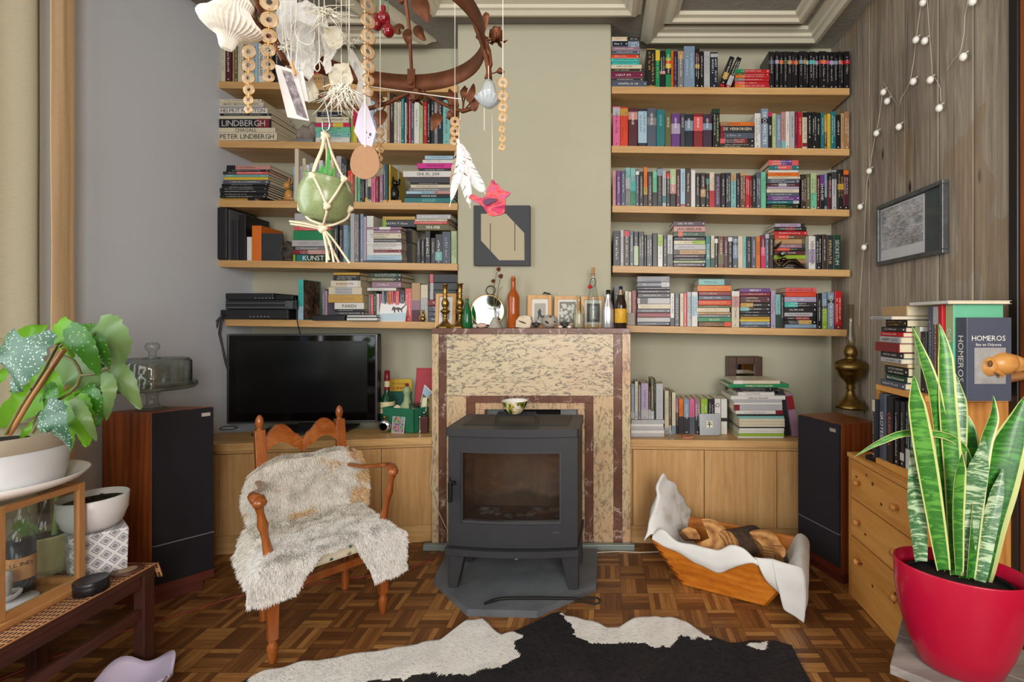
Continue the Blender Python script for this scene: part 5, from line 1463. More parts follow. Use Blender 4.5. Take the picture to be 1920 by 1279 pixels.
for i in range(14): c = D_.lerp(C_, .03+.94*i/13); m.tube([c+Vector((0, .006*cos(t_), .006*sin(t_))) for t_ in [2*pi*k/8 for k in range(8)]], .0009, 5, closed=True)
m.build('wire_binding', M_iron2, o)
b = onshelf('L5', 792, YS+.004); b.z = zsh('L5', 799)+.0006; o = thing('cat_figurine', 'tiny golden cat figurine on the lowest shelf beside the calendar', 'figurine', b); m = MB(); g = lambda x, z: b+Vector((x, .006, z))
m.ball(g(0, .014), (.014, .012, .015), 12); m.ball(g(.002, .032), (.009, .008, .016), 10); m.ball(g(.001, .05), (.008, .007, .0075), 10); m.tube([g(-.012, .006), g(-.017, .02), g(-.015, .03)], .0025, 6); m.build('body', M_brass, o)
for dx in (-.004, .006): MB().tube([g(dx, .055), g(dx*1.1, .064)], [.003, .0006], 6).build('ear', M_brass, o)
# ---------------------------------------------------------------- television
TA, TB = P(425.5, 0, 2.395), P(707.5, 0, 2.43); TA.z = TB.z = 0; U_ = (TB-TA).normalized(); D_ = Vector((-U_.y, U_.x, 0)); L = (TB-TA).length; z0, z1 = ZP(793, 2.41), ZP(626.5, 2.41)
CT = .5225
tv = thing('television', 'flat black television with a thin silver edge on the long oak cupboard', 'television', (TA+TB)/2+ZZ*CT)
MB().frame(TA, U_, ZZ, D_, (0, L), (z0, z1), (0.004, .05)).build('housing', M_blackp, tv, bevel=.004)
rim = MB(); e = .011
for u, v in (((0, e), (z0, z1)), ((L-e, L), (z0, z1)), ((e, L-e), (z0, z0+e*.8)), ((e, L-e), (z1-e*.8, z1))): rim.frame(TA, U_, ZZ, D_, u, v, (-.003, .0035))
rim.build('bezel', mat('tv_bezel', '#5b5c60', .25, .8), tv, bevel=.002)
MB().frame(TA, U_, ZZ, D_, (e, L-e), (z0+e*.8, z1-e*.8), (0, .0035)).build('gloss_frame', mat('tv_gloss', '#050506', .06), tv)
MB().frame(TA, U_, ZZ, D_, (.042, L-.05), (z0+.052, z1-.036), (-.0012, -.0002)).build('screen', mat('tv_screen', '#0d0e10', .22), tv)
MB().frame(TA, U_, ZZ, D_, (L*.46, L*.56), (CT+.012, z0+.01), (.014, .035)).build('neck', M_blackp, tv); MB().frame(TA, U_, ZZ, D_, (L*.22, L*.80), (CT, CT+.012), (-.07, .14)).build('stand', mat('tv_stand', '#2b2d31', .2), tv, bevel=.004)
# ---------------------------------------------------------------- souvenirs beside the television
yq = 2.36
def onc(px, py): p = onz(px, py, CT+.0003); return p
gx = thing('green_box', 'open green box full of souvenirs beside the television', 'box', onc(745, 812)); M_gr = mat('green_felt', '#1f6b4c', .7, var=.15, vs=20)
f0, f1, f2 = onc(717, 804), onc(776, 813), onc(805, 806); zt_ = CT+.0003; hgt = .124
f1 = Vector((XP(776, 2.386), 2.386, zt_)); f0 = Vector((XP(717.5, 2.435), 2.435, zt_)); f2 = Vector((XP(803, 2.46), 2.46, zt_)); f3 = f0+(f2-f1)
fc = (f0+f1+f2+f3)/4
for i, (a, c) in enumerate(((f0, f1), (f1, f2), (f2, f3), (f3, f0))):
    n = ((fc-(a+c)/2)*Vector((1, 1, 0))).normalized()*.004; MB().hexa([a, c, c+n, a+n, a+ZZ*hgt, c+ZZ*hgt, c+n+ZZ*hgt, a+n+ZZ*hgt]).build('side_panel', M_gr, gx)
MB().prism([f0, f1, f2, f3], (0, 0, .004)).build('bottom_panel', M_gr, gx)
def at_box(px, py, y): return P(px, py, y)
def sbottle(nm, lab, base, prof, m, s, M=None, **kw):
    o = thing(nm, lab, 'bottle', base); MB().lathe([(r*s, z*s) for r, z in prof], base, 20, M=M).build('glass_body', m, o); return o
s = 2.37/F; b = Vector((XP(726, 2.50), 2.50, CT+.0003)); s = 2.5/F
o = sbottle('whisky_bottle', 'dark green whisky bottle with a red neck foil behind the green box', b, [(0, 0), (13, 0), (13.5, 2), (13.5, 44), (11, 56), (5, 66), (4.4, 80)], mat('bottle_dark_green', '#12402a', .12), s)
MB().lathe([(4.7*s, 66*s), (4.9*s, 95*s), (4.6*s, 108*s), (0, 108*s)], b, 16, caps=False).build('neck_foil', mat('foil_red', '#7a1620', .3), o); MB().lathe([(13.7*s, 30*s), (13.75*s, 30.2*s), (13.75*s, 50*s), (13.4*s, 51*s)], b, 24, caps=False).build('label', mat('label_cream', '#d3c79a', .6), o)
MB().text('JAMESON', b+Vector((0, -13.9*s, 40*s)), (1, 0, 0), ZZ, width=.05).build('label_lettering', mat('print_black', PAL['black'], .5), o)
MB().lathe([(5.1*s, 78*s), (5.1*s, 89*s)], b, 16, caps=False).build('neck_label', mat('label_cream', '#d3c79a'), o)
y = 2.565; o = thing('tin_sign', 'yellow tin advertising sign with red lettering behind the green box', 'sign', P(751, 752, y)); w0, w1 = P(731, 733.5, y), P(772, 711, y); zfoot = CT+.0003
MB().box((w0.x, y, zfoot), (w1.x, y+.004, w0.z-.001)).build('lower_plate', mat('sign_green', '#2b5b50', .4, var=.3, vs=30), o); MB().box((w0.x, y, w0.z), (w1.x, y+.004, w1.z)).build('yellow_plate', mat('sign_yellow', '#c9a83a', .4, var=.1, vs=10), o)
m = MB(); cx = (w0.x+w1.x)/2; m.text('My Goodness', Vector((cx, y-.0015, ZP(719, y))), (1, 0, .0), ZZ, width=.088); m.text('GUINNESS', Vector((cx, y-.0015, ZP(727.5, y))), (1, 0, 0), ZZ, width=.1); m.build('sign_lettering', mat('sign_red', '#9c2018', .5), o)
y = 2.585; m = MB().hexa([P(776, 770, y-.06), P(812, 770, y-.06), P(812, 770, y-.05), P(776, 770, y-.05), P(781, 690, y+.04), P(812, 690, y+.04), P(812, 690, y+.05), P(781, 690, y+.05)])
for p in m.v[:4]: p.z = CT+.0004
tag(m.build('red_folder', mat('red_card', '#b5414a', .6, var=.15, vs=12)), 'red card folder leaning at the wall behind the green box', 'folder')
# things standing in the box rest on its floor
bz = CT+.0045
b = Vector((XP(763, 2.46), 2.46, bz)); s = 2.46/F; o = sbottle('clay_bottle', 'pale green stoneware bottle with a red cap in the green box', b, [(0, 0), (11, 0), (12, 2), (12, 44), (6, 54), (5.2, 66), (6.6, 68), (7, 74), (4.6, 80), (0, 81)], mat('stone_green', '#93a77a', .5), s); MB().ball(b+Vector((0, 0, 83*s)), (3.6*s, 3.6*s, 3.4*s), 12).build('cap', mat('foil_red', '#7a1620'), o)
b = Vector((XP(745, 2.445), 2.445, bz)); o = tag(MB().ball(b+Vector((0, 0, .066)), (.032, .02, .066), 18).build('stone_jug', mat('jug_cream', '#d3c8a6', .4, var=.12, vs=20), loc=b), 'rounded cream stoneware jug sticking out of the green box', 'jug')
b = Vector((XP(778, 2.435), 2.435, bz)); o = thing('glass_tumbler', 'clear glass tumbler with a candle in the green box', 'glass', b); MB().lathe([(0, .08), (.024, .08), (.027, .084), (.0285, .142), (.0275, .142), (.0258, .086), (0, .085)], b, 24).build('glass_body', M_clear, o); MB().lathe([(0, .0), (.022, .0), (.022, .078), (0, .078)], b, 20).build('supporting_block', M_page, o); MB().lathe([(0, .087), (.0245, .087), (.0245, .115), (0, .115)], b, 20).build('candle_wax', mat('wax', '#d8d0b8', .6), o)
def card(lab, pts, m, nm='postcard', extra=None):
    o = thing(nm, lab, 'card', sum(pts, Vector())/4); MB().add(pts, [(0, 1, 2, 3)]).build('card_sheet', m, o, solid=.0016); return o
pp = [P(786, 764, 2.47), P(799, 776, 2.47), P(813, 737, 2.495), P(796, 721, 2.495)]; pp[0].z = pp[0].z; o = card('landscape postcard sticking out of the green box', [Vector((p.x, p.y, p.z)) for p in pp], mat('postcard_white', '#d8dad6', .5))
f = lambda u, v: pp[0].lerp(pp[1], u).lerp(pp[3].lerp(pp[2], u), v)+Vector((0, -.003, .001)); m = MB()
for (v0, v1), i in (((.06, .5), 0), ((.5, .62), 1), ((.62, .95), 2)): m.add([f(.06, v0), f(.94, v0), f(.94, v1), f(.06, v1)], [(0, 1, 2, 3)], i)
m.build('landscape_print', [mat('meadow', '#7f9a4a', .6), mat('hills', '#4a5c3a', .6), mat('card_sky', '#9ab4c8', .6)], o)
o = card('cream folded card at the back of the green box', [P(788, 772, 2.445), P(799, 772, 2.445), P(801, 745, 2.46), P(793, 746, 2.46)], mat('card_cream', '#dcd3b4', .6))
b = Vector((XP(721.5, 2.405), 2.405, CT+.0003)); s = b.y/F; o = thing('round_flask', 'round polished hip flask before the green box', 'flask', b); Rx = Matrix.Rotation(pi/2, 3, 'X')
MB().ball(b+Vector((0, 0, 12.2*s)), (12*s, 6*s, 12.2*s), 24).build('body', mat('chrome', '#c9cacc', .12, 1), o); MB().lathe([(2.6*s, 24*s), (2.6*s, 28*s), (3.4*s, 28*s), (3.4*s, 31*s), (0, 31*s)], b, 14).build('cap', M_brass, o)
MB().lathe([(0, 0), (7*s, 0)], b+Vector((0, -6.3*s, 12.2*s)), 20, M=Rx).build('engraving', mat('engraved', '#7c7a78', .4, .8, var=.4, vs=90), o)
p0 = Vector((XP(734, 2.402), 2.402, CT+.0003)); p1 = Vector((XP(757, 2.383), 2.383, CT+.0003)); o = card('small colourful photo card propped at the green box', [p0, p1, p1+Vector((.0, .018, .083)), p0+Vector((0, .018, .083))], mat('photo_white', '#d5d2cf', .4), 'photo_card')
t = NT('collage'); v = t.n('ShaderNodeTexVoronoi'); t.l(t.obj(), v.inputs['Vector']); v.inputs['Scale'].default_value = 110; t.base(t.mix(.55, v.outputs['Color'], lin('#5a2a34')), .5)
g = lambda u, v: p0.lerp(p1, u)+Vector((0, .018, .083))*v+Vector((0, -.0016, 0)); MB().add([g(.05, .04), g(.95, .04), g(.95, .96), g(.05, .96)], [(0, 1, 2, 3)]).build('photo_collage', t.m, o)
b = Vector((XP(794, 2.385), 2.385, CT+.0003)); s = b.y/F; o = thing('hip_flask', 'leather covered steel hip flask before the green box', 'flask', b)
MB().box((b.x-8*s, b.y, b.z), (b.x+7*s, b.y+.02, b.z+31*s)).build('leather_body', mat('flask_leather', '#4a2c22', .4), o, bevel=.004); MB().box((b.x-8.6*s, b.y-.001, b.z), (b.x-6*s, b.y+.021, b.z+32*s)).build('steel_edge', mat('chrome', '#c9cacc'), o, bevel=.003); MB().lathe([(2.4*s, 31*s), (2.4*s, 37*s), (3.4*s, 37*s), (3.4*s, 40*s), (0, 40*s)], b+Vector((0, .01, 0)), 12).build('cap', mat('chrome', '#c9cacc'), o)
X0 = XP(804, 2.42); tag(MB().box((X0, 2.42, CT+.0004), (XP(812, 2.42), 2.52, ZP(741, 2.42))).build('wooden_case', wood('case_wood', [(.3, '#7a6440'), (.7, '#a58a5a')], 'z', 6, 6), bevel=.002), 'narrow wooden case wedged between the green box and the fireplace', 'case')
tag(MB().tube([P(412, 804, 2.30), P(418, 800, 2.33), P(436, 799, 2.36), P(446, 802, 2.33), P(436, 805.5, 2.28), P(418, 806, 2.27), P(411, 804.5, 2.29)], .0022, 6).build('cable_coil', M_blackp), 'thin black cable curled on the cupboard at the wall end of the television', 'cable')
# ---------------------------------------------------------------- small things on the right low cupboard
y = 2.56; s = y/F; X0, X1, Z1 = XP(1366.5, y), XP(1430, y), ZP(669, y); Z0 = ZP(738, y); o = thing('mirror_frame', 'dark brown wide framed small mirror hung low on the wall behind the white pile', 'mirror', ((X0+X1)/2, y, Z0)); w = .043; f = MB(); M_dkw = wood('dark_frame_wood', [(.3, '#2c1a10'), (.6, '#4a2e1c'), (.8, '#5d3c26')], 'x', 6, 6, .35)
for a in ((X0, Z0, X0+w, Z1), (X1-w, Z0, X1, Z1), (X0+w, Z0, X1-w, Z0+w), (X0+w, Z1-w, X1-w, Z1)): f.box((a[0], y, a[1]), (a[2], YB-.001, a[3]))
f.build('moulding', M_dkw, o, bevel=.004); MB().box((X0+w, y+.012, Z0+w), (X1-w, y+.016, Z1-w)).build('mirror_glass', mat('mirror_silver', '#d7d9da'), o)
p0 = onz(1312, 817, CZ+.0003); p1 = onz(1352, 818.5, CZ+.0003); p1.y = p0.y+.004; o = thing('metal_tile', 'square grey metal tile with a small cream emblem leaning on the paperbacks', 'tile', (p0+p1)/2); V_ = Vector((0, .018, .108)); N_ = Vector((0, -1, .16)).normalized()
MB().hexa([p0, p1, p1-N_*.006, p0-N_*.006, p0+V_, p1+V_, p1+V_-N_*.006, p0+V_-N_*.006]).build('plate', mat('pewter', '#85878a', .4, .6, var=.1, vs=20), o, bevel=.002)
g = lambda u, v, d=.0012: p0.lerp(p1, u)+V_*v+N_*d; m = MB(); m.add([g(.35, .36), g(.65, .36), g(.65, .66), g(.35, .66)], [(0, 1, 2, 3)], 0)
for a in ((.47, .38, .52, .64), (.38, .49, .62, .53), (.41, .58, .46, .62), (.55, .57, .6, .61)): m.add([g(a[0], a[1], .0018), g(a[2], a[1], .0018), g(a[2], a[3], .0018), g(a[0], a[3], .0018)], [(0, 1, 2, 3)], 1)
m.build('emblem', [mat('emblem_cream', '#ddd6bd', .5), M_ink], o)
p = onz(1290, 822, CZ+.0003); o = thing('wooden_clip', 'small reddish wooden toy piece on the cupboard edge', 'toy', p); m = MB(); m.prism([p+Vector(q) for q in ((-.03, 0, 0), (.02, -.004, 0), (.028, 0, .012), (-.005, 0, .008), (-.024, 0, .02))], (0, .02, 0)); m.build('body', mat('red_wood', '#9c552c', .5, var=.2, vs=30), o, bevel=.002)
p = onz(1260, 823, CZ+.0003); o = thing('metal_opener', 'small metal bottle opener standing at the books on the cupboard', 'opener', p); s = p.y/F; MB().tube([p+Vector((4.5*s*cos(a), 0, 5*s+5*s*sin(a))) for a in [2*pi*i/14 for i in range(14)]], 1.2*s, 6, closed=True).build('ring', M_zinc, o); MB().tube([p+Vector((0, 0, 10*s)), p+Vector((2*s, .01, 18*s))], 1.6*s, 6).build('shaft', M_zinc, o)
# leaning old books at the cupboard's end
for i, (bx, tx, ty, by, c, w_) in enumerate(((1478, 1464, 743, 826, 'charcoal', 11), (1493, 1479, 748, 828, 'mauve', 13))):
    y = 2.36-.02*i; s = y/F; pb = Vector((XP(bx, y), y, CZ+.006)); dx, dz = (tx-bx)*s, (by-ty)*s; Lh = sqrt(dx*dx+dz*dz); Z_ = Vector((dx, 0, dz))/Lh
    k = dict(O=pb-Vector((Z_.z, 0, -Z_.x))*w_*s*.5, R=Vector((Z_.z, 0, -Z_.x)), D=Vector((0, 1, 0)), Z=Z_, kind='u', w=w_*s, h=Lh, dep=.15, col=c, bands=[(.62, .94, 'dark_red')] if i else [], title='-', tcol='gold')
    mats = [bookmat(c)]; mb = MB(); k['label'] = ''; T, A, t_, a_, c_ = book_geo(k, mb, mats); o = mb.build('book', mats, loc=pb); tag(o, ('worn beige-mauve book with a red label leaning at the end of the right cupboard', 'black book leaning behind the red-labelled one at the end of the right cupboard')[1-i], 'book'); mb = MB(); book_pages(k, mb, T, A, t_, a_, c_); mb.build('page_block', M_page, o)
# ---------------------------------------------------------------- loudspeakers, cake stand, oil lamp
M_teak = wood('teak_veneer', [(.25, '#54260f'), (.5, '#7d3d1a'), (.75, '#9c5428')], 'z', 5, 9, .35, ring=.15); M_grill = mat('speaker_cloth', '#1d1a20', .9, var=.15, vs=120); M_plinth = mat('plinth_red', '#5a2416', .5)
def speaker(lab, near, far, depth_dir, dp, z0, z1, badge):
    near, far = Vector(near), Vector(far); U_ = (far-near).normalized(); L = (far-near).length; D_ = Vector(depth_dir).normalized(); o = thing('loudspeaker', lab, 'loudspeaker', (near+far)/2+D_*dp/2)
    MB().frame(near, U_, ZZ, D_, (0, L), (z0, z1), (.012, dp)).build('cabinet', M_teak, o, bevel=.002)
    MB().frame(near, U_, ZZ, D_, (.012, L-.012), (0, z0), (.03, dp-.02)).build('plinth', M_plinth, o)
    zm = z0+.045+(z1-z0)*.2; g = MB().frame(near, U_, ZZ, D_, (.001, L-.001), (zm+.002, z1-.002), (0, .0115)); g.build('grille', M_grill, o, bevel=.001, )
    MB().frame(near, U_, ZZ, D_, (.001, L-.001), (z0+.034, zm-.002), (0, .0115)).build('lower_grille', M_grill, o, bevel=.001); MB().frame(near, U_, ZZ, D_, (.0, L), (zm-.0018, zm+.0018), (-.001, .0115)).build('dividing_strip', M_zinc, o); MB().frame(near, U_, ZZ, D_, (0, L), (z0, z0+.033), (0, .0118)).build('base_board', M_plinth, o)
    if badge:
        u0, u1 = badge; b = MB().frame(near, U_, ZZ, D_, (L*u0, L*u1), (z1-.036, z1-.022), (-.002, .0)); bo = b.build('badge', mat('badge_silver', '#b9b8b2', .35, .6), o)
    return o
zS = .735
nl = onz(289, 1100, .05); nl = Vector((XP(289, 1.80), 1.80, 0)); fl_ = Vector((XP(401, 1.93), 1.93, 0))
speaker('tall teak loudspeaker with black cloth front by the left wall', nl, fl_, (-1, .02, 0), .205, .045, H-174*1.80/F, (.78, .93))
nr, fr_ = onz(1573, 1096, .01), onz(1496, 1047, .01); nr.z = fr_.z = 0
spR = speaker('tall teak loudspeaker with black cloth front beside the pine chest of drawers', fr_, nr, (.97, .26, 0), .2, .045, H-175*2.17/F+.0, (.8, .93))
spz = H-175*2.17/F
# cake stand on the left loudspeaker
y = 1.83; s = y/F; b = Vector((XP(286, y), y, H-174*1.80/F+.0006)); b.x = (nl.x+fl_.x)/2-.135; b.y = 1.87; s = b.y/F
ck = thing('cake_stand', 'glass cake stand with a domed lid on the left loudspeaker', 'cake stand', b)
MB().lathe([(0, 0), (20*s, 0), (21*s, 2*s), (12*s, 6*s), (8.5*s, 12*s), (8.5*s, 26*s), (14*s, 34*s), (30*s, 36*s), (62*s, 38*s), (66*s, 44*s), (65*s, 50*s), (63*s, 49*s), (62*s, 43*s), (20*s, 42*s), (0, 42*s)], b, 48).build('foot_plate', M_clear, ck)
MB().lathe([(57*s, 44*s), (57.4*s, 46*s), (57*s, 88*s), (54*s, 93*s), (4*s, 94.5*s), (3*s, 96*s), (52*s, 94.8*s), (56*s, 90*s), (56.2*s, 46*s), (57*s, 44*s)], b, 48, caps=False).build('dome', M_clear, ck)
MB().lathe([(0, 95*s), (14*s, 95.3*s), (5.5*s, 99*s), (5*s, 106*s), (10*s, 113*s), (11*s, 119*s), (8*s, 124*s), (0, 125.5*s)], b, 24).build('knob', M_clear, ck)
# brass oil lamp on the right loudspeaker
y = 2.30; s = y/F; b = Vector((XP(1595, y), y, spz+.0006)); la = thing('oil_lamp', 'brass oil lamp with a tall glass chimney on the right loudspeaker', 'oil lamp', b)
M_lb = mat('lamp_brass', '#8f7440', .38, 1, var=.35, vs=40, bump=.15)
MB().lathe([(0, 0), (27*s, 0), (27.5*s, 3*s), (25*s, 8*s), (14*s, 16*s), (8*s, 26*s), (6*s, 34*s), (8.5*s, 38*s), (6.5*s, 42*s), (11*s, 50*s), (20*s, 58*s), (24*s, 66*s), (24.5*s, 70*s), (28*s, 73*s), (29.5*s, 78*s), (27*s, 85*s), (17*s, 90*s), (11*s, 92*s)], b, 36, caps=False).build('font', M_lb, la)
MB().lathe([(11*s, 92*s), (9*s, 95*s), (11*s, 98*s), (12.5*s, 104*s), (10.5*s, 110*s), (8.5*s, 116*s), (7*s, 117*s), (0, 117*s)], b, 24).build('burner', M_lb, la)
MB().lathe([(6.5*s, 117*s), (8.2*s, 121*s), (8.4*s, 130*s), (6.6*s, 142*s), (5.9*s, 160*s), (5.8*s, 194*s), (5.2*s, 194*s), (5.3*s, 160*s), (6*s, 142*s), (7.6*s, 130*s), (7.4*s, 121*s), (6*s, 118*s)], b, 24, caps=False).build('glass_chimney', glass('chimney_glass', '#f2efe6'), la)
# ---------------------------------------------------------------- pine chest of drawers and crate along the right wall
M_pine = wood('knotty_pine', [(.22, '#a8682a'), (.45, '#cf9148'), (.7, '#e3aa5c'), (.85, '#eabb74')], 'y', 5, 9, .42, ring=.13, bump=.05); M_pinez = wood('knotty_pine_upright', [(.22, '#8a5220'), (.45, '#b67a3a'), (.7, '#cf9650'), (.85, '#d9a865')], 'z', 5, 9, .42, ring=.13, bump=.05)
CXF, cy0, cy1 = .987, 1.462, 1.885
ch = thing('chest_of_drawers', 'knotty pine chest of drawers along the board wall behind the snake plant', 'chest', ((CXF+XR)/2, (cy0+cy1)/2, 0))
m = MB()
m.box((CXF+.004, cy1-.02, 0), (XR-.002, cy1, CHZ-.018)); m.build('far_side', M_pinez, ch); MB().box((CXF+.004, cy0, 0), (XR-.002, cy0+.02, CHZ-.018)).build('near_side', M_pinez, ch, bevel=.001)
MB().box((CXF-.004, cy0-.004, CHZ-.018), (XR-.002, cy1+.004, CHZ)).build('top', M_pine, ch, bevel=.002); MB().box((CXF+.02, cy0+.02, .03), (XR-.02, cy1-.02, CHZ-.02)).build('carcass', M_pine, ch)
MB().box((CXF+.001, cy1-.02, 0), (CXF+.003, cy1, CHZ-.018)).build('front_stile', M_pinez, ch)
MB().box((CXF+.006, cy0+.02, .0), (CXF+.02, cy1-.02, .095)).build('plinth', M_pine, ch)
dz = [(.10, .245), (.25, .395), (.40, .548)]
M_knot = mat('knot_brown', '#5a2f12', .5)
for i, (a, c) in enumerate(dz):
    r_ = random.Random(i+3); k = MB().box((CXF, cy0+.023, a), (CXF+.018, cy1-.023, c))
    for j in range(4): k.ball((CXF-.0002, r_.uniform(cy0+.04, cy1-.04), r_.uniform(a+.02, c-.02)), (.0006, r_.uniform(.005, .009), r_.uniform(.004, .007)), 10, 1)
    d = k.build('drawer', [M_pine, M_knot], ch)
    for yy in (cy1-.085, cy0+.105): MB().lathe([(0, .0), (.006, .0), (.006, .010), (.012, .016), (.0125, .022), (.008, .027), (0, .028)], (CXF, yy, (a+c)/2), 16, M=Matrix.Rotation(-pi/2, 3, 'Y')).build('knob', M_pinez, d)
# crate (box shelf) on the chest with the books
kx, ky0, ky1 = 1.012, 1.472, 1.74
cr = thing('pine_crate', 'open pine crate of books standing on the chest of drawers', 'crate', ((kx+XR)/2, (ky0+ky1)/2, CHZ))
for nm, a, c, mm_ in (('bottom', (kx, ky0, CHZ+.0005), (XR-.004, ky1, CHZ+.03), M_pine), ('top', (kx, ky0, CRZ-.02), (XR-.004, ky1, CRZ), M_pine), ('near_end', (kx, ky0, CHZ+.0305), (XR-.004, ky0+.02, CRZ-.0205), M_pinez), ('far_end', (kx, ky1-.018, CHZ+.0305), (XR-.004, ky1, CRZ-.0205), M_pinez), ('back', (XR-.02, ky0+.021, CHZ+.0305), (XR-.004, ky1-.019, CRZ-.0205), M_pine)): MB().box(a, c).build(nm, mm_, cr, bevel=.0015)
tag(MB().frame((1.0, 1.79, CHZ+.0005), Vector((.3, -1, 0)).normalized(), ZZ, Vector((1, .3, 0)).normalized(), (0, .11), (0, .016), (0, .035)).build('remote_control', M_blackp, bevel=.004), 'black remote control on the far end of the chest of drawers', 'remote')
# picture on the cover of the big slate book
cvx = XP(1835, 1.37); m = MB(); q = lambda px, py: Vector((XP(px, 1.3715), 1.3715, ZP(py, 1.3715)))
hb = [o for o in bpy.data.objects if str(o.get('label', '')).startswith('thick slate blue book')][0]
m = MB(); m.add([q(1827, 652), q(1886, 652), q(1886, 720), q(1827, 720)], [(0, 3, 2, 1)], 0); m.build('cover_picture', mat('cover_grey', '#9a9a98', .5, var=.25, vs=25), hb)
m = MB(); m.text('HOMEROS', q(1853.5, 634)+Vector((0, -.0004, 0)), (1, 0, 0), ZZ, width=.098); m.text('Ilias en Odyssea', q(1853.5, 646)+Vector((0, -.0004, 0)), (1, 0, 0), ZZ, width=.074); m.build('cover_lettering', mat('print_white', PAL['white']), hb)
# carved creature on a branch
o = thing('driftwood_carving', 'carved pale wood sleeping creature on a rough branch at the near end of the crate', 'carving', P(1880, 722, 1.335)); M_limb = wood('driftwood', [(.3, '#6b4526'), (.55, '#8f6236'), (.8, '#ab7d4a')], 'x', 8, 5, .6, bump=.4)
yb_ = 1.40; g = lambda px, py, y=yb_: P(px, py, y)
MB().tube([g(1842, 714), g(1856, 715), g(1885, 709), g(1915, 704), g(1960, 706)], [.012, .02, .022, .02, .016], 12, flat=.7).build('branch', M_limb, o)
m = MB(); m.ball(g(1874, 681, yb_-.012), (.052, .04, .036), 22, amp=.1); m.ball(g(1852, 687, yb_-.02), (.027, .027, .030), 16, amp=.08); m.ball(g(1900, 681, yb_), (.032, .026, .026), 14, amp=.1); m.tube([g(1900, 686), g(1925, 682), g(1955, 680)], [.022, .018, .012], 12); m.tube([g(1866, 694, yb_-.045), g(1880, 702, yb_-.045), g(1876, 706, yb_-.04)], [.008, .006, .005], 8); m.build('body', wood('carved_maple', [(.3, '#b57a3c'), (.55, '#cf9652'), (.8, '#deaf72')], 'x', 7, 5, .35), o)
MB().ball(g(1857, 682, yb_-.048), (.007, .004, .010), 10).build('ear_hollow', mat('ear_dark', '#6b4222', .7), o)
# ---------------------------------------------------------------- framed print on the boards and the string of globe lights
xw = XR-.004; A = onx(1645, 501.5, xw-.02); B_ = onx(1768, 471, xw-.02); C_ = onx(1768, 332, xw-.02); D_ = onx(1643, 391, xw-.02)
y0, y1, z0, z1 = C_.y-.0, D_.y, (A.z+B_.z)/2, (C_.z+D_.z)/2
pf = thing('framed_print', 'zinc framed grey landscape print hanging on the board wall', 'picture', (xw, (y0+y1)/2, z0)); M_zf = mat('zinc_frame', '#6c7274', .4, .7, var=.3, vs=25); e = .016; xo = xw-.022
fm = MB()
for a, c in (((y0, z0), (y1, z0+e)), ((y0, z1-e), (y1, z1)), ((y0, z0+e), (y0+e, z1-e)), ((y1-e, z0+e), (y1, z1-e))): fm.box((xo, a[0], a[1]), (xw, c[0], c[1]))
fm.build('frame', M_zf, pf, bevel=.002); MB().box((xw-.006, y0+e, z0+e), (xw-.004, y1-e, z1-e)).build('backing', mat('frame_backing', '#4e5658', .6), pf)
t = NT('etching'); n = t.noise(t.obj((1, 3, 10), (0.5, 0, 0)), 8, 8, .7, 1.5); n2 = t.noise(t.obj((1, 3, 4)), 4, 4, .6); t.base(t.ramp(t.math('ADD', t.math('MULTIPLY', n, .6), t.math('MULTIPLY', n2, .4)), [(.34, '#4a4a4c'), (.46, '#a2a3a5'), (.6, '#dcdcdc')]), .5)
ya_, yb2 = onx(1737, 400, xw).y, onx(1655, 400, xw).y
MB().box((xw-.0085, ya_, z0+e+.004), (xw-.0065, yb2, z1-e-.004)).build('print_paper', mat('print_white_paper', '#d8dadb', .6), pf); MB().box((xw-.0095, ya_+.006, z0+e+.05), (xw-.0087, yb2-.006, z1-e-.01)).build('etching', t.m, pf)
t = NT('picture_glass'); tr = t.n('ShaderNodeBsdfTransparent'); gl = t.n('ShaderNodeBsdfGlossy'); gl.inputs['Roughness'].default_value = .03; f_ = t.n('ShaderNodeFresnel'); mx = t.n('ShaderNodeMixShader'); t.l(t.math('MULTIPLY', f_.outputs[0], .35), mx.inputs[0]); t.l(tr.outputs[0], mx.inputs[1]); t.l(gl.outputs[0], mx.inputs[2]); t.l(mx.outputs[0], t.out.inputs[0])
MB().add([(xw-.0135, y0+e, z0+e), (xw-.0135, y0+e, z1-e), (xw-.0135, y1-e, z1-e), (xw-.0135, y1-e, z0+e)], [(0, 1, 2, 3)]).build('glass_pane', t.m, pf)
sl = thing('string_lights', 'string of small white globe lights pinned to the board wall', 'string lights', onx(1620, 560, xw))
W1 = [(1611, 610), (1612, 560), (1616, 510), (1619.5, 465), (1623, 390), (1626, 340), (1629.5, 320), (1640, 260), (1646, 235), (1652, 195), (1657, 152), (1662, 165), (1673, 182), (1686, 202), (1690, 183), (1700, 168), (1707, 150), (1713, 115), (1717.5, 75), (1725, 20), (1728, -10)]
W2 = [(1738, -10), (1741, 40), (1743, 65), (1747, 120), (1748, 140), (1757, 152), (1763, 165), (1764, 190)]; W3 = [(1817, -10), (1809, 30), (1808, 60), (1803, 88), (1799, 101), (1788, 112), (1775, 132)]
wm = MB()
for w_ in (W1, W2, W3): wm.tube([onx(px, py, xw-.004) for px, py in w_], .0013, 5)
wm.build('wire', mat('string_white', '#bdb7a8', .5), sl)
for px, py in ((1619.8, 464), (1612.5, 388), (1629.4, 321), (1643, 250), (1656, 173), (1663, 190), (1685, 238), (1712, 153), (1717, 75), (1733.5, 77), (1744, 150), (1760.5, 203), (1730, 5), (1805.5, 107), (1823, 3)):
    p = onx(px, py, xw-.022); MB().ball(p, (.0125, .0125, .0145), 14).build('globe_light', mat('frosted_white', '#e9e7e0', .35, emit=0), sl); MB().tube([p+Vector((.006, 0, .012)), p+Vector((.018, 0, .02))], .003, 6).build('bulb_cap', mat('string_white', '#bdb7a8'), sl)
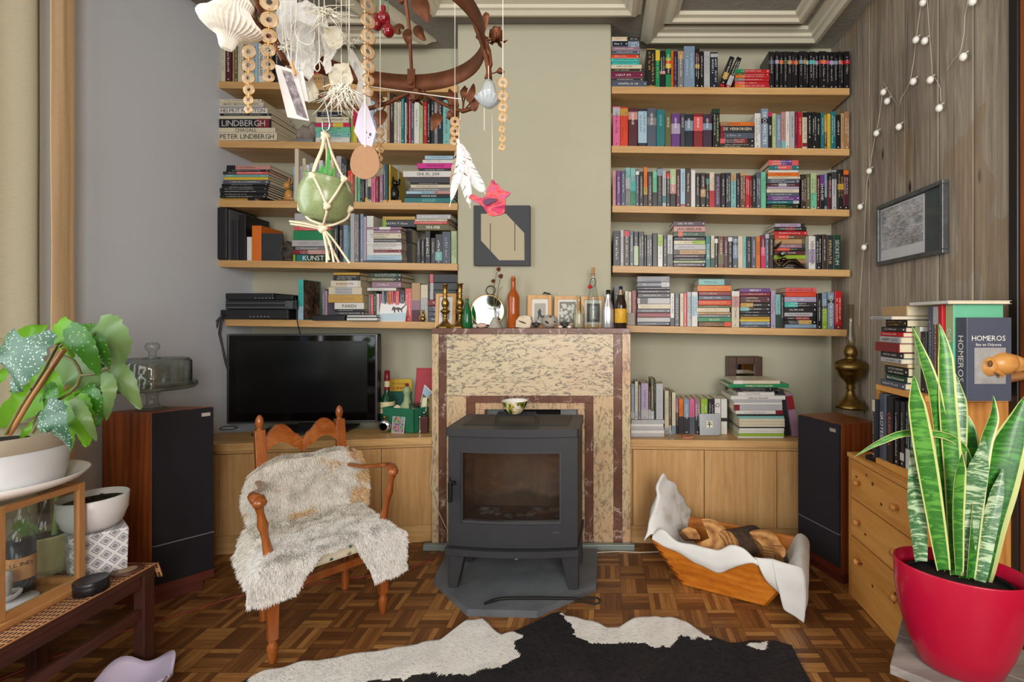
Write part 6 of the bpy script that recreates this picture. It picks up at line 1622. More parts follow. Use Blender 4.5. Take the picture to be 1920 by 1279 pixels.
# ---------------------------------------------------------------- firewood trough
M_tr = wood('orange_pine', [(.25, '#8f4a12'), (.5, '#c06f1f'), (.75, '#d98a32')], 'x', 5, 7, .35, ring=.1); BLq, BRq = onz(1277, 1097), onz(1437, 1139)
U_ = (BRq-BLq).normalized(); L = (BRq-BLq).length; D_ = Vector((-U_.y, U_.x, 0)); dp = .20; hz = .19
tr_ = thing('firewood_trough', 'orange stained dovetailed wooden trough of firewood lined with a white cloth', 'trough', BLq+U_*L/2+D_*dp/2)
q = lambda u, d, z: BLq+U_*u+D_*d+ZZ*z
fe, fs = .125, .045   # flare of ends and sides
b4 = [q(0, 0, .002), q(L, 0, .002), q(L, dp, .002), q(0, dp, .002)]; t4 = [q(-fe, -fs, hz), q(L+fe, -fs, hz), q(L+fe, dp+fs, hz), q(-fe, dp+fs, hz)]; cen = q(L/2, dp/2, 0)
def inset(p, k=.016): v = cen-p; v.z = 0; return p+v.normalized()*k
for i, nm in ((0, 'front_board'), (1, 'end_board'), (2, 'back_board'), (3, 'end_board')):
    j = (i+1) % 4; n = ((cen-(b4[i]+b4[j])/2)*Vector((1, 1, 0))).normalized()*.016
    MB().hexa([b4[i], b4[j], b4[j]+n, b4[i]+n, t4[i], t4[j], t4[j]+n, t4[i]+n]).build(nm, M_tr, tr_, bevel=.003)
MB().hexa([p+ZZ*.002 for p in b4]+[p+ZZ*.014 for p in b4]).build('bottom_board', M_tr, tr_)
dk = MB()
for i in range(6):
    f = .08+i*.15; a = b4[0].lerp(t4[0], f); n_ = Vector((-D_.x, -D_.y, 0))*.0012; w_ = .028*(1-.05*i); dk.add([a+n_, a+n_+U_*w_, a+n_+(t4[0]-b4[0])*.045+U_*w_*.7, a+n_+(t4[0]-b4[0])*.05], [(0, 1, 2, 3)])
dk.build('dovetail_pattern', mat('dovetail_dark', '#6b3210', .5), tr_)
# logs: split wood with bark
M_bark = mat('bark', '#4a382c', .95, var=.5, vs=35, bump=.9); t = NT('split_wood'); w_ = t.n('ShaderNodeTexWave', wave_type='RINGS'); t.l(t.obj((14, 14, 14)), w_.inputs['Vector']); w_.inputs['Scale'].default_value = 1.2; w_.inputs['Distortion'].default_value = 3; n = t.noise(t.obj(), 40, 5); t.base(t.ramp(t.math('ADD', t.math('MULTIPLY', w_.outputs['Fac'], .35), t.math('MULTIPLY', n, .7)), [(.25, '#7a4a24'), (.55, '#b17d44'), (.85, '#cfa066')]), .8); M_split = t.m
def log(lab, c, r, ln, yaw, pitch, roll, a0, a1, seed):
    Mx = Matrix.Translation(c) @ Matrix.Rotation(yaw, 4, 'Z') @ Matrix.Rotation(pitch, 4, 'Y') @ Matrix.Rotation(roll, 4, 'X'); k = 14; o = thing('firewood_log', lab, 'log', c)
    arc = [a0+(a1-a0)*i/k for i in range(k+1)]; full = a1-a0 > 6.2
    ring = [(r*(1+.09*mnoise.noise(Vector((cos(a)*2, sin(a)*2, seed))))*cos(a), r*(1+.09*mnoise.noise(Vector((cos(a)*2, sin(a)*2, seed))))*sin(a)) for a in (arc[:-1] if full else arc)]
    if not full: ring.append((0.0, 0.0))
    n = len(ring); b_ = MB(Mx); s_ = MB(Mx); st = 6
    vs = [(-ln/2+ln*j/st, y*(1+.05*mnoise.noise(Vector((j, i*.7, seed)))), z*(1+.05*mnoise.noise(Vector((j, i*.7, seed+3))))) for j in range(st+1) for i, (y, z) in enumerate(ring)]
    for i in range(n):
        tgt = b_ if (full or i < n-2) else s_
        for j in range(st): tgt.add([vs[j*n+i], vs[j*n+(i+1) % n], vs[(j+1)*n+(i+1) % n], vs[(j+1)*n+i]], [(0, 1, 2, 3)], 0, full or i < n-2)
    s_.add(vs[:n], [tuple(range(n-1, -1, -1))]); s_.add(vs[-n:], [tuple(range(n))])
    b_.build('bark', M_bark, o); s_.build('split_wood', M_split, o)
yw = math.atan2(U_.y, U_.x); ax = yw+pi/2
log('round cut log end facing out at the middle of the firewood trough', q(.10, .095, .165), .075, .14, ax+.15, .55, .2, .9, 5.6, 1); log('thick bark covered log lying over the others in the firewood trough', q(.225, .10, .180), .06, .17, ax-.5, .12, .25, -.4, 3.5, 2)
log('split red-brown log standing by the right of the firewood trough', q(.315, .085, .155), .07, .14, ax+.05, .95, .5, .2, 2.4, 3); log('small wedge of split wood at the cloth end of the firewood trough', q(-.0, .09, .15), .045, .11, ax+.5, .5, .6, .2, 2.6, 4); log('log at the bottom of the firewood trough under the round one', q(.12, .10, .062), .046, .15, ax, .0, .3, 0, 6.28, 5); log('dark weathered log against the far cloth of the firewood trough', q(.375, .09, .145), .034, .12, ax-.2, 1.0, .4, 0, 3.3, 6)
# cloth lining: a sheet draped over the two ends and part of the front edge
M_cloth = mat('white_flannel', '#d8d7d3', .9, var=.06, vs=8, sheen=.3, bump=.2); t = NT('flannel_dusty'); n = t.noise(t.obj(), 9, 6, .7); n2 = t.noise(t.obj(), 3, 3); t.base(t.mix(t.ramp(t.math('MULTIPLY', n, n2), [(.17, (0, 0, 0, 1)), (.31, (.9, .9, .9, 1))]), lin('#dcdbd7'), lin('#8b7c68')), .95); M_dusty = t.m
cloth = thing('lining_cloth', 'white dusty flannel cloth draped in the firewood trough over its rims', 'cloth', q(L/2, dp/2, .02))
def smooth_path(pts, n):   # catmull-rom through points
    out = []
    for i in range(n+1):
        f = i/n*(len(pts)-1); k = min(int(f), len(pts)-2); t_ = f-k; p0, p1, p2, p3 = pts[max(k-1, 0)], pts[k], pts[k+1], pts[min(k+2, len(pts)-1)]
        out.append(.5*((2*p1)+(p2-p0)*t_+(2*p0-5*p1+4*p2-p3)*t_*t_+(3*p1-p0-3*p2+p3)*t_**3))
    return out
def sheet(rows, nu, nv, name, m, amp=.004, sc=18, th=.0025):
    R_ = [smooth_path([Vector(p) for p in r], nu) for r in rows]; cols = [smooth_path([R_[k][i] for k in range(len(R_))], nv) for i in range(nu+1)]
    mb = MB(); mb.grid(lambda u, v: cols[round(u*nu)][round(v*nv)]+Vector((1, .6, .4))*amp*mnoise.noise(cols[round(u*nu)][round(v*nv)]*sc), nu, nv); return mb.build(name, m, cloth, solid=th)
# far-left end: inside floor -> up the end -> bunched peak; rows run along the end's width (front to back)
e_ = fe
sheet([[q(.05, .02, .05), q(.05, .1, .04), q(.05, dp-.01, .05)], [q(-.04, -.0, .12), q(-.035, .1, .11), q(-.03, dp+.01, .13)], [q(-e_+.02, -.03, hz+.008), q(-e_+.03, .06, hz+.10), q(-e_+.04, .14, hz+.14), q(-e_+.09, dp+.03, hz+.05)],
       [q(-e_-.012, -.055, hz-.005), q(-e_+.005, .03, hz+.12), q(-e_+.01, .09, hz+.225), q(-e_+.03, .15, hz+.17)], [q(-e_-.018, -.05, hz-.02), q(-e_-.02, .03, hz+.05), q(-e_-.015, .09, hz+.15), q(-e_-.0, .14, hz+.14)]], 26, 26, 'end_drape', M_dusty, .02, 15)
# front edge: inside slope -> rim -> small overhang with a wavy hem
def fr(u, d, z): return q(u, d, z)
us = [-.11, -.07, 0, .08, .16, .21, .25, .30, .34]
hem = [.0, .012, .03, .058, .075, .045, .02, .0, .02]; inn = [.05, .045, .03, .01, -.0, .01, .03, .03, .03]
sheet([[fr(u*.85+.03, .03, .09) for u in us], [fr(u, -.01, hz-.035-h*.2) for u, h in zip(us, hem)], [fr(u, -fs+.004, hz+.008+(.035 if u in (-.07,) else 0)+(.03 if .2 < u < .3 else 0)) for u in us], [fr(u, -fs-.007, hz-h*.6) for u, h in zip(us, hem)], [fr(u, -fs-.004+h*.12, hz-.006-h) for u, h in zip(us, hem)]], 44, 18, 'front_drape', M_cloth, .005, 16)
# right end: inside -> over the end rim -> long corner hanging outside
E = L+fe
sheet([[q(L-.02, .0, .06), q(L-.02, .1, .05), q(L-.02, dp, .06)], [q(L+.05, -.02, .13), q(L+.05, .1, .12), q(L+.05, dp+.01, .13)], [q(E-.02, -fs-.006, hz+.010), q(E-.02, .1, hz+.014), q(E-.03, dp+fs, hz+.012)], [q(E+.012, -fs-.02, hz-.002), q(E+.012, .09, hz), q(E+.008, dp+fs, hz)], [q(E+.014, -fs-.02, hz-.10), q(E+.02, .06, hz-.07), q(E+.012, dp+.01, hz-.05)], [q(E+.01, -fs-.012, hz-.165), q(E+.02, .04, hz-.12), q(E+.012, dp-.02, hz-.075)]], 24, 28, 'corner_drape', M_cloth, .007, 16)
sheet([[q(.27, .0, .10), q(.33, .0, .10), q(L-.0, .0, .10), q(L+.05, .01, .12)], [q(.30, -fs+.004, hz+.012), q(.36, -fs+.006, hz+.016), q(L+.03, -fs+.006, hz+.016), q(E-.01, -fs, hz+.012)], [q(.325, -fs-.01, hz-.02), q(.37, -fs-.014, hz-.005), q(L+.04, -fs-.016, hz-.005), q(E+.012, -fs-.014, hz-.004)], [q(.345, -fs-.004, hz-.06), q(.39, -fs-.008, hz-.075), q(L+.06, -fs-.014, hz-.10), q(E+.016, -fs-.016, hz-.13)], [q(.36, -fs+.006, hz-.085), q(.41, -fs-.0, hz-.12), q(L+.07, -fs-.01, hz-.15), q(E+.012, -fs-.012, hz-.175)]], 24, 20, 'front_corner_drape', M_cloth, .006, 16)
# ---------------------------------------------------------------- armchair with sheepskins
M_chair = wood('chair_cherry', [(.25, '#6e3413'), (.5, '#95501f'), (.75, '#b0703a')], 'z', 6, 9, .28, coat=.3)
FL, FR, BL, BR = onz(511, 1243), onz(718, 1150), onz(495, 1160), onz(629, 1111)
FR = FR+(FL-FR)*0; Ux = (FR-FL).normalized(); Dx = Vector((-Ux.y, Ux.x, 0)); cw = (FR-FL).length; cd = .285
C0 = FL.copy(); cq = lambda u, d, z: C0+Ux*u+Dx*d+ZZ*z      # u along the front, d towards the back
ca = thing('armchair', 'low turned cherry wood armchair with a wavy top rail, draped with sheepskins', 'armchair', C0+Ux*cw/2+Dx*cd/2)
ins = .035; zs_ = .30
for u in (0, cw):
    m = MB(); w = .0175; m.hexa([cq(u-w*.8, -w*.8, .075), cq(u+w*.8, -w*.8, .075), cq(u+w*.8, w*.8, .075), cq(u-w*.8, w*.8, .075), cq(u-w, -w, zs_), cq(u+w, -w, zs_), cq(u+w, w, zs_), cq(u-w, w, zs_)])
    m.lathe([(.0, 0), (.010, 0), (.0165, .048), (.016, .058), (.011, .066), (.011, .0755)], cq(u, 0, 0), 16); m.build('leg', M_chair, ca, bevel=.002)
bu = ((BL-C0).dot(Ux), (BR-C0).dot(Ux)); ub = (ins, cw-ins)
TL, TR = P(477, 768, 1.80), P(652, 753, 1.98)
lean = .07
for u in ub:
    m = MB(); w = .0165; m.tube([cq(u, cd, 0), cq(u, cd, .16), cq(u, cd, zs_)], .015, 12)
    m.hexa([cq(u-w, cd-w, zs_), cq(u+w, cd-w, zs_), cq(u+w, cd+w, zs_), cq(u-w, cd+w, zs_), cq(u-w, cd+lean-w, .685), cq(u+w, cd+lean-w, .685), cq(u+w, cd+lean+w, .685), cq(u-w, cd+lean+w, .685)])
    m.lathe([(.012, .683), (.008, .69), (.0115, .696), (.0145, .712), (.012, .728), (.006, .738), (0, .742)], cq(u, cd+lean, 0), 16); m.build('leg', M_chair, ca, bevel=.001)
u0, u1 = ub; wv = []
N = 40
for i in range(N+1):
    f = i/N; a = abs(2*f-1); top = .655+.045*sin(pi*min(1, (1-a)*1.28))**1.0*(1 if a > .22 else 1)-(.028*(1-a/.16) if a < .16 else 0); bot = .60+.03*sin(pi*min(1, (1-a)*1.3))-(.022*(1-a/.14) if a < .14 else 0)
    wv.append((f, top, bot))
m = MB(); front = [cq(u0+.014+(u1-u0-.028)*f, cd+lean*.85-.009, t_) for f, t_, b_ in wv]+[cq(u0+.014+(u1-u0-.028)*f, cd+lean*.78-.009, b_) for f, t_, b_ in reversed(wv)]
k = len(wv)
vs = front+[p+Dx*.018 for p in front]; fs = []
n2 = len(front)
for i in range(k-1): fs += [(i, i+1, n2-2-i, n2-1-i), (n2+i+1, n2+i, n2+n2-1-i, n2+n2-2-i)]
for i in range(n2): fs.append((i, n2+i, n2+(i+1) % n2, (i+1) % n2))
m.add(vs, fs); m.build('top_rail', wood('chair_rail', [(.25, '#6e3413'), (.5, '#95501f'), (.75, '#b0703a')], 'x', 6, 9, .25, coat=.4), ca)
for u in ub: pass
MB().frame(cq(u0, cd+.03, 0), Ux, ZZ, Dx, (0, u1-u0), (.45, .49), (-.006, .012)).build('back_slat', M_chair, ca)
M_seatf = NT('floral_seat'); t = M_seatf; v1 = t.voro(t.obj(), 42); n1 = t.noise(t.obj(), 30, 3); t.base(t.mix(t.ramp(v1, [(.28, (1, 1, 1, 1)), (.34, (0, 0, 0, 1))]), lin('#d9d2b8'), t.ramp(n1, [(.42, '#1f6048'), (.5, '#3a7a5a'), (.56, '#56608f'), (.62, '#b8a352')])), .8); M_seatf = t.m
MB().frame(C0, Ux, Dx, ZZ, (-.01, cw+.01), (-.015, cd+.01), (.262, .315)).build('seat', M_seatf, ca, bevel=.012)
for a, c, d0, d1, z in ((.0, cw, .0, .0, .14),): MB().frame(cq(0, .0, 0), Ux, ZZ, Dx, (0, cw), (.15, .178), (cd*.45, cd*.45+.016)).build('stretcher', M_chair, ca)
for u, uu in ((0, ub[0]), (cw, ub[1])): MB().tube([cq(u, 0, .17), cq((u+uu)/2, cd/2, .168), cq(uu, cd, .165)], [.008, .012, .008], 10).build('stretcher', M_chair, ca)
MB().tube([cq(ub[0], cd, .20), cq(ub[1], cd, .20)], .009, 10).build('stretcher', M_chair, ca)
for sg, u, uu in ((-1, 0, ub[0]), (1, cw, ub[1])):
    ho = cq(u+sg*.035, .0, .53); m = MB(); path = smooth_path([cq(uu+sg*.012, cd+.045, .50), cq(uu+sg*.03, cd*.6, .515), cq(u+sg*.04, .06, .535), ho], 14)
    m.tube(path, [.011]*8+[.012, .013, .015, .018, .021, .022, .019], 10, flat=.75); m.ball(ho+Dx*-.004+ZZ*-.006, (.021, .021, .017), 12); m.build('arm_rest', M_chair, ca)
    mm = MB(); a, c = cq(u, .02, .30), ho-ZZ*.02; pts = [a.lerp(c, i/10) for i in range(11)]; mm.tube(pts, [.016, .016, .015, .0135, .012, .0105, .012, .016, .012, .010, .013], 12); mm.build('arm_post', M_chair, ca)
# fur: many fine tapering strands rooted on a skin
def fur(skin, n, ln, name, mats, parent, seed, curl=.35, down=.5, colf=None, wd=.0017):
    r = random.Random(seed); vs, fs, mi = [], [], []
    for i in range(n):
        u, v = r.random(), r.random(); p, nr = skin(u, v)
        if p is None: continue
        cl = Vector((mnoise.noise(p*28), mnoise.noise(p*28+Vector((7, 3, 1))), mnoise.noise(p*28+Vector((1, 9, 5)))))
        tg = Vector((0, 0, -1))-nr*(-nr.z)-Dx*.5*max(0, nr.z); d = (nr*.6+tg*down+cl*curl*2.0+Vector((r.uniform(-.3, .3), r.uniform(-.3, .3), r.uniform(-.3, .3)))).normalized(); l_ = ln*r.uniform(.6, 1.15)
        sd = d.cross(Vector((r.uniform(-1, 1), r.uniform(-1, 1), r.uniform(-1, 1))))
        if sd.length < 1e-4: continue
        sd = sd.normalized()*wd; p1 = p+d*l_*.55+cl*l_*.1; d2 = (d+cl*curl*1.5+Vector((0, 0, -down*.8))).normalized(); p2 = p1+d2*l_*.5; b = len(vs)
        vs += [p-sd, p+sd, p1+sd*.8, p1-sd*.8, p2]; fs += [(b, b+1, b+2, b+3), (b+3, b+2, b+4)]; k = colf(u, v, r) if colf else 0; mi += [k, k]
    mb = MB(); mb.v = vs; mb.f = fs; mb.mi = mi; mb.sm = [True]*len(fs); o = mb.build(name, mats, parent); return o
def woolmat(n, c):
    t = NT(n); d = t.n('ShaderNodeBsdfDiffuse'); d.inputs[0].default_value = lin(c); l_ = t.n('ShaderNodeBsdfTranslucent'); l_.inputs[0].default_value = lin(c); m = t.n('ShaderNodeMixShader'); m.inputs[0].default_value = .42; t.l(d.outputs[0], m.inputs[1]); t.l(l_.outputs[0], m.inputs[2]); t.l(m.outputs[0], t.out.inputs[0]); return t.m
M_wool = woolmat('wool_cream', '#fbf7ee'); M_wool2 = woolmat('wool_white', '#fffefb'); M_wool3 = woolmat('wool_amber', '#efcf9c'); M_hideb = mat('wool_skin', '#e6dfd0', .95)
def nrm(fn, u, v):
    e = .01; a = fn(min(1, u+e), v)-fn(max(0, u-e), v); b = fn(u, min(1, v+e))-fn(u, max(0, v-e)); n = a.cross(b); return n.normalized() if n.length > 1e-9 else Vector((0, 0, 1))
# seat skin: drapes over both front corners, a notch in the middle of the front shows the floral seat
def seat_skin(u, v):     # u across (0 = viewer's left), v 0 front hem .. 1 back
    x = -.075+(cw+.135)*u; side = abs(u-.5)*2
    drop = (.02+.095*max(0, min(1, (side-.16)/.35))**1.1) if u < .5 else (.015+.165*max(0, min(1, (side-.22)/.3))**1.3)
    if u < .08: drop -= .03*(1-u/.08)
    if u > .94: drop -= .03*(u-.94)/.06
    L1 = drop; L2 = .31; s = v*(L1+L2)-L1     # arc length from the seat's front edge
    over = max(0, side-.78)/.22
    xx = x*.92+cw*.04 if s > .05 else x+(cw*.04-x*.08)*max(0, s)/.05
    if s < -.03: p = cq(xx, -.055-.01*min(1, (-s-.03)/.1), .315+s+.03)
    elif s < .04: a_ = (s+.03)/.07*pi/2; p = cq(xx, -.055+.045*(1-cos(a_)), .315+.028*sin(a_))
    else: p = cq(xx, -.01+(s-.04), .343+.03*max(0, (s-.2)/.11)**2)
    k = over*over*.10*(1 if s > 0 else .25); p = p+ZZ*-k
    return p+ZZ*(.006*mnoise.noise(p*14))
ss = thing('sheepskin', 'cream sheepskin draped over the seat and front corners of the armchair', 'sheepskin', cq(cw/2, .1, .33), 'sheepskins on the armchair')
g = MB(); g.grid(seat_skin, 44, 34); g.build('hide', M_hideb, ss)
fur(lambda u, v: (seat_skin(u, v), (lambda n: n if n.dot(ZZ*.8-Dx) > 0 else -n)(nrm(seat_skin, u, v))), 70000, .016, 'wool', [M_wool, M_wool2], ss, 5, .22, .55, lambda u, v, r: 1 if (v < .6 and r.random() < .75) or r.random() < .25 else 0)
def back_skin(u, v):    # leaning against the back, scalloped outline
    w = .5+.5*sin(pi*min(1, max(0, v))) ; wid = (cw+.06)*(.80+.24*sin(pi*(.12+.72*v))); x = cw/2+.012+(u-.5)*wid
    top = .585-.055*(abs(u-.5)*2)**2.2+.012*sin(u*9); z = .335+(top-.335)*v
    d = cd-.035+.075*v+.02*sin(pi*v)-.02*(1-v)
    bulge = -.022*sin(pi*v)*(1-(abs(u-.5)*2)**2)
    p = cq(x, d+bulge-.01, z); return p+Dx*(.008*mnoise.noise(p*12))
bs = thing('sheepskin', 'cream and amber sheepskin leaning upright against the back of the armchair', 'sheepskin', cq(cw/2, cd, .34), 'sheepskins on the armchair')
g = MB(); g.grid(back_skin, 36, 24); g.build('hide', M_hideb, bs, solid=.006)
def bcol(u, v, r):
    k = mnoise.noise(Vector((u*5, v*4, 2.2)))+.9*max(0, u-.72)*3-.2+.5*max(0, .16-v)*4
    return 2 if r.random() < max(0, min(.8, (k-.15)*2.2)) else (1 if r.random() < .4 else 0)
fur(lambda u, v: (back_skin(u, v), (lambda n: n if n.dot(Dx) < 0 else -n)(nrm(back_skin, u, v))+(Ux*(u-.5)*1.6 if abs(u-.5) > .42 else Vector((0, 0, 0)))+(ZZ*.8 if v > .93 else Vector((0, 0, 0)))), 56000, .018, 'wool', [M_wool, M_wool2, M_wool3], bs, 9, .2, .6, bcol)
# ---------------------------------------------------------------- cowhide on the floor
edge = [(461, 1279), (495, 1264), (561, 1250), (640, 1236), (720, 1222), (784, 1211), (825, 1203), (851, 1186), (874, 1169), (904, 1164.5), (924, 1183), (940, 1196), (963, 1188.5), (985, 1180), (1002, 1172), (1030, 1158), (1052, 1151), (1060, 1159), (1108, 1169), (1140, 1180), (1161, 1179), (1176, 1171), (1191, 1164.6), (1230, 1159), (1262, 1163), (1286, 1169), (1319, 1194), (1364, 1212.5), (1409, 1208), (1453, 1205), (1484, 1219), (1491, 1241), (1481, 1275)]
top = [onz(*p) for p in edge]; xs = [p.x for p in top]
def yedge(x):
    if x <= xs[0]: return top[0].y
    for i in range(len(top)-1):
        if top[i].x <= x <= top[i+1].x or (top[i+1].x < top[i].x and top[i+1].x <= x): return top[i].y+(top[i+1].y-top[i].y)*((x-top[i].x)/(top[i+1].x-top[i].x+1e-9))
    return top[-1].y
X0h, X1h = xs[0]-.12, max(xs)+.0
def ynear(x): f = (x-X0h)/(X1h-X0h); return .98-.24*sin(pi*f)**.5-.06*sin(x*9)
white = [(455, 1290), (495, 1250), (850, 1150), (905, 1150), (950, 1190), (968, 1187), (980, 1195), (962, 1212), (975, 1232), (935, 1256), (900, 1263), (880, 1272), (800, 1268), (755, 1280), (690, 1283), (600, 1300)]
white2 = [(1046, 1140), (1062, 1168), (1076, 1187), (1075, 1198), (1120, 1212), (1190, 1208), (1230, 1218), (1262, 1216), (1275, 1196), (1300, 1203), (1332, 1205), (1330, 1185), (1290, 1150), (1120, 1140)]
white3 = [(1399, 1217), (1412, 1222), (1432, 1228), (1437, 1218), (1442, 1206), (1430, 1210), (1412, 1211)]
PW = [[onz(*p) for p in w] for w in (white, white2, white3)]
def inside(poly, x, y):
    c = False; j = len(poly)-1
    for i in range(len(poly)):
        a, b = poly[i], poly[j]
        if (a.y > y) != (b.y > y) and x < (b.x-a.x)*(y-a.y)/(b.y-a.y+1e-12)+a.x: c = not c
        j = i
    return c
def hide_pt(u, v):
    x = X0h+(X1h-X0h)*u; ye, yn = yedge(x), ynear(x)
    if x < xs[0]: ye = top[0].y-(xs[0]-x)*1.2
    y = yn+(ye-yn)*v; z = .005+.010*max(0, mnoise.noise(Vector((x*6, y*6, 1))))+.014*max(0, v-.82)/.18*max(0, mnoise.noise(Vector((x*13, 2, 4)))+.15); return Vector((x, y, z))
def hide_m(u, v):
    p = hide_pt(u, v); j = .012; x, y = p.x+j*mnoise.noise(p*45), p.y+j*mnoise.noise(p*45+Vector((3, 3, 3)))
    if any(inside(w, x, y) for w in PW): return 0
    return 2 if mnoise.noise(p*4+Vector((0, 0, 5))) > .18 else 1
hd = thing('cowhide_rug', 'black and white cowhide rug lying on the parquet before the stove', 'rug', hide_pt(.5, .5)*1.0)
g = MB(); g.grid(hide_pt, 300, 130, mfn=hide_m)
M_hw = mat('hide_white', '#dedbd3', .9, var=.06, vs=9, sheen=.1); M_hb = mat('hide_black', '#1b191b', .8, var=.25, vs=30); M_hb2 = mat('hide_dark_brown', '#221d1e', .8, var=.25, vs=30)
g.build('hide', [M_hw, M_hb, M_hb2], hd, solid=.004)
r = random.Random(2); vs, fs, mi = [], [], []
for i in range(30000):
    u, v = r.random(), .25+.75*r.random(); p = hide_pt(u, v)+ZZ*.002; d = Vector((.6+r.uniform(-.3, .3), -.55+r.uniform(-.3, .3), .28)).normalized(); s_ = Vector((-d.y, d.x, 0)).normalized()*.0007; b = len(vs); q_ = p+d*r.uniform(.008, .016); vs += [p-s_, p+s_, q_]; fs.append((b, b+1, b+2)); mi.append(hide_m(u, v))
mb = MB(); mb.v, mb.f, mb.mi, mb.sm = vs, fs, mi, [False]*len(fs); mb.build('hair', [M_hw, M_hb, M_hb2], hd)
# ---------------------------------------------------------------- curtains at the side window
def curtain(nm, lab, y0, y1, z0, z1, x, folds, amp, col, tr, cat='curtain'):
    t = NT(nm); w = t.noise(t.obj((1, 18, 160)), 3, 4, .6); c = lin(col); v = t.mix(w, tuple(k*.78 for k in c[:3])+(1,), tuple(min(1, k*1.12) for k in c[:3])+(1,)); d = t.n('ShaderNodeBsdfDiffuse'); t.l(v, d.inputs[0]); tl = t.n('ShaderNodeBsdfTranslucent'); t.l(v, tl.inputs[0]); m = t.n('ShaderNodeMixShader'); m.inputs[0].default_value = tr; t.l(d.outputs[0], m.inputs[1]); t.l(tl.outputs[0], m.inputs[2]); t.l(m.outputs[0], t.out.inputs[0])
    g = MB(); g.grid(lambda u, v_: Vector((x+amp*sin(u*folds*2*pi+.8)*(1+.15*sin(v_*3))+.006*mnoise.noise(Vector((u*4, v_*5, 1))), y0+(y1-y0)*u, z0+(z1-z0)*v_)), 80, 24)
    return tag(g.build(nm, t.m, solid=.002), lab, cat)
curtain('cream_curtain', 'cream linen curtain hanging in soft folds at the side window', 1.05, 1.545, .04, 2.60, -1.875, 3.2, .016, '#c9c2aa', .22)
curtain('shaded_curtain_fold', 'narrow taupe fold of curtain between the cream and the orange cloth', 1.538, 1.592, .04, 2.60, -1.905, .8, .010, '#8f8672', .3)  # recessed fold of the cream cloth, its shade put into a darker colour
curtain('orange_curtain', 'orange linen curtain edge hanging next to the grey wall', 1.585, 1.672, .04, 2.60, -1.872, .55, .010, '#f4dcbb', .6)
tag(MB().tube([(-1.885, .6, 2.61), (-1.885, 1.69, 2.61)], .012, 12).build('curtain_rail', M_white), 'white curtain rail above the side window', 'rail')
# ---------------------------------------------------------------- low table with a woven runner
TZ = .322; M_dkt = wood('dark_table_wood', [(.25, '#2c1812'), (.5, '#47281e'), (.75, '#5d382a')], 'y', 6, 8, .45); M_dkz = wood('dark_table_leg', [(.25, '#2c1812'), (.5, '#47281e'), (.75, '#5d382a')], 'z', 6, 8, .45)
tx0, tx1, ty0, ty1 = -1.79, -1.432, .45, 1.50
tb = thing('low_table', 'low dark wood table under the window carrying plants and a glass case', 'table', ((tx0+tx1)/2, (ty0+ty1)/2, 0))
MB().box((tx0, ty0, TZ-.022), (tx1, ty1, TZ-.004)).build('table_top', M_dkt, tb, bevel=.002)
for x, y in ((tx1-.034, ty1-.034), (tx0+.016, ty1-.06), (tx1-.034, ty0), (tx0+.016, ty0)): MB().box((x, y, 0), (x+.034, y+.034, TZ-.0225)).build('leg', M_dkz, tb, bevel=.002)
MB().box((tx1-.028, ty0+.035, TZ-.06), (tx1-.008, ty1-.036, TZ-.0228)).build('rail', M_dkt, tb, bevel=.002); MB().box((tx1-.028, ty0+.035, .165), (tx1-.010, ty1-.036, .195)).build('stretcher', M_dkt, tb, bevel=.002)
MB().box((tx0+.05, ty1-.03, TZ-.06), (tx1-.036, ty1-.012, TZ-.0228)).build('rail', M_dkt, tb, bevel=.002)
t = NT('woven_runner'); v = t.obj(); sp = t.n('ShaderNodeSeparateXYZ'); t.l(v, sp.inputs[0]); a = t.math('FRACT', t.math('MULTIPLY', sp.outputs[0], 90)); b_ = t.math('FRACT', t.math('MULTIPLY', sp.outputs[1], 70)); k = t.math('MAXIMUM', t.math('GREATER_THAN', a, .62), t.math('GREATER_THAN', b_, .7)); n = t.noise(v, 60, 3)
t.base(t.mix(k, lin('#3d211a'), t.mix(n, lin('#a0663f'), lin('#cf9c68'))), .8); M_run = t.m
rn = MB()
def runner(u, v_):
    yy = ty0+(ty1-ty0+.07)*v_; ov = max(0, yy-ty1-.006); return Vector((tx0+.01+(tx1-tx0-.005)*u, yy-ov*.75, TZ-.0005-ov*.85+.002*sin(u*20)*min(1, ov*40)))
rn.grid(runner, 20, 90)
tag(rn.build('woven_runner', M_run, solid=.004), 'brown woven open-weave runner lying on the low table and over its end', 'runner')
TT = TZ+.002
# glass case of pale wood
M_cw = wood('case_oak', [(.3, '#8f6236'), (.55, '#b58350'), (.8, '#c99a66')], 'y', 5, 7, .4); M_cwz = wood('case_oak_upright', [(.3, '#8f6236'), (.55, '#b58350'), (.8, '#c99a66')], 'z', 5, 7, .4)
gx0, gx1, gy0, gy1, gz1 = -1.775, -1.508, 1.17, 1.368, .628
gc = thing('glass_case', 'glass display case with oak frame on the low table holding a bottle', 'display case', ((gx0+gx1)/2, (gy0+gy1)/2, TT))
MB().box((gx0-.01, gy0-.01, TT), (gx1+.014, gy1+.012, TT+.016)).build('base_board', M_cw, gc, bevel=.003); w = .016; zb_ = TT+.0162
for x in (gx0, gx1-w):
    for y in (gy0, gy1-w): MB().box((x, y, zb_), (x+w, y+w, gz1)).build('post', M_cwz, gc, bevel=.001)
    for z in (zb_, gz1-w): MB().box((x+.0005, gy0+w, z), (x+w-.0005, gy1-w, z+w)).build('rail', M_cw, gc)
for y in (gy0, gy1-w):
    for z in (zb_, gz1-w): MB().box((gx0+w, y+.0005, z), (gx1-w, y+w-.0005, z+w)).build('rail', M_cw, gc)
def pane(a, b, c, d): MB().add([a, b, c, d], [(0, 1, 2, 3)]).build('glass_pane', M_clear, gc)
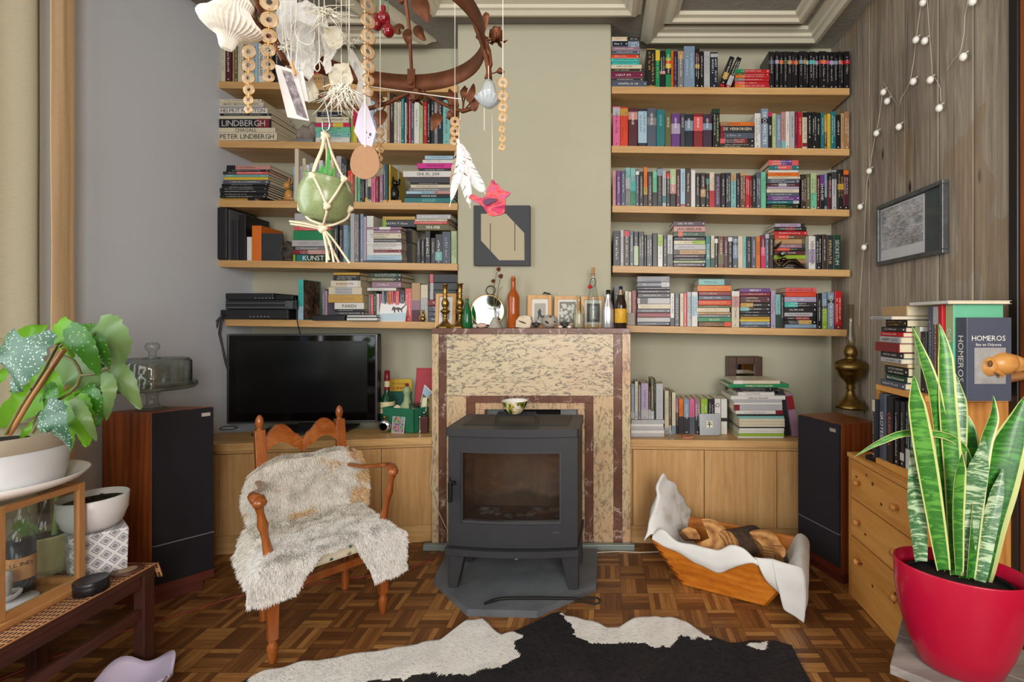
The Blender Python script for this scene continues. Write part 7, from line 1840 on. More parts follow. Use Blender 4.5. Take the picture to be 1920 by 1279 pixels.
xm = gx1-w/2; pane((xm, gy0+w, zb_+w), (xm, gy1-w, zb_+w), (xm, gy1-w, gz1-w), (xm, gy0+w, gz1-w)); ym = gy1-w/2; pane((gx0+w, ym, zb_+w), (gx1-w, ym, zb_+w), (gx1-w, ym, gz1-w), (gx0+w, ym, gz1-w))
zt2 = gz1-.002; pane((gx0+w, gy0+w, zt2), (gx1-w, gy0+w, zt2), (gx1-w, gy1-w, zt2), (gx0+w, gy1-w, zt2))
b = Vector((-1.617, 1.305, zb_+.0004)); o = thing('gin_bottle', 'dark filled glass bottle with a cork-brown label inside the glass case', 'bottle', b); M_liq = mat('dark_liquid', '#2e3136', .15)
MB().lathe([(0, 0), (.027, 0), (.028, .004), (.028, .15), (.022, .168), (.012, .178), (.011, .19), (.016, .2), (.016, .212), (.010, .222), (.0095, .255)], b, 26).build('glass_body', M_clear, o); MB().lathe([(0, .005), (.0268, .005), (.0268, .148), (.0, .150)], b, 24).build('liquid', M_liq, o)
MB().lathe([(.0284, .045), (.0285, .105), (.0284, .106)], b, 26, caps=False).build('label', mat('kraft_label', '#b98755', .7, var=.15, vs=60), o)
m = MB(); dirv = Vector((1.617, -1.305, 0)).normalized(); rt = Vector((-dirv.y, dirv.x, 0)); m.text('LL IND', b+dirv*.0292+ZZ*.09, rt, ZZ, width=.04); m.build('label_lettering', mat('print_black', PAL['black']), o)
b = Vector((-1.585, 1.255, zb_+.0004)); MBd = MB().lathe([(0, 0), (.05, 0), (.052, .004), (.05, .008), (0, .008)], b, 32); tag(MBd.build('marble_coaster', mat('white_marble', '#d2d2d6', .35, var=.06, vs=15)), 'round white marble coaster inside the glass case', 'coaster')
b2 = b+Vector((-.012, -.002, .0084)); o = thing('mortar_pestle', 'small white stone mortar and pestle on the marble coaster', 'mortar', b2); MB().lathe([(0, 0), (.018, 0), (.03, .012), (.032, .02), (.028, .02), (.016, .008), (0, .007)], b2, 26).build('bowl', mat('white_marble', '#d2d2d6'), o); MB().lathe([(0, .006), (.013, .008), (.0125, .03), (.016, .055), (.0165, .068), (.011, .078), (0, .08)], b2, 20).build('pestle', mat('speckled_stone', '#c4c3bf', .6, var=.2, vs=150), o)
# pots behind the case
M_soil = mat('potting_soil', '#2a211c', .95, var=.5, vs=90, bump=.8)
b = Vector((-1.712, 1.448, TT)); o = thing('yellow_pot', 'pale yellow-green tapered plant pot behind the glass case', 'plant pot', b); M_yp = mat('yellow_glaze', '#c2bb86', .3, var=.06, vs=14)
MB().lathe([(0, 0), (.045, 0), (.047, .003), (.066, .116), (.068, .122), (.0655, .123), (.062, .114), (0, .112)], b, 36).build('body', M_yp, o); MB().lathe([(0, .115), (.060, .112)], b, 24, caps=False).build('soil', M_soil, o)
M_gst = mat('pale_green_stem', '#9fb46a', .5); M_lime = mat('lime_leaf', '#7db32c', .4, var=.15, vs=30)
MB().tube([b+Vector((.02, 0, .11)), b+Vector((.028, 0, .2)), b+Vector((.032, -.005, .29)), b+Vector((.03, -.008, .345))], [.007, .006, .0055, .004], 10).build('stem', M_gst, o)
def leaf(parent, pts, wd, m, nrmh=(0, -1, .4), heart=.0, fold=.18, n=14, k=8, wave=.0, seed=0, name='leaf', tw=0.0, mats=None, mfn=None, prof=None, serr=0):
    P_ = smooth_path([Vector(p) for p in pts], n); g = MB(); nh = Vector(nrmh).normalized()
    def fn(u, v):
        i = round(u*n); p = P_[i]; t_ = (P_[min(i+1, n)]-P_[max(i-1, 0)]).normalized(); sd = t_.cross(nh).normalized(); up = sd.cross(t_)
        w = wd*(1+(serr*.06*((i*7) % 3-1)))*((max(0.0, prof(u))) if prof else (sin(pi*min(1, u*.93+.05)**(.62))**.85 if u < 1 else 0))
        s_ = v*2-1; q = p+sd*(w*s_)+up*(-fold*w*(s_*s_)+wave*wd*sin(u*13+seed+s_*2)*abs(s_))
        if heart and u < .2: q -= t_*(heart*wd*(abs(s_)**1.3)*(1-u/.2))
        return q
    g.grid(fn, n, k, mfn=mfn); return g.build(name, mats or m, parent)
def leafmat(name, c1, c2, spot=None, trans=.35, sp_sc=75):
    t = NT(name); n = t.noise(t.obj(), 22, 4); col = t.mix(n, lin(c1), lin(c2))
    if spot: v = t.voro(t.obj(), sp_sc); col = t.mix(t.ramp(v, [(.18, (1, 1, 1, 1)), (.30, (0, 0, 0, 1))]), col, lin(spot))
    t.put(t.b.inputs['Base Color'], col); t.b.inputs['Roughness'].default_value = .38; tl = t.n('ShaderNodeBsdfTranslucent'); t.l(col, tl.inputs[0]); m = t.n('ShaderNodeMixShader'); m.inputs[0].default_value = trans; t.l(t.b.outputs[0], m.inputs[1]); t.l(tl.outputs[0], m.inputs[2]); t.l(m.outputs[0], t.out.inputs[0]); return t.m
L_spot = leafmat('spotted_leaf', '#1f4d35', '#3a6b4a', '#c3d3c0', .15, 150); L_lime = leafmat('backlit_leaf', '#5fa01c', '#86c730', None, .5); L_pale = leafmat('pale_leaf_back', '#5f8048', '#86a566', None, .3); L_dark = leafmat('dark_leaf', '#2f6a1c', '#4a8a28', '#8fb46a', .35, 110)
leaf(o, [b+Vector((.03, -.008, .34)), b+Vector((.045, -.02, .375)), b+Vector((.055, -.03, .41))], .026, L_lime, wave=.3, name='leaf'); leaf(o, [b+Vector((-.02, -.02, .12)), b+Vector((-.05, -.03, .155)), b+Vector((-.075, -.03, .145))], .02, L_lime, name='leaf')
o = thing('glass_bell', 'clear glass bell cloche standing in the yellow pot', 'cloche', b+Vector((-.005, .015, .115))); MB().lathe([(.04, .117), (.038, .15), (.026, .175), (.012, .205), (.008, .24), (.004, .262), (0, .263)], b+Vector((-.004, .0, 0)), 24, caps=False).build('glass_body', M_clear, o)
b = Vector((-1.568, 1.455, TT)); M_pat = NT('lattice_pattern'); t = M_pat; v = t.obj((1, 1, 1), (0, 0, 0)); sp = t.n('ShaderNodeSeparateXYZ'); t.l(v, sp.inputs[0]); uu = t.math('ADD', sp.outputs[0], t.math('MULTIPLY', sp.outputs[1], .6)); a = t.math('FRACT', t.math('MULTIPLY', t.math('ADD', uu, sp.outputs[2]), 24)); c = t.math('FRACT', t.math('MULTIPLY', t.math('SUBTRACT', uu, sp.outputs[2]), 24)); fx = t.math('ABSOLUTE', t.math('SUBTRACT', a, .5)); fy = t.math('ABSOLUTE', t.math('SUBTRACT', c, .5)); mn = t.math('MAXIMUM', fx, fy); k = t.math('ADD', t.math('GREATER_THAN', mn, .36), 0); k2 = t.math('MULTIPLY', t.math('GREATER_THAN', mn, .2), t.math('LESS_THAN', mn, .27)); t.base(t.mix(t.math('MAXIMUM', k, k2), lin('#8a8b90'), lin('#dcdcdc')), .6); M_pat = t.m
pb = MB(); rr_ = .074
pb.lathe([(0, 0), (.075, 0), (.079, .004), (.083, .128), (.081, .134), (.077, .132), (0, .130)], b, 4, smooth=False, rot=radians(4), sx=1.14, sy=1.0); tag(pb.build('patterned_pot', M_pat, bevel=.022, bseg=4), 'square grey and white lattice patterned pot used as a stand for the white bowl', 'plant pot')
b2 = b+Vector((-.004, -.006, .1345)); o = thing('white_bowl_pot', 'white round bowl pot of dark soil on the patterned pot', 'plant pot', b2); MB().lathe([(0, 0), (.05, 0), (.066, .016), (.077, .05), (.08, .098), (.078, .1), (.074, .05), (.058, .03), (0, .03)], b2, 40).build('body', mat('white_porcelain', '#dcdcdc', .3), o)
MB().lathe([(0, .082), (.076, .08)], b2, 30, caps=False).build('soil', M_soil, o); m = MB(); r_ = random.Random(9)
for i in range(40): m.ball(b2+Vector((r_.uniform(-.05, .05), r_.uniform(-.05, .05), .082)), r_.uniform(.004, .009), 6, amp=.4, seed=i)
m.build('bark_chips', M_soil, o)
b = Vector((-1.462, 1.342, TT)); o = thing('black_tin', 'flat round black tin at the edge of the low table', 'tin', b); MB().lathe([(0, 0), (.036, 0), (.037, .001), (.037, .020), (.0365, .021)], b, 36).build('body', M_blackp, o); MB().lathe([(.0375, .0215), (.0378, .034), (.036, .036), (.033, .035), (0, .035)], b, 36).build('lid', mat('tin_lid', '#2a2b30', .3, .4), o)
b = Vector((-1.466, 1.448, TT)); o = thing('wooden_coaster', 'round brown wooden coaster with a raised rim on the low table', 'coaster', b); MB().lathe([(0, 0), (.036, 0), (.038, .003), (.036, .007), (.027, .006), (0, .006)], b, 36).build('disc', wood('coaster_wood', [(.3, '#4a2a1e'), (.7, '#6b4231')], 'x', 6, 4, .4), o); MB().lathe([(0, .0062), (.022, .0062)], b, 30, caps=False).build('inlay', mat('coaster_inlay', '#a58a72', .5, var=.2, vs=40), o)
# large begonia in a white pot on the glass case
b = Vector((-1.640, 1.268, gz1+.0006)); s = 1.268/F
o = thing('plant_saucer', 'white saucer under the begonia pot on top of the glass case', 'saucer', b); MB().lathe([(0, 0), (.10, 0), (.16, .022), (.176, .042), (.172, .042), (.15, .022), (.1, .008), (0, .008)], b, 48).build('dish', mat('white_glaze', '#ece9e2'), o)
bp = b+ZZ*.0125; be = thing('begonia', 'large spotted angel-wing begonia in a white and taupe pot on the glass case', 'potted plant', bp)
MB().lathe([(0, 0), (.118, 0), (.122, .004), (.142, .11), (0, .11)], bp, 48).build('pot_body', mat('white_pot', '#d6d7da', .4), be); MB().lathe([(.1425, .1105), (.151, .1515), (.149, .153), (.14, .135), (0, .13)], bp, 48).build('pot_rim', mat('taupe_band', '#a79a88', .5, var=.05, vs=20), be); MB().lathe([(0, .133), (.139, .131)], bp, 30, caps=False).build('soil', M_soil, be)
def bpn(px, py, y=1.25): return P(px, py, y)
MB().tube([bpn(18, 815, 1.24), bpn(60, 745, 1.22), bpn(121, 655, 1.19)], .0052, 8).build('bamboo_stick', mat('bamboo', '#b07a4c', .5, var=.15, vs=20), be)
M_cane = mat('begonia_cane', '#6e6a3a', .5, var=.25, vs=40)
for pts in ([(10, 815), (40, 760), (60, 730), (82, 695), (98, 665), (112, 640)], [(60, 812), (85, 769), (106, 752), (130, 738), (145, 722), (152, 704), (146, 688), (138, 676), (120, 668)], [(0, 637), (20, 640), (44, 637), (95, 650)], [(112, 650), (135, 632), (160, 626), (180, 627)], [(152, 704), (175, 702), (205, 690)]): MB().tube([bpn(px, py, 1.23) for px, py in pts], .0036, 8).build('cane', M_cane, be)
MB().tube([bpn(62+5*cos(a), 731+4*sin(a), 1.225) for a in [2*pi*i/12 for i in range(12)]], .001, 5, closed=True).build('tie', M_blackp, be)
LV = [((150, 625), (172, 648), (198, 668), 20, L_pale, 1.30, (0, -1, .2)), ((176, 690), (188, 715), (190, 745), 18, L_dark, 1.29, (.3, -1, 0)), ((118, 650), (138, 690), (150, 735), 24, L_lime, 1.31, (0, -1, .1)), ((120, 735), (112, 760), (118, 790), 18, L_lime, 1.30, (0, -1, 0)), ((20, 655), (45, 668), (75, 678), 20, L_lime, 1.31, (0, -1, .2)), ((146, 615), (176, 622), (202, 640), 14, L_dark, 1.29, (0, -1, .5)), ((44, 634), (20, 680), (33, 736), 62, L_spot, 1.10, (-.1, -1, .5)), ((20, 640), (55, 622), (92, 608), 18, L_lime, 1.30, (0, -1, .3)), ((108, 606), (122, 640), (134, 672), 22, L_lime, 1.20, (0, -1, .2)), ((128, 614), (160, 655), (184, 706), 19, L_dark, 1.18, (.3, -1, .2)), ((171, 628), (186, 655), (204, 693), 15, L_dark, 1.22, (.2, -1, .2)), ((180, 612), (205, 640), (222, 692), 36, L_pale, 1.27, (.2, -1, .1)), ((205, 686), (230, 715), (264, 768), 20, L_pale, 1.26, (.3, -1, .3)), ((116, 672), (150, 700), (200, 752), 34, L_pale, 1.27, (.2, -1, .1)), ((196, 700), (204, 735), (199, 790), 12, L_pale, 1.22, (.4, -1, 0)),
      ((86, 728), (88, 748), (84, 772), 20, L_dark, 1.22, (0, -1, .1)), ((84, 766), (103, 800), (134, 846), 30, L_spot, 1.14, (-.3, -1, .4)), ((112, 768), (122, 805), (133, 846), 17, L_lime, 1.24, (0, -1, .1)), ((136, 750), (148, 790), (163, 838), 25, L_lime, 1.20, (.3, -1, .1)), ((152, 734), (170, 765), (182, 800), 27, L_dark, 1.23, (0, -1, .1)), ((137, 748), (160, 785), (181, 828), 10, L_pale, 1.17, (.6, -1, .1)), ((62, 730), (30, 760), (-12, 800), 38, L_lime, 1.32, (0, -1, .2)), ((70, 684), (60, 710), (56, 728), 18, L_lime, 1.30, (0, -1, .2)), ((100, 690), (96, 720), (104, 750), 26, L_lime, 1.31, (0, -1, .2)), ((10, 690), (-5, 705), (-22, 720), 16, L_lime, 1.3, (0, -1, .2)), ((140, 735), (128, 760), (132, 778), 16, L_lime, 1.29, (0, -1, 0)), ((58, 790), (46, 808), (38, 822), 10, L_lime, 1.28, (0, -1, 0))]
for i, (a, m_, c, w, mt_, y, nh) in enumerate(LV): leaf(be, [bpn(*a, y+.01), bpn(*m_, y-.012), bpn(*c, y+.015)], w*y/F, mt_, nh, heart=.35, fold=.14, wave=.09, seed=i, k=8, n=24, serr=1)
# lilac petal dish on the floor
b = Vector((-1.375, 1.352, .0)); o = MB(); nA = 60
def petal(u, v): a = 2*pi*u; r = .02+.085*v*(1+.09*cos(5*a)*v); return b+Vector((r*cos(a)*1.08, r*sin(a), .004+.058*v**2.2+.014*v*v*cos(5*a+.6)))
o.grid(petal, nA, 10); o.add([petal(i/nA, 0) for i in range(nA)], [tuple(range(nA))]); tag(o.build('petal_dish', mat('lilac_plastic', '#b9aec4', .25), solid=.004), 'lilac wavy petal shaped dish on the floor beside the table leg', 'dish')
tag(MB().tube([(-1.95, 1.25, .004), (-1.72, 1.62, .004), (-1.45, 1.86, .004), (-1.1, 1.98, .004), (-.85, 2.06, .004), (-.75, 2.2, .004)], .0022, 6).build('red_cable', mat('red_cable', '#8f2a20', .5)), 'thin red cable running along the floor behind the armchair', 'cable')
# ---------------------------------------------------------------- snake plant on the weathered bench
BZ = .27; A_, B2 = onz(1668, 1248, BZ), onz(1695, 1144, BZ); lu = (B2-A_).normalized(); ru = Vector((lu.y, -lu.x, 0)); wdt = (B2-A_).length; ln_ = .62
bn = thing('bench', 'low weathered grey plank bench under the red pot', 'bench', A_+ru*.3+lu*wdt/2-ZZ*BZ); M_grey = wood('weathered_bench', [(.3, '#5d5652'), (.5, '#827a74'), (.75, '#a19a92')], 'x', 5, 6, .8, bump=.3)
cuts = [0, .098, .158, wdt]
for i in range(2): MB().frame(A_-ZZ*.022, ru, lu, ZZ, (0, ln_), (wdt*i/2+.0012, wdt*(i+1)/2-.0012), (0, .022)).build('seat_plank', M_grey, bn, bevel=.003)
for u in (.05, ln_-.08):
    for v in (.03, wdt-.06): MB().frame(A_-ZZ*BZ, ru, lu, ZZ, (u, u+.03), (v, v+.03), (0, BZ-.0225)).build('leg', M_grey, bn, bevel=.002)
pc = Vector((.848, 1.118, BZ+.0005)); pa = radians(-29); sp_ = thing('snake_plant', 'variegated snake plant in a glossy red oval pot on the weathered bench', 'potted plant', pc); Rz = rotz(pa).to_3x3()
def oval(prof, n=56): return MB().lathe([(r, z) for r, z in prof], pc, n, sx=1.0, sy=.66, M=Rz, caps=False)
oval([(0, .002), (.072, .0), (.083, .006), (.105, .06), (.122, .12), (.131, .18), (.134, .24), (.1325, .243), (.130, .241), (.127, .19), (.12, .17), (0, .17)]).build('pot', mat('red_pot', '#a80e2f', .28, coat=.2), sp_)
oval([(.105, .172), (.104, .216), (.107, .218), (.1, .2), (0, .198)]).build('inner_pot', M_blackp, sp_); oval([(0, .206), (.098, .203)]).build('soil', M_soil, sp_)
def snake(name, c1, c2, sc): 
    t = NT(name); n = t.noise(t.obj((1, 1, 4.5)), sc, 4, .6, .5); t.base(t.ramp(n, [(.40, c1), (.50, c2), (.56, c2), (.66, c1)]), .38); t.b.inputs['Coat Weight'].default_value = .15; return t.m
S_g = snake('snake_green', '#57963a', '#2c6c26', 16); S_p = snake('snake_pale', '#b4cba4', '#3f6e44', 22); S_d = snake('snake_dark', '#3f8a2c', '#1f5f1c', 14); S_m = mat('snake_margin', '#c4cc84', .4, var=.08, vs=20)
sy = 1.118
SL = [([(1791, 1078), (1785, 900), (1775, 760), (1770, 660), (1761, 608)], 17, S_g, .03, 0), ([(1776, 1070), (1768, 900), (1752, 750), (1730, 672), (1710, 613)], 15, S_g, .0, 0), ([(1768, 1068), (1744, 920), (1727, 820), (1716, 750), (1713, 705)], 18, S_g, -.02, 0), ([(1797, 1078), (1796, 900), (1800, 780), (1798, 740), (1791, 700)], 12, S_p, .05, 0), ([(1806, 1084), (1818, 900), (1820, 850), (1815, 800), (1802, 762)], 16, S_d, .045, 0), ([(1818, 1084), (1836, 900), (1846, 830), (1862, 780), (1862, 742)], 14, S_d, .05, 0),
      ([(1806, 1078), (1812, 980), (1822, 920), (1836, 865), (1846, 820)], 19, S_p, -.03, 1), ([(1830, 1088), (1846, 975), (1868, 895), (1895, 815), (1924, 742)], 34, S_d, -.01, 0), ([(1797, 1074), (1794, 980), (1796, 910), (1800, 875), (1803, 852)], 13, S_g, -.035, 0), ([(1725, 1052), (1717, 960), (1716, 920), (1714, 870), (1708, 838)], 18, S_p, -.01, 1), ([(1818, 1070), (1820, 930), (1812, 852), (1775, 818), (1700, 812), (1646, 831), (1601, 857)], 6.5, S_g, -.02, 0), ([(1836, 1090), (1850, 1000), (1866, 930), (1880, 880)], 14, S_p, .02, 1)]
for i, (pts, w, mt_, dy, mott) in enumerate(SL):
    arch = len(pts) == 7; n_ = len(pts); pp = [P(px, py, sy+dy*(j/(n_-1))+(.02*sin(i*2.1)) ) for j, (px, py) in enumerate(pts)]
    leaf(sp_, pp, w*sy/F, None, (-.15+.3*sin(i*1.7), -1, .1), fold=-.32, n=28, k=10, mats=[S_m, mt_], mfn=(lambda u, v: 0 if abs(v-.5) > .39 else 1) if not mott else (lambda u, v: 0 if abs(v-.5) > .46 else 1), prof=(lambda u: (.62+.38*sin(pi*min(1, u*1.15)**.9))*(1 if u < .72 else max(.04, (1-u)/.28)**.75)) if not arch else (lambda u: .6+.4*sin(pi*u) if u < .8 else max(.03, (1-u)/.2)*.8), name='leaf')
# ---------------------------------------------------------------- hanging iron ring with leaves and the keepsakes tied to it
M_rust = mat('rusty_iron', '#6f4128', .55, .55, var=.35, vs=22, bump=.2); M_thread = mat('white_thread', '#e4dfd2', .8); M_cream = mat('aged_paper', '#d9cda8', .8)
RC, RR, RZ = Vector((-.50, .987, 0)), .245, 1.70; ring = thing('iron_ring', 'rusty iron hoop chandelier with forged leaves, roses and buds', 'chandelier', RC+ZZ*RZ); HT = .043
MB().lathe([(RR, RZ), (RR, RZ+HT), (RR-.003, RZ+HT), (RR-.003, RZ), (RR, RZ)], RC, 96, caps=False).build('hoop_band', M_rust, ring)
def rp(a, z=0, r=RR): return RC+Vector((cos(a)*r, sin(a)*r, z))
top = RC+ZZ*2.40
for a in (pi/2, pi/2+2*pi/3, pi/2-2*pi/3):
    MB().tube([rp(a, RZ+HT+.006, RR-.004), rp(a, RZ+.15, RR*.93), rp(a, RZ+.35, RR*.62), top], .0045, 8).build('rod', M_rust, ring); d = Vector((cos(a), sin(a), 0)); sd = Vector((-d.y, d.x, 0)); MB().frame(rp(a, RZ+.004, RR-.006), sd, ZZ, d, (-.010, .010), (0, .052), (-.002, .002)).build('bracket', M_rust, ring, bevel=.0008); MB().tube([rp(a, RZ+.018, RR-.008), rp(a, RZ+.018, RR-.013)], .006, 10).build('bolt', M_rust, ring)
MB().tube([top, RC+ZZ*ZC], .006, 8).build('hanger', M_rust, ring)
for a in (0, pi/2): MB().tube([rp(a, 1.95, .16), rp(a+pi, 1.95, .16)], .003, 6).build('cross_wire', M_rust, ring)
MB().tube([rp(2*pi*i/32, 1.95, .16) for i in range(32)], .003, 6, closed=True).build('upper_wire_ring', M_rust, ring)
yv = 1.235
def hp(px, py, y=yv): return P(px, py, y)
for pts, r in (([(600, 178), (632, 192), (652, 203), (690, 204), (728, 193), (768, 174)], .0055), ([(795, 174), (822, 190), (848, 203), (868, 209), (886, 203), (897, 190)], .0055), ([(725, 193), (722, 200), (714, 212)], .002), ([(868, 209), (870, 190), (876, 165)], .002), ([(868, 209), (880, 196), (886, 178)], .002), ([(868, 209), (868, 192), (864, 170)], .002), ([(824, 192), (822, 205), (820, 212)], .002)): MB().tube([hp(*p) for p in pts], r, 8).build('branch', M_rust, ring)
for pts, r in (([(918, 148), (916, 128), (912, 108), (905, 82), (897, 58), (884, 30), (868, -4)], .011), ([(914, 130), (908, 100), (900, 75), (890, 50)], .006), ([(911, 148), (921, 120), (918, 95), (909, 70)], .006), ([(905, 78), (897, 62), (893, 54)], .004), ([(918, 138), (926, 137), (932, 135)], .002), ([(905, 62), (912, 72), (916, 70)], .0022)): MB().tube([hp(px, py, 1.05) for px, py in pts], r, 8, flat=.55).build('vine', M_rust, ring)
for pts, r in (([(535, 118), (520, 85), (500, 45), (484, 5), (478, -15)], .012), ([(540, 125), (560, 135), (575, 150)], .005), ([(484, 0), (478, 25), (488, 60), (500, 85)], .004)): MB().tube([hp(px, py, .98) for px, py in pts], r, 8, flat=.5).build('vine', M_rust, ring)
def ileaf(a, m, c, w, y, nh=(0, -1, .2)): leaf(ring, [hp(*a, y), hp(*m, y-.008), hp(*c, y)], w*y/F, M_rust, nh, fold=.3, n=10, k=6, name='leaf')
for a in (((712, 206), (710, 222), (706, 238), 13, 1.225), ((820, 212), (815, 226), (808, 246), 12, 1.225), ((700, 172), (706, 184), (722, 186), 9, 1.22), ((702, 198), (708, 190), (716, 178), 9, 1.23), ((845, 196), (846, 182), (842, 166), 10, 1.22), ((852, 204), (848, 192), (838, 186), 10, 1.23), ((876, 190), (884, 172), (888, 156), 8, 1.20), ((866, 182), (868, 172), (872, 160), 8, 1.22), ((884, 206), (890, 192), (894, 178), 9, 1.21), ((850, 206), (852, 218), (848, 228), 9, 1.22), ((764, 54), (762, 68), (764, 85), 9, 1.05), ((780, 48), (786, 62), (799, 77), 10, 1.05), ((778, -5), (790, 12), (802, 42), 17, 1.0), ((752, -12), (752, 0), (756, 9), 8, 1.05), ((750, 44), (744, 54), (752, 64), 11, 1.05), ((906, 40), (912, 26), (910, 60), 6, 1.05), ((893, 66), (910, 74), (912, 100), 7, 1.05)): ileaf(*a)
def rose(c, r, sd, nm='rose'):
    m = MB(); c = Vector(c)
    for k in range(8):
        a = k*2.4; t_ = .35+.08*k; m.ball(c+Vector((cos(a)*r*t_*.7, sin(a)*r*t_*.5-r*.1, r*(.3-.09*k))), (r*.5, r*.12, r*.55), 10, M=(rotz(a+pi/2) @ Matrix.Rotation(.35, 4, 'X')).to_3x3(), amp=.25, seed=k+sd)
    for k in range(5): a = k*1.256; m.tube([c+ZZ*-r*.3, c+Vector((cos(a)*r*.8, sin(a)*r*.6, -r*.7)), c+Vector((cos(a)*r*1.2, sin(a)*r*.8, -r*.5-(k % 2)*r*.4))], [.003, .005, .0008], 6, flat=.4)
    m.build(nm, M_rust, ring)
rose(hp(931, 66, 1.04), .021, 1); rose(hp(782, 179, 1.21), .022, 4); rose(hp(848, 214, 1.21), .016, 6)
MB().tube([hp(931, 135, 1.05), hp(938, 133, 1.05), hp(946, 135, 1.05)], [.002, .008, .001], 8).build('bud', M_rust, ring)
MB().tube([hp(690, 162, 1.02), hp(740, 169, 1.1), hp(865, 186, 1.15)], .0013, 5).build('cord', M_thread, ring)
def string(m, px, py, y, z1=1.95, r=.0009): p = P(px, py, y); m.tube([p, Vector((p.x, p.y, z1))], r, 5); return m
# chains of shell rings
t = NT('shell_ring'); tr = t.n('ShaderNodeBsdfTransparent'); mx = t.n('ShaderNodeMixShader'); mx.inputs[0].default_value = .5; n = t.noise(t.obj(), 60, 3); t.put(t.b.inputs['Base Color'], t.mix(n, lin('#b08a5c'), lin('#dcc4a0'))); t.b.inputs['Roughness'].default_value = .2; t.l(tr.outputs[0], mx.inputs[1]); t.l(t.b.outputs[0], mx.inputs[2]); t.l(mx.outputs[0], t.out.inputs[0]); M_shell = t.m; M_goldw = mat('gold_wire', '#c99a5a', .3, .9)
def chain(lab, y, items, yaw=0.0):
    s = y/F; p0 = P(items[0][0], items[0][1], y); o = thing('shell_chain', lab, 'hanging chain', P(items[-1][0], items[-1][1], y), 'ring chains hanging from the iron hoop'); Mx = (rotz(yaw) @ Matrix.Rotation(pi/2, 4, 'X')).to_3x3(); string(MB(), items[0][0], items[0][1]-items[0][2], y).build('thread', M_thread, o)
    for i, (px, py, r) in enumerate(items):
        c = P(px, py, y); r_ = r*s; MB().lathe([(r_*.32, .0), (r_*.36, -.0016), (r_*.5, -.0012), (r_*.92, -.001), (r_, 0), (r_*.92, .001), (r_*.5, .0012), (r_*.36, .0016), (r_*.32, 0)], c, 28, M=Mx, caps=False).build('shell_ring', M_shell, o)
        MB().tube([c+Mx @ Vector((r_*.97*cos(a), r_*.97*sin(a), 0)) for a in [2*pi*k/20 for k in range(20)]], .0009, 5, closed=True).build('ring_edge', M_goldw, o)
        if i: q = P(items[i-1][0], items[i-1][1]+items[i-1][2], y); e = c+ZZ*r_; MB().tube([q+ZZ*.004, (q+e)/2, e-ZZ*.004], .0016, 6).build('link', M_goldw, o)
chain('chain of six pale shell rings growing smaller, hanging under the paper lantern', .86, [(467, 97, 13), (467, 122.5, 12.3), (466, 146, 11.6), (467, 168, 10.6), (466, 187.5, 9), (466, 205, 7.6)])
chain('chain of six honey shell rings between the paper lantern and the lace', .84, [(505, 4, 16), (505, 37, 15), (504, 67.5, 13.6), (503, 94, 12), (503, 120.5, 11), (504, 144, 9.4)], .3)
chain('long twisted chain of shell rings beside the white string and cardboard disc', .9, [(691, 10, 15), (690, 39, 14), (690, 69, 14), (690, 97, 13.5), (691, 124, 12.5), (691, 149, 11), (690, 171, 10)], .95)
chain('short chain of small amber rings below the forged leaf', 1.16, [(713, 247, 8), (712, 263, 7.5), (713, 280, 7.5), (711, 296, 7), (712, 310, 5.5)], .9)
chain('short chain of straw rings above the white feathers', 1.16, [(853, 228, 9), (852.5, 246, 9), (851.5, 265, 8)], .2)
chain('chain of seven straw rings hanging right of the crystal rose', 1.02, [(943, 155, 10), (943, 180, 10), (943, 201, 9.5), (942.5, 220, 9), (941, 242, 6.5), (942, 260, 6.5), (941, 276, 6.5)], .2)
# paper lantern, bell shaped honeycomb
y = .735; s = y/F; o = thing('paper_lantern', 'cream pleated paper bell ornament hanging at the top', 'ornament', P(427, 92, y)); ax = (P(440, 0, y)-P(424, 92, y)).normalized(); base = P(424, 92, y); e1 = Vector((ax.z, 0, -ax.x)); e2 = Vector((0, 1, 0)); pr = [(9, 0), (12, 5), (14, 12), (17, 20), (24, 26), (34, 30), (45, 38), (51, 47), (49, 53), (40, 60), (32, 70), (27, 78), (29, 84), (31, 90), (26, 97), (16, 106), (6, 112)]
m = MB(); NP = 72; vs = []; fs = []
for r, h in pr:
    for k in range(NP): a = 2*pi*k/NP; rr = r*(1.0 if k % 2 else .86)*s; vs.append(base+ax*h*s+e1*(rr*cos(a))+e2*(rr*sin(a)))
for j in range(len(pr)-1):
    for k in range(NP): fs.append((j*NP+k, j*NP+(k+1) % NP, (j+1)*NP+(k+1) % NP, (j+1)*NP+k))
m.add(vs, fs); t = NT('lantern_paper'); tl = t.n('ShaderNodeBsdfTranslucent'); tl.inputs[0].default_value = lin('#f6f2e6'); mx = t.n('ShaderNodeMixShader'); mx.inputs[0].default_value = .4; t.b.inputs['Base Color'].default_value = lin('#f6f3ec'); t.b.inputs['Roughness'].default_value = .8; t.l(t.b.outputs[0], mx.inputs[1]); t.l(tl.outputs[0], mx.inputs[2]); t.l(mx.outputs[0], t.out.inputs[0]); M_lpaper = t.m; m.build('pleated_bell', M_lpaper, o); MB().tube([base+ax*112*s, Vector((base.x+.03, y+.02, 1.705))], .001, 5).build('thread', M_thread, o)
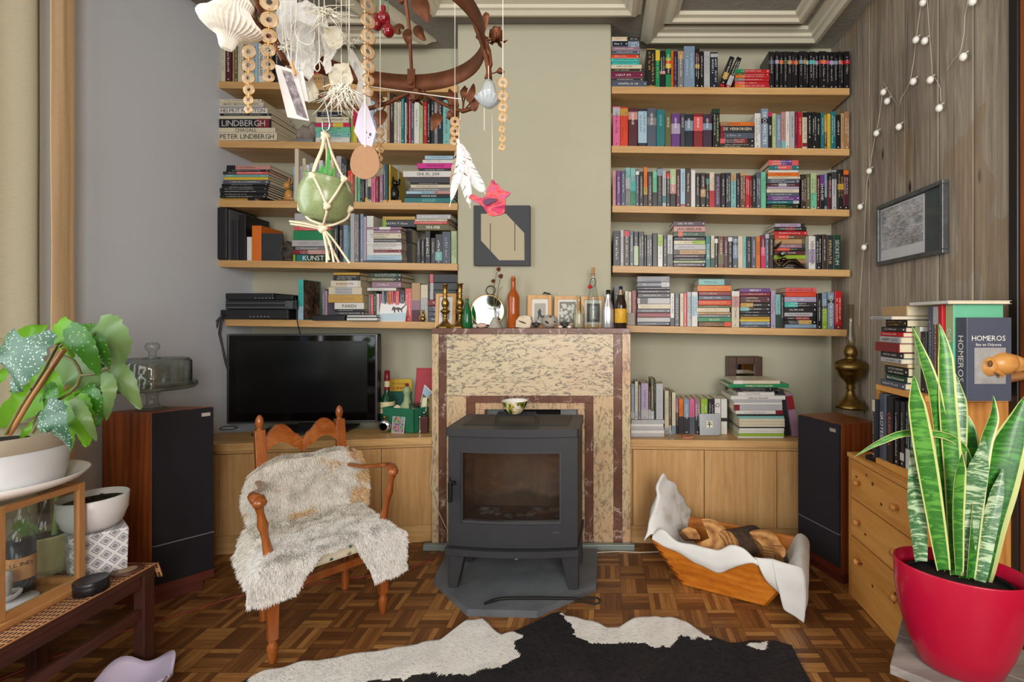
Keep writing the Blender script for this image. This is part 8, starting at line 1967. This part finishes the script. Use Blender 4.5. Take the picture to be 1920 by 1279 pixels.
# glass baubles
y = 1.0; s = y/F; M_rg = mat('red_glass', '#7d0a18', .08, coat=.5)
for px, py, r, lab in ((720, 34, 12, 'dark red glass bauble highest of the cluster of three'), (706.5, 46, 10.5, 'dark red glass bauble next to the shell ring chain'), (728, 57.5, 11.5, 'dark red glass bauble lowest of the cluster of three')):
    c = P(px, py, y); o = thing('glass_bauble', lab, 'bauble', c-ZZ*r*s, 'red baubles on the iron hoop'); m = MB(); m.ball(c, (r*s*.92, r*s*.92, r*s*1.1), 20); m.build('ball', M_rg, o); MB().tube([c+Vector((-.001, 0, r*s)), c+Vector((-.0015, 0, r*s+.011))], .0052, 12).build('neck', M_rg, o); string(MB(), px-1, py-r-9, y).build('thread', mat('green_thread', '#3f8f6a', .7), o)
# lace and skeleton leaves
def paper(lab, pts, y, m, seed, amp=.012, nm='lace_scrap', cat='lace', st=None):
    c = sum((Vector((a, b, 0)) for a, b in pts), Vector())/len(pts); pts = [(c.x+(a-c.x)*1.13, c.y+(b-c.y)*1.1) for a, b in pts]; k = len(pts); N = 48; R_ = []
    for i in range(N): f = i/N*k; j = int(f); a, b = pts[j], pts[(j+1) % k]; R_.append((a[0]+(b[0]-a[0])*(f-j), a[1]+(b[1]-a[1])*(f-j)))
    g = MB()
    def fn(u, v): i = round(u*N) % N; q = R_[i]; j = 1+.09*mnoise.noise(Vector((i*.9, seed, v*3)))*v; px, py = c.x+(q[0]-c.x)*v*j, c.y+(q[1]-c.y)*v*j; return P(px, py, y+amp*2.2*mnoise.noise(Vector((px*.045, py*.045, seed*3.1)))+amp*.7*mnoise.noise(Vector((px*.2, py*.2, seed))))
    g.grid(fn, N, 10); o = thing(nm, lab, cat, P(c.x, max(p[1] for p in pts), y)); g.build('sheet', m, o); tp = min(pts, key=lambda p: p[1]); string(MB(), tp[0], tp[1], y+.002, r=.0004).build('thread', M_thread, o); return o
def lacemat(name, c1, c2, tr, hole):
    t = NT(name); n = t.noise(t.obj(), 55, 6, .75, 1.5); b = t.b; t.put(b.inputs['Base Color'], t.mix(n, lin(c1), lin(c2))); b.inputs['Roughness'].default_value = .85; tl = t.n('ShaderNodeBsdfTranslucent'); tl.inputs[0].default_value = lin(c2); m = t.n('ShaderNodeMixShader'); m.inputs[0].default_value = tr; t.l(b.outputs[0], m.inputs[1]); t.l(tl.outputs[0], m.inputs[2]); tp = t.n('ShaderNodeBsdfTransparent'); m2 = t.n('ShaderNodeMixShader'); t.l(t.ramp(n, [(hole, (0, 0, 0, 1)), (hole+.12, (1, 1, 1, 1))]), m2.inputs[0]); t.l(tp.outputs[0], m2.inputs[1]); t.l(m.outputs[0], m2.inputs[2]); t.l(m2.outputs[0], t.out.inputs[0]); return t.m
M_lace = lacemat('white_lace', '#e6e5df', '#fbfaf6', .45, .27); M_lace2 = lacemat('yellowed_lace', '#d9d2ba', '#f1ecd9', .4, .26)
paper('tall crumpled white lace scrap hanging behind the photo card', [(522, -5), (555, -8), (556, 40), (552, 75), (560, 130), (548, 135), (536, 120), (534, 85), (520, 75)], 1.02, M_lace, 1); paper('broad white lace scrap, longest of the bunch, with a ragged hem', [(556, 40), (585, 48), (588, 85), (591, 95), (590, 120), (586, 138), (578, 148), (566, 132), (558, 110)], 1.0, M_lace, 2)
paper('grey-white petal of stiff lace at the top of the bunch', [(556, 10), (575, 2), (592, 12), (608, 38), (612, 50), (580, 46), (556, 34)], .96, M_lace, 3, .008); paper('yellowed skeleton leaf right in the lace bunch', [(612, 52), (630, 50), (642, 64), (640, 84), (630, 92), (618, 88), (608, 66)], .97, M_lace2, 4, .006); paper('white drooping lace tip below the skeleton leaf', [(600, 60), (618, 80), (630, 96), (620, 112), (622, 130), (612, 136), (606, 118), (610, 100)], .99, M_lace, 5, .006)
paper('cream gauze bag above the hanging roots', [(628, 122), (652, 120), (660, 150), (655, 158), (640, 160), (622, 158), (618, 140)], 1.0, M_lace2, 6, .008); paper('white lace triangle next to the iron hoop', [(652, 84), (660, 96), (686, 135), (692, 180), (694, 190), (676, 198), (664, 185), (672, 150), (658, 122)], 1.04, M_lace, 7, .008); paper('cream fan of paper under the lace bunch', [(566, 148), (584, 148), (596, 172), (594, 184), (578, 191), (574, 175)], 1.02, M_lace2, 8, .004, 'paper_fan', 'paper')
r = random.Random(8)
def tangle(lab, c, n, ln, y, spread, down, seed, mt_, nm='root_tangle'):
    r = random.Random(seed); m = MB()
    for i in range(n):
        p = Vector((c[0]+r.uniform(-spread, spread), c[1]+r.uniform(-6, 6), 0)); d = Vector((r.uniform(-1, 1), down+r.uniform(-.6, .6), 0)); pts = []
        for k in range(6): pts.append(P(p.x, p.y, y+.012*sin(i+k))); p = p+d*ln/6; d = (d+Vector((r.uniform(-.9, .9), r.uniform(-.5, .6)*1, 0)))
        m.tube(pts, [.0011, .001, .0009, .0008, .0006, .0003], 4)
    string(m, c[0], c[1], y); return tag(m.build(nm, mt_), lab, 'roots')
M_root = mat('pale_root', '#ece7d6', .85)
tangle('tangle of pale dried roots hanging from the gauze bag', (640, 160), 90, 40, 1.0, 16, .9, 3, M_root); tangle('wisp of white fibres at the top of the lace bunch', (608, 20), 46, 36, .96, 12, .5, 4, M_root); tangle('small fibre wisp beside the honey ring chain', (530, 85), 30, 22, .98, 10, .3, 6, M_root); tangle('loose fibres at the tip of the white lace triangle', (655, 80), 22, 24, 1.04, 6, -.2, 7, M_root)
m = MB()
for pts in ([(528, 25), (535, 40), (540, 70), (545, 72), (547, 50), (556, 35)], [(556, 34), (553, 55), (560, 75), (578, 84), (588, 76), (590, 60)], [(598, 60), (599, 100), (597, 115), (590, 125), (594, 134), (600, 128), (598, 112), (606, 122)], [(532, 30), (538, 90), (546, 120)], [(560, 60), (556, 110), (555, 132)]): m.tube(smooth_path([P(px, py, .955) for px, py in pts], 24), .0009, 5)
string(m, 528, 25, .955); string(m, 598, 60, .955); string(m, 556, 34, .955); tag(m.build('looped_strings', M_thread), 'thin white strings looping in front of the lace bunch', 'string')
# photo card with envelope and clothes peg
y = .96; cc = [(514.5, 120), (557, 133), (580, 227), (539, 220)]; o = thing('photo_card', 'creased grey photo card on a small wooden peg, hanging at an angle', 'card', P(548, 226, y)); q = [P(px, py, y+.01*(i in (1, 2))) for i, (px, py) in enumerate(cc)]; MB().add([q[0], q[1], q[2], q[3]], [(0, 1, 2, 3)]).build('card_sheet', mat('photo_white', '#d5d2cf'), o, solid=.0008)
t = NT('photo_fur'); n = t.noise(t.obj((1, 1, 1)), 32, 7, .75, 1.2); t.base(t.ramp(n, [(.33, '#3a3236'), (.5, '#857c80'), (.66, '#d2ced0')]), .4); f = lambda u, v: q[0].lerp(q[1], u).lerp(q[3].lerp(q[2], u), v)+Vector((0, -.0016, 0)); MB().add([f(.3, .07), f(.72, .07), f(.96, .97), f(.5, .92)], [(0, 1, 2, 3)]).build('photograph', t.m, o)
MB().add([P(553, 131, y+.012), P(568, 134, y+.012), P(578, 190, y+.014), P(570, 190, y+.014)], [(0, 1, 2, 3)]).build('envelope', mat('photo_white', '#d5d2cf'), o); MB().tube([P(546, 115, y-.003), P(554, 141, y-.003)], .0032, 4).build('peg', M_pinew, o); string(MB(), 546, 117, y).build('thread', M_thread, o)
# cardboard disc, paper star with a face
y = .93; s = y/F; o = thing('cardboard_disc', 'round brown cardboard disc hanging on a white string', 'disc', P(684, 337, y)); MB().prism([P(684+27.5*cos(a)*(1+.04*sin(3*a)), 304+33*sin(a)*(1+.03*cos(2*a)), y) for a in [2*pi*i/40 for i in range(40)]], (0, .002, 0)).build('disc', mat('cardboard', '#9a7556', .85, var=.1, vs=120), o); string(MB(), 685, 276, y, r=.0016).build('string', M_thread, o)
y = 1.0; o = thing('paper_figure', 'pale lilac folded paper figure with two dark eyes by the white string', 'ornament', P(685, 274, y)); q = [(683, 186), (692, 206), (705, 246), (697, 276), (678, 271), (664, 246), (672, 210)]; MB().prism([P(px, py, y) for px, py in q], (0, .0012, 0)).build('sheet', mat('lilac_paper', '#c3bccb', .7, var=.05, vs=20), o)
m = MB()
for px, py, r in ((686, 248, 1.8), (694, 252, 2.2), (691, 258, .9)): m.add([P(px+r*cos(a), py+r*1.4*sin(a), y-.001) for a in [2*pi*k/10 for k in range(10)]], [tuple(range(10))])
m.build('face_print', M_ink, o); string(MB(), 683, 187, y+.001).build('thread', M_thread, o)
# crystal rose, feathers, felt bird
y = 1.04; s = y/F; b = P(916, 205, y); o = thing('crystal_rose', 'clear cut glass rose hanging beside the iron vine', 'ornament', b); M_cry = glass('crystal', '#eef3f6', .05, tint=.22)
m = MB(); vs = []; fs = []; na, nr = 36, 5
for j in range(nr+1):
    for i in range(na): a = 2*pi*i/na; r = (5+19*j/nr)*s*(1+.10*(i % 2)*j/nr); vs.append(b+Vector((r*cos(a), r*sin(a)*.8, (4+20*(j/nr)**1.7+3*sin(a*3)*(j/nr))*s)))
fs = [(j*na+i, j*na+(i+1) % na, (j+1)*na+(i+1) % na, (j+1)*na+i) for j in range(nr) for i in range(na)]; m.add(vs, fs); m.add(vs[:na], [tuple(range(na))]); m.build('petal_bowl', M_cry, o, solid=.003); m = MB(); m.lathe([(0, 8*s), (9*s, 12*s), (14*s, 24*s), (14.5*s, 34*s), (12*s, 44*s), (7*s, 53*s), (3*s, 57*s), (0, 57*s)], b, 12, smooth=False); m.build('bud', M_cry, o); string(MB(), 916, 149, y, z1=P(916, 128, 1.05).z).build('thread', M_thread, o); MB().tube([P(908, 202, y), P(908, 245, y)], .0006, 5).build('thread', M_thread, o)
M_fea = lacemat('feather_white', '#dedee2', '#f6f6f8', .3, -.2); M_feb = mat('feather_brown', '#a58f78', .8, var=.2, vs=60)
y = 1.15; s = y/F; o = thing('feather_bunch', 'bunch of white feathers tied with thread to the iron branch', 'feathers', P(865, 388, y)); MB().tube([P(859, 262, y), P(860, 270, y)], .004, 8).build('binding', M_thread, o); MB().tube([P(863, 210, 1.2), P(860, 262, y)], .0008, 5).build('thread', M_thread, o)
FE = [([(860, 268), (862, 310), (852, 350), (843, 388)], 10, M_fea), ([(861, 268), (868, 320), (876, 360), (882, 391)], 12, M_fea), ([(862, 270), (880, 315), (897, 345), (911, 364)], 14, M_fea), ([(860, 270), (856, 300), (850, 335), (844, 358)], 9, M_feb), ([(861, 268), (872, 290), (878, 310), (880, 322)], 11, M_fea), ([(861, 268), (866, 300), (872, 335), (876, 368)], 13, M_fea)]
for i, (pts, w, m_) in enumerate(FE):
    n = 26; pp = smooth_path([P(px, py, y+.006*i-.012) for px, py in pts], n); g = MB(); rr = random.Random(i)
    for k in range(1, n):
        f = k/n; tdir = (pp[k]-pp[k-1]).normalized(); sd = Vector((tdir.z, 0, -tdir.x)); w_ = w*s*sin(pi*min(1, f*1.05+.08))**.6*(.9 if f < .25 else 1)
        for sg in (-1, 1):
            if rr.random() < .06: continue
            a, c = pp[k-1], pp[k]; e = tdir*w_*.9*rr.uniform(.85, 1.15); g.add([a, c, c+sd*sg*w_*.8+e, a+sd*sg*w_*.8+e], [(0, 1, 2, 3)])
    g.build('vane', m_, o); MB().tube(pp, [.0009]*(n+1), 5).build('quill', M_thread, o)
y = 1.13; q = [(374, 628), (383, 645), (388, 622), (394, 643), (402, 630), (402, 648), (430, 660), (448, 690), (472, 703), (515, 718), (508, 735), (480, 758), (480, 800), (474, 862), (440, 878), (395, 886), (358, 876), (320, 815), (298, 800), (240, 770), (225, 748), (235, 732), (262, 735), (318, 762), (340, 742), (352, 690), (378, 652)]
q = [(820+a/3.763, 170+b/3.763) for a, b in q]; o = thing('felt_bird', 'pink and red batik bird ornament with a crest hanging before the wall', 'ornament', P(918, 405, y)); t = NT('batik_pink'); n = t.noise(t.obj((1, 1, 2.4)), 24, 5, .6, 1.4); t.base(t.ramp(n, [(.34, '#8e1a42'), (.45, '#b52f56'), (.53, '#c05a4a'), (.6, '#a8467c'), (.7, '#c87094')]), .8); MB().prism([P(a, b, y) for a, b in q], (0, .004, 0)).build('body', t.m, o, bevel=.001)
leaf(o, [P(906, 379, y-.003), P(918, 377, y-.006), P(934, 374, y-.003)], .0075, mat('batik_dark', '#5a3a52', .8), (0, -1, .1), fold=.1, name='wing'); MB().tube([P(923, 336, y), P(923, 222, y), P(916, 135, 1.06)], .0009, 5).build('thread', M_thread, o)
# celadon pot in a macrame hanger
y = 1.12; s = y/F; c = P(611, 374, y); M_cel = NT('celadon'); t = M_cel; v = t.voro(t.obj(), 190); n = t.noise(t.obj(), 40, 4); t.base(t.mix(t.ramp(v, [(.1, (1, 1, 1, 1)), (.3, (0, 0, 0, 1))]), t.mix(n, lin('#76875a'), lin('#939f72')), lin('#5f6f45')), .22); M_cel = t.m
hpot = thing('hanging_pot', 'round celadon green pot with a succulent in a knotted cotton hanger', 'hanging plant', P(611, 420, y)); tilt = Matrix.Rotation(radians(9), 3, 'Y'); pr = [(0, -43), (26, -42), (38, -32), (45, -14), (46.5, 2), (44, 20), (38, 32), (39.5, 37), (38, 39.5), (35, 37), (37, 30), (41, 18), (30, 14), (0, 14)]
MB().lathe([(r*s, h*s) for r, h in pr], c, 48, M=tilt, caps=False).build('pot', M_cel, hpot); MB().lathe([(0, 27*s), (38*s, 26*s)], c, 30, M=tilt, caps=False).build('soil', M_soil, hpot)
M_suc = leafmat('succulent', '#2f8a2a', '#58b53c', None, .3)
for pts, w in (([(607, 344), (602, 325), (606, 308)], 8), ([(612, 344), (614, 310), (617, 272)], 5), ([(618, 346), (622, 330), (628, 312)], 6), ([(600, 346), (588, 330), (569, 320)], 5), ([(615, 345), (612, 325), (618, 300)], 7), ([(603, 345), (598, 330), (597, 318)], 5)): leaf(hpot, [P(px, py, y+.01*(w-6)) for px, py in pts], w*s, M_suc, (0, -1, .1), fold=.25, n=12, k=6)
M_cot = mat('cotton_cord', '#d8cdb0', .9, var=.1, vs=150, bump=.2); hk = (610, 245)
def cord(pts, r=.0028, yy=None): return MB().tube(smooth_path([P(px, py, y+dy) for px, py, dy in pts], 22), r, 7).build('cord', M_cot, hpot)
def knot(px, py, dy, r=5): 
    m = MB(); c_ = P(px, py, y+dy); 
    for k in range(3): m.ball(c_+Vector((cos(k*2.1)*r*.4*s, -.002, sin(k*2.1)*r*.5*s)), (r*.8*s, r*.7*s, r*.7*s), 10, amp=.3, seed=k)
    m.build('knot', M_cot, hpot)
for pts in ([(610, 250, 0), (606, 275, -.02), (595, 305, -.035), (587, 328, -.045)], [(608, 250, 0), (603, 278, -.02), (592, 305, -.03), (585, 328, -.042)], [(612, 250, 0), (620, 280, -.02), (632, 310, -.03), (645, 336, -.03)], [(615, 252, 0), (622, 290, .02), (626, 320, .04), (628, 340, .045)], [(611, 250, 0), (613, 290, .03), (612, 330, .05)],
            [(586, 328, -.045), (600, 355, -.060), (613, 386, -.062)], [(645, 338, -.03), (632, 360, -.056), (614, 386, -.062)], [(584, 330, -.04), (572, 355, -.03), (566, 388, -.012)], [(588, 332, -.045), (572, 362, -.03), (567, 392, -.01)], [(647, 338, -.03), (656, 360, .0), (656, 388, .01)], [(567, 392, -.01), (578, 410, -.03), (600, 420, -.03), (607, 424, -.02)], [(656, 388, .01), (652, 408, .0), (630, 420, -.02), (610, 424, -.02)], [(613, 390, -.062), (612, 402, -.055), (608, 416, -.035), (606, 424, -.02)], [(628, 340, .045), (645, 370, .048), (640, 405, .03), (612, 424, -.01)]): cord(pts)
for k in ((611, 256, 0, 8), (587, 330, -.045, 6), (646, 336, -.03, 6), (614, 387, -.063, 6), (566, 390, -.012, 7), (656, 392, .005, 7), (606, 428, -.02, 8)): knot(*k)
for pts in ([(606, 432, -.02), (612, 455, -.02), (613, 493, -.02)], [(608, 432, -.02), (620, 460, -.03), (626, 492, -.03)], [(606, 432, -.02), (617, 455, -.01), (636, 493, -.01)], [(609, 432, -.02), (625, 450, -.02), (656, 494, -.02)], [(604, 430, -.02), (580, 425, -.03), (545, 420, -.035)], [(604, 428, -.025), (575, 420, -.035), (543, 415, -.04)], [(606, 432, -.02), (611, 460, -.03), (617, 488, -.03)]): cord(pts, .0026)
MB().tube([P(605, 228, y), P(606, 244, y), P(611, 247, y), P(617, 243, y), P(619, 232, y), P(615, 210, y), P(610, 190, y), P(608, 150, 1.16), P(607, 118, 1.18)], .0022, 8).build('steel_hook', mat('chrome', '#c9cacc'), hpot)
paper('white lace veil behind the looped strings', [(536, 30), (560, 20), (572, 60), (566, 110), (556, 136), (540, 128), (530, 90)], 1.05, M_lace, 11, .014); paper('white lace strip between the stiff petal and the skeleton leaf', [(590, 40), (606, 44), (612, 70), (604, 100), (594, 118), (586, 90)], 1.03, M_lace, 12, .01)
for _m in bpy.data.materials:
    try: _m.use_transparent_shadow = True
    except Exception: pass
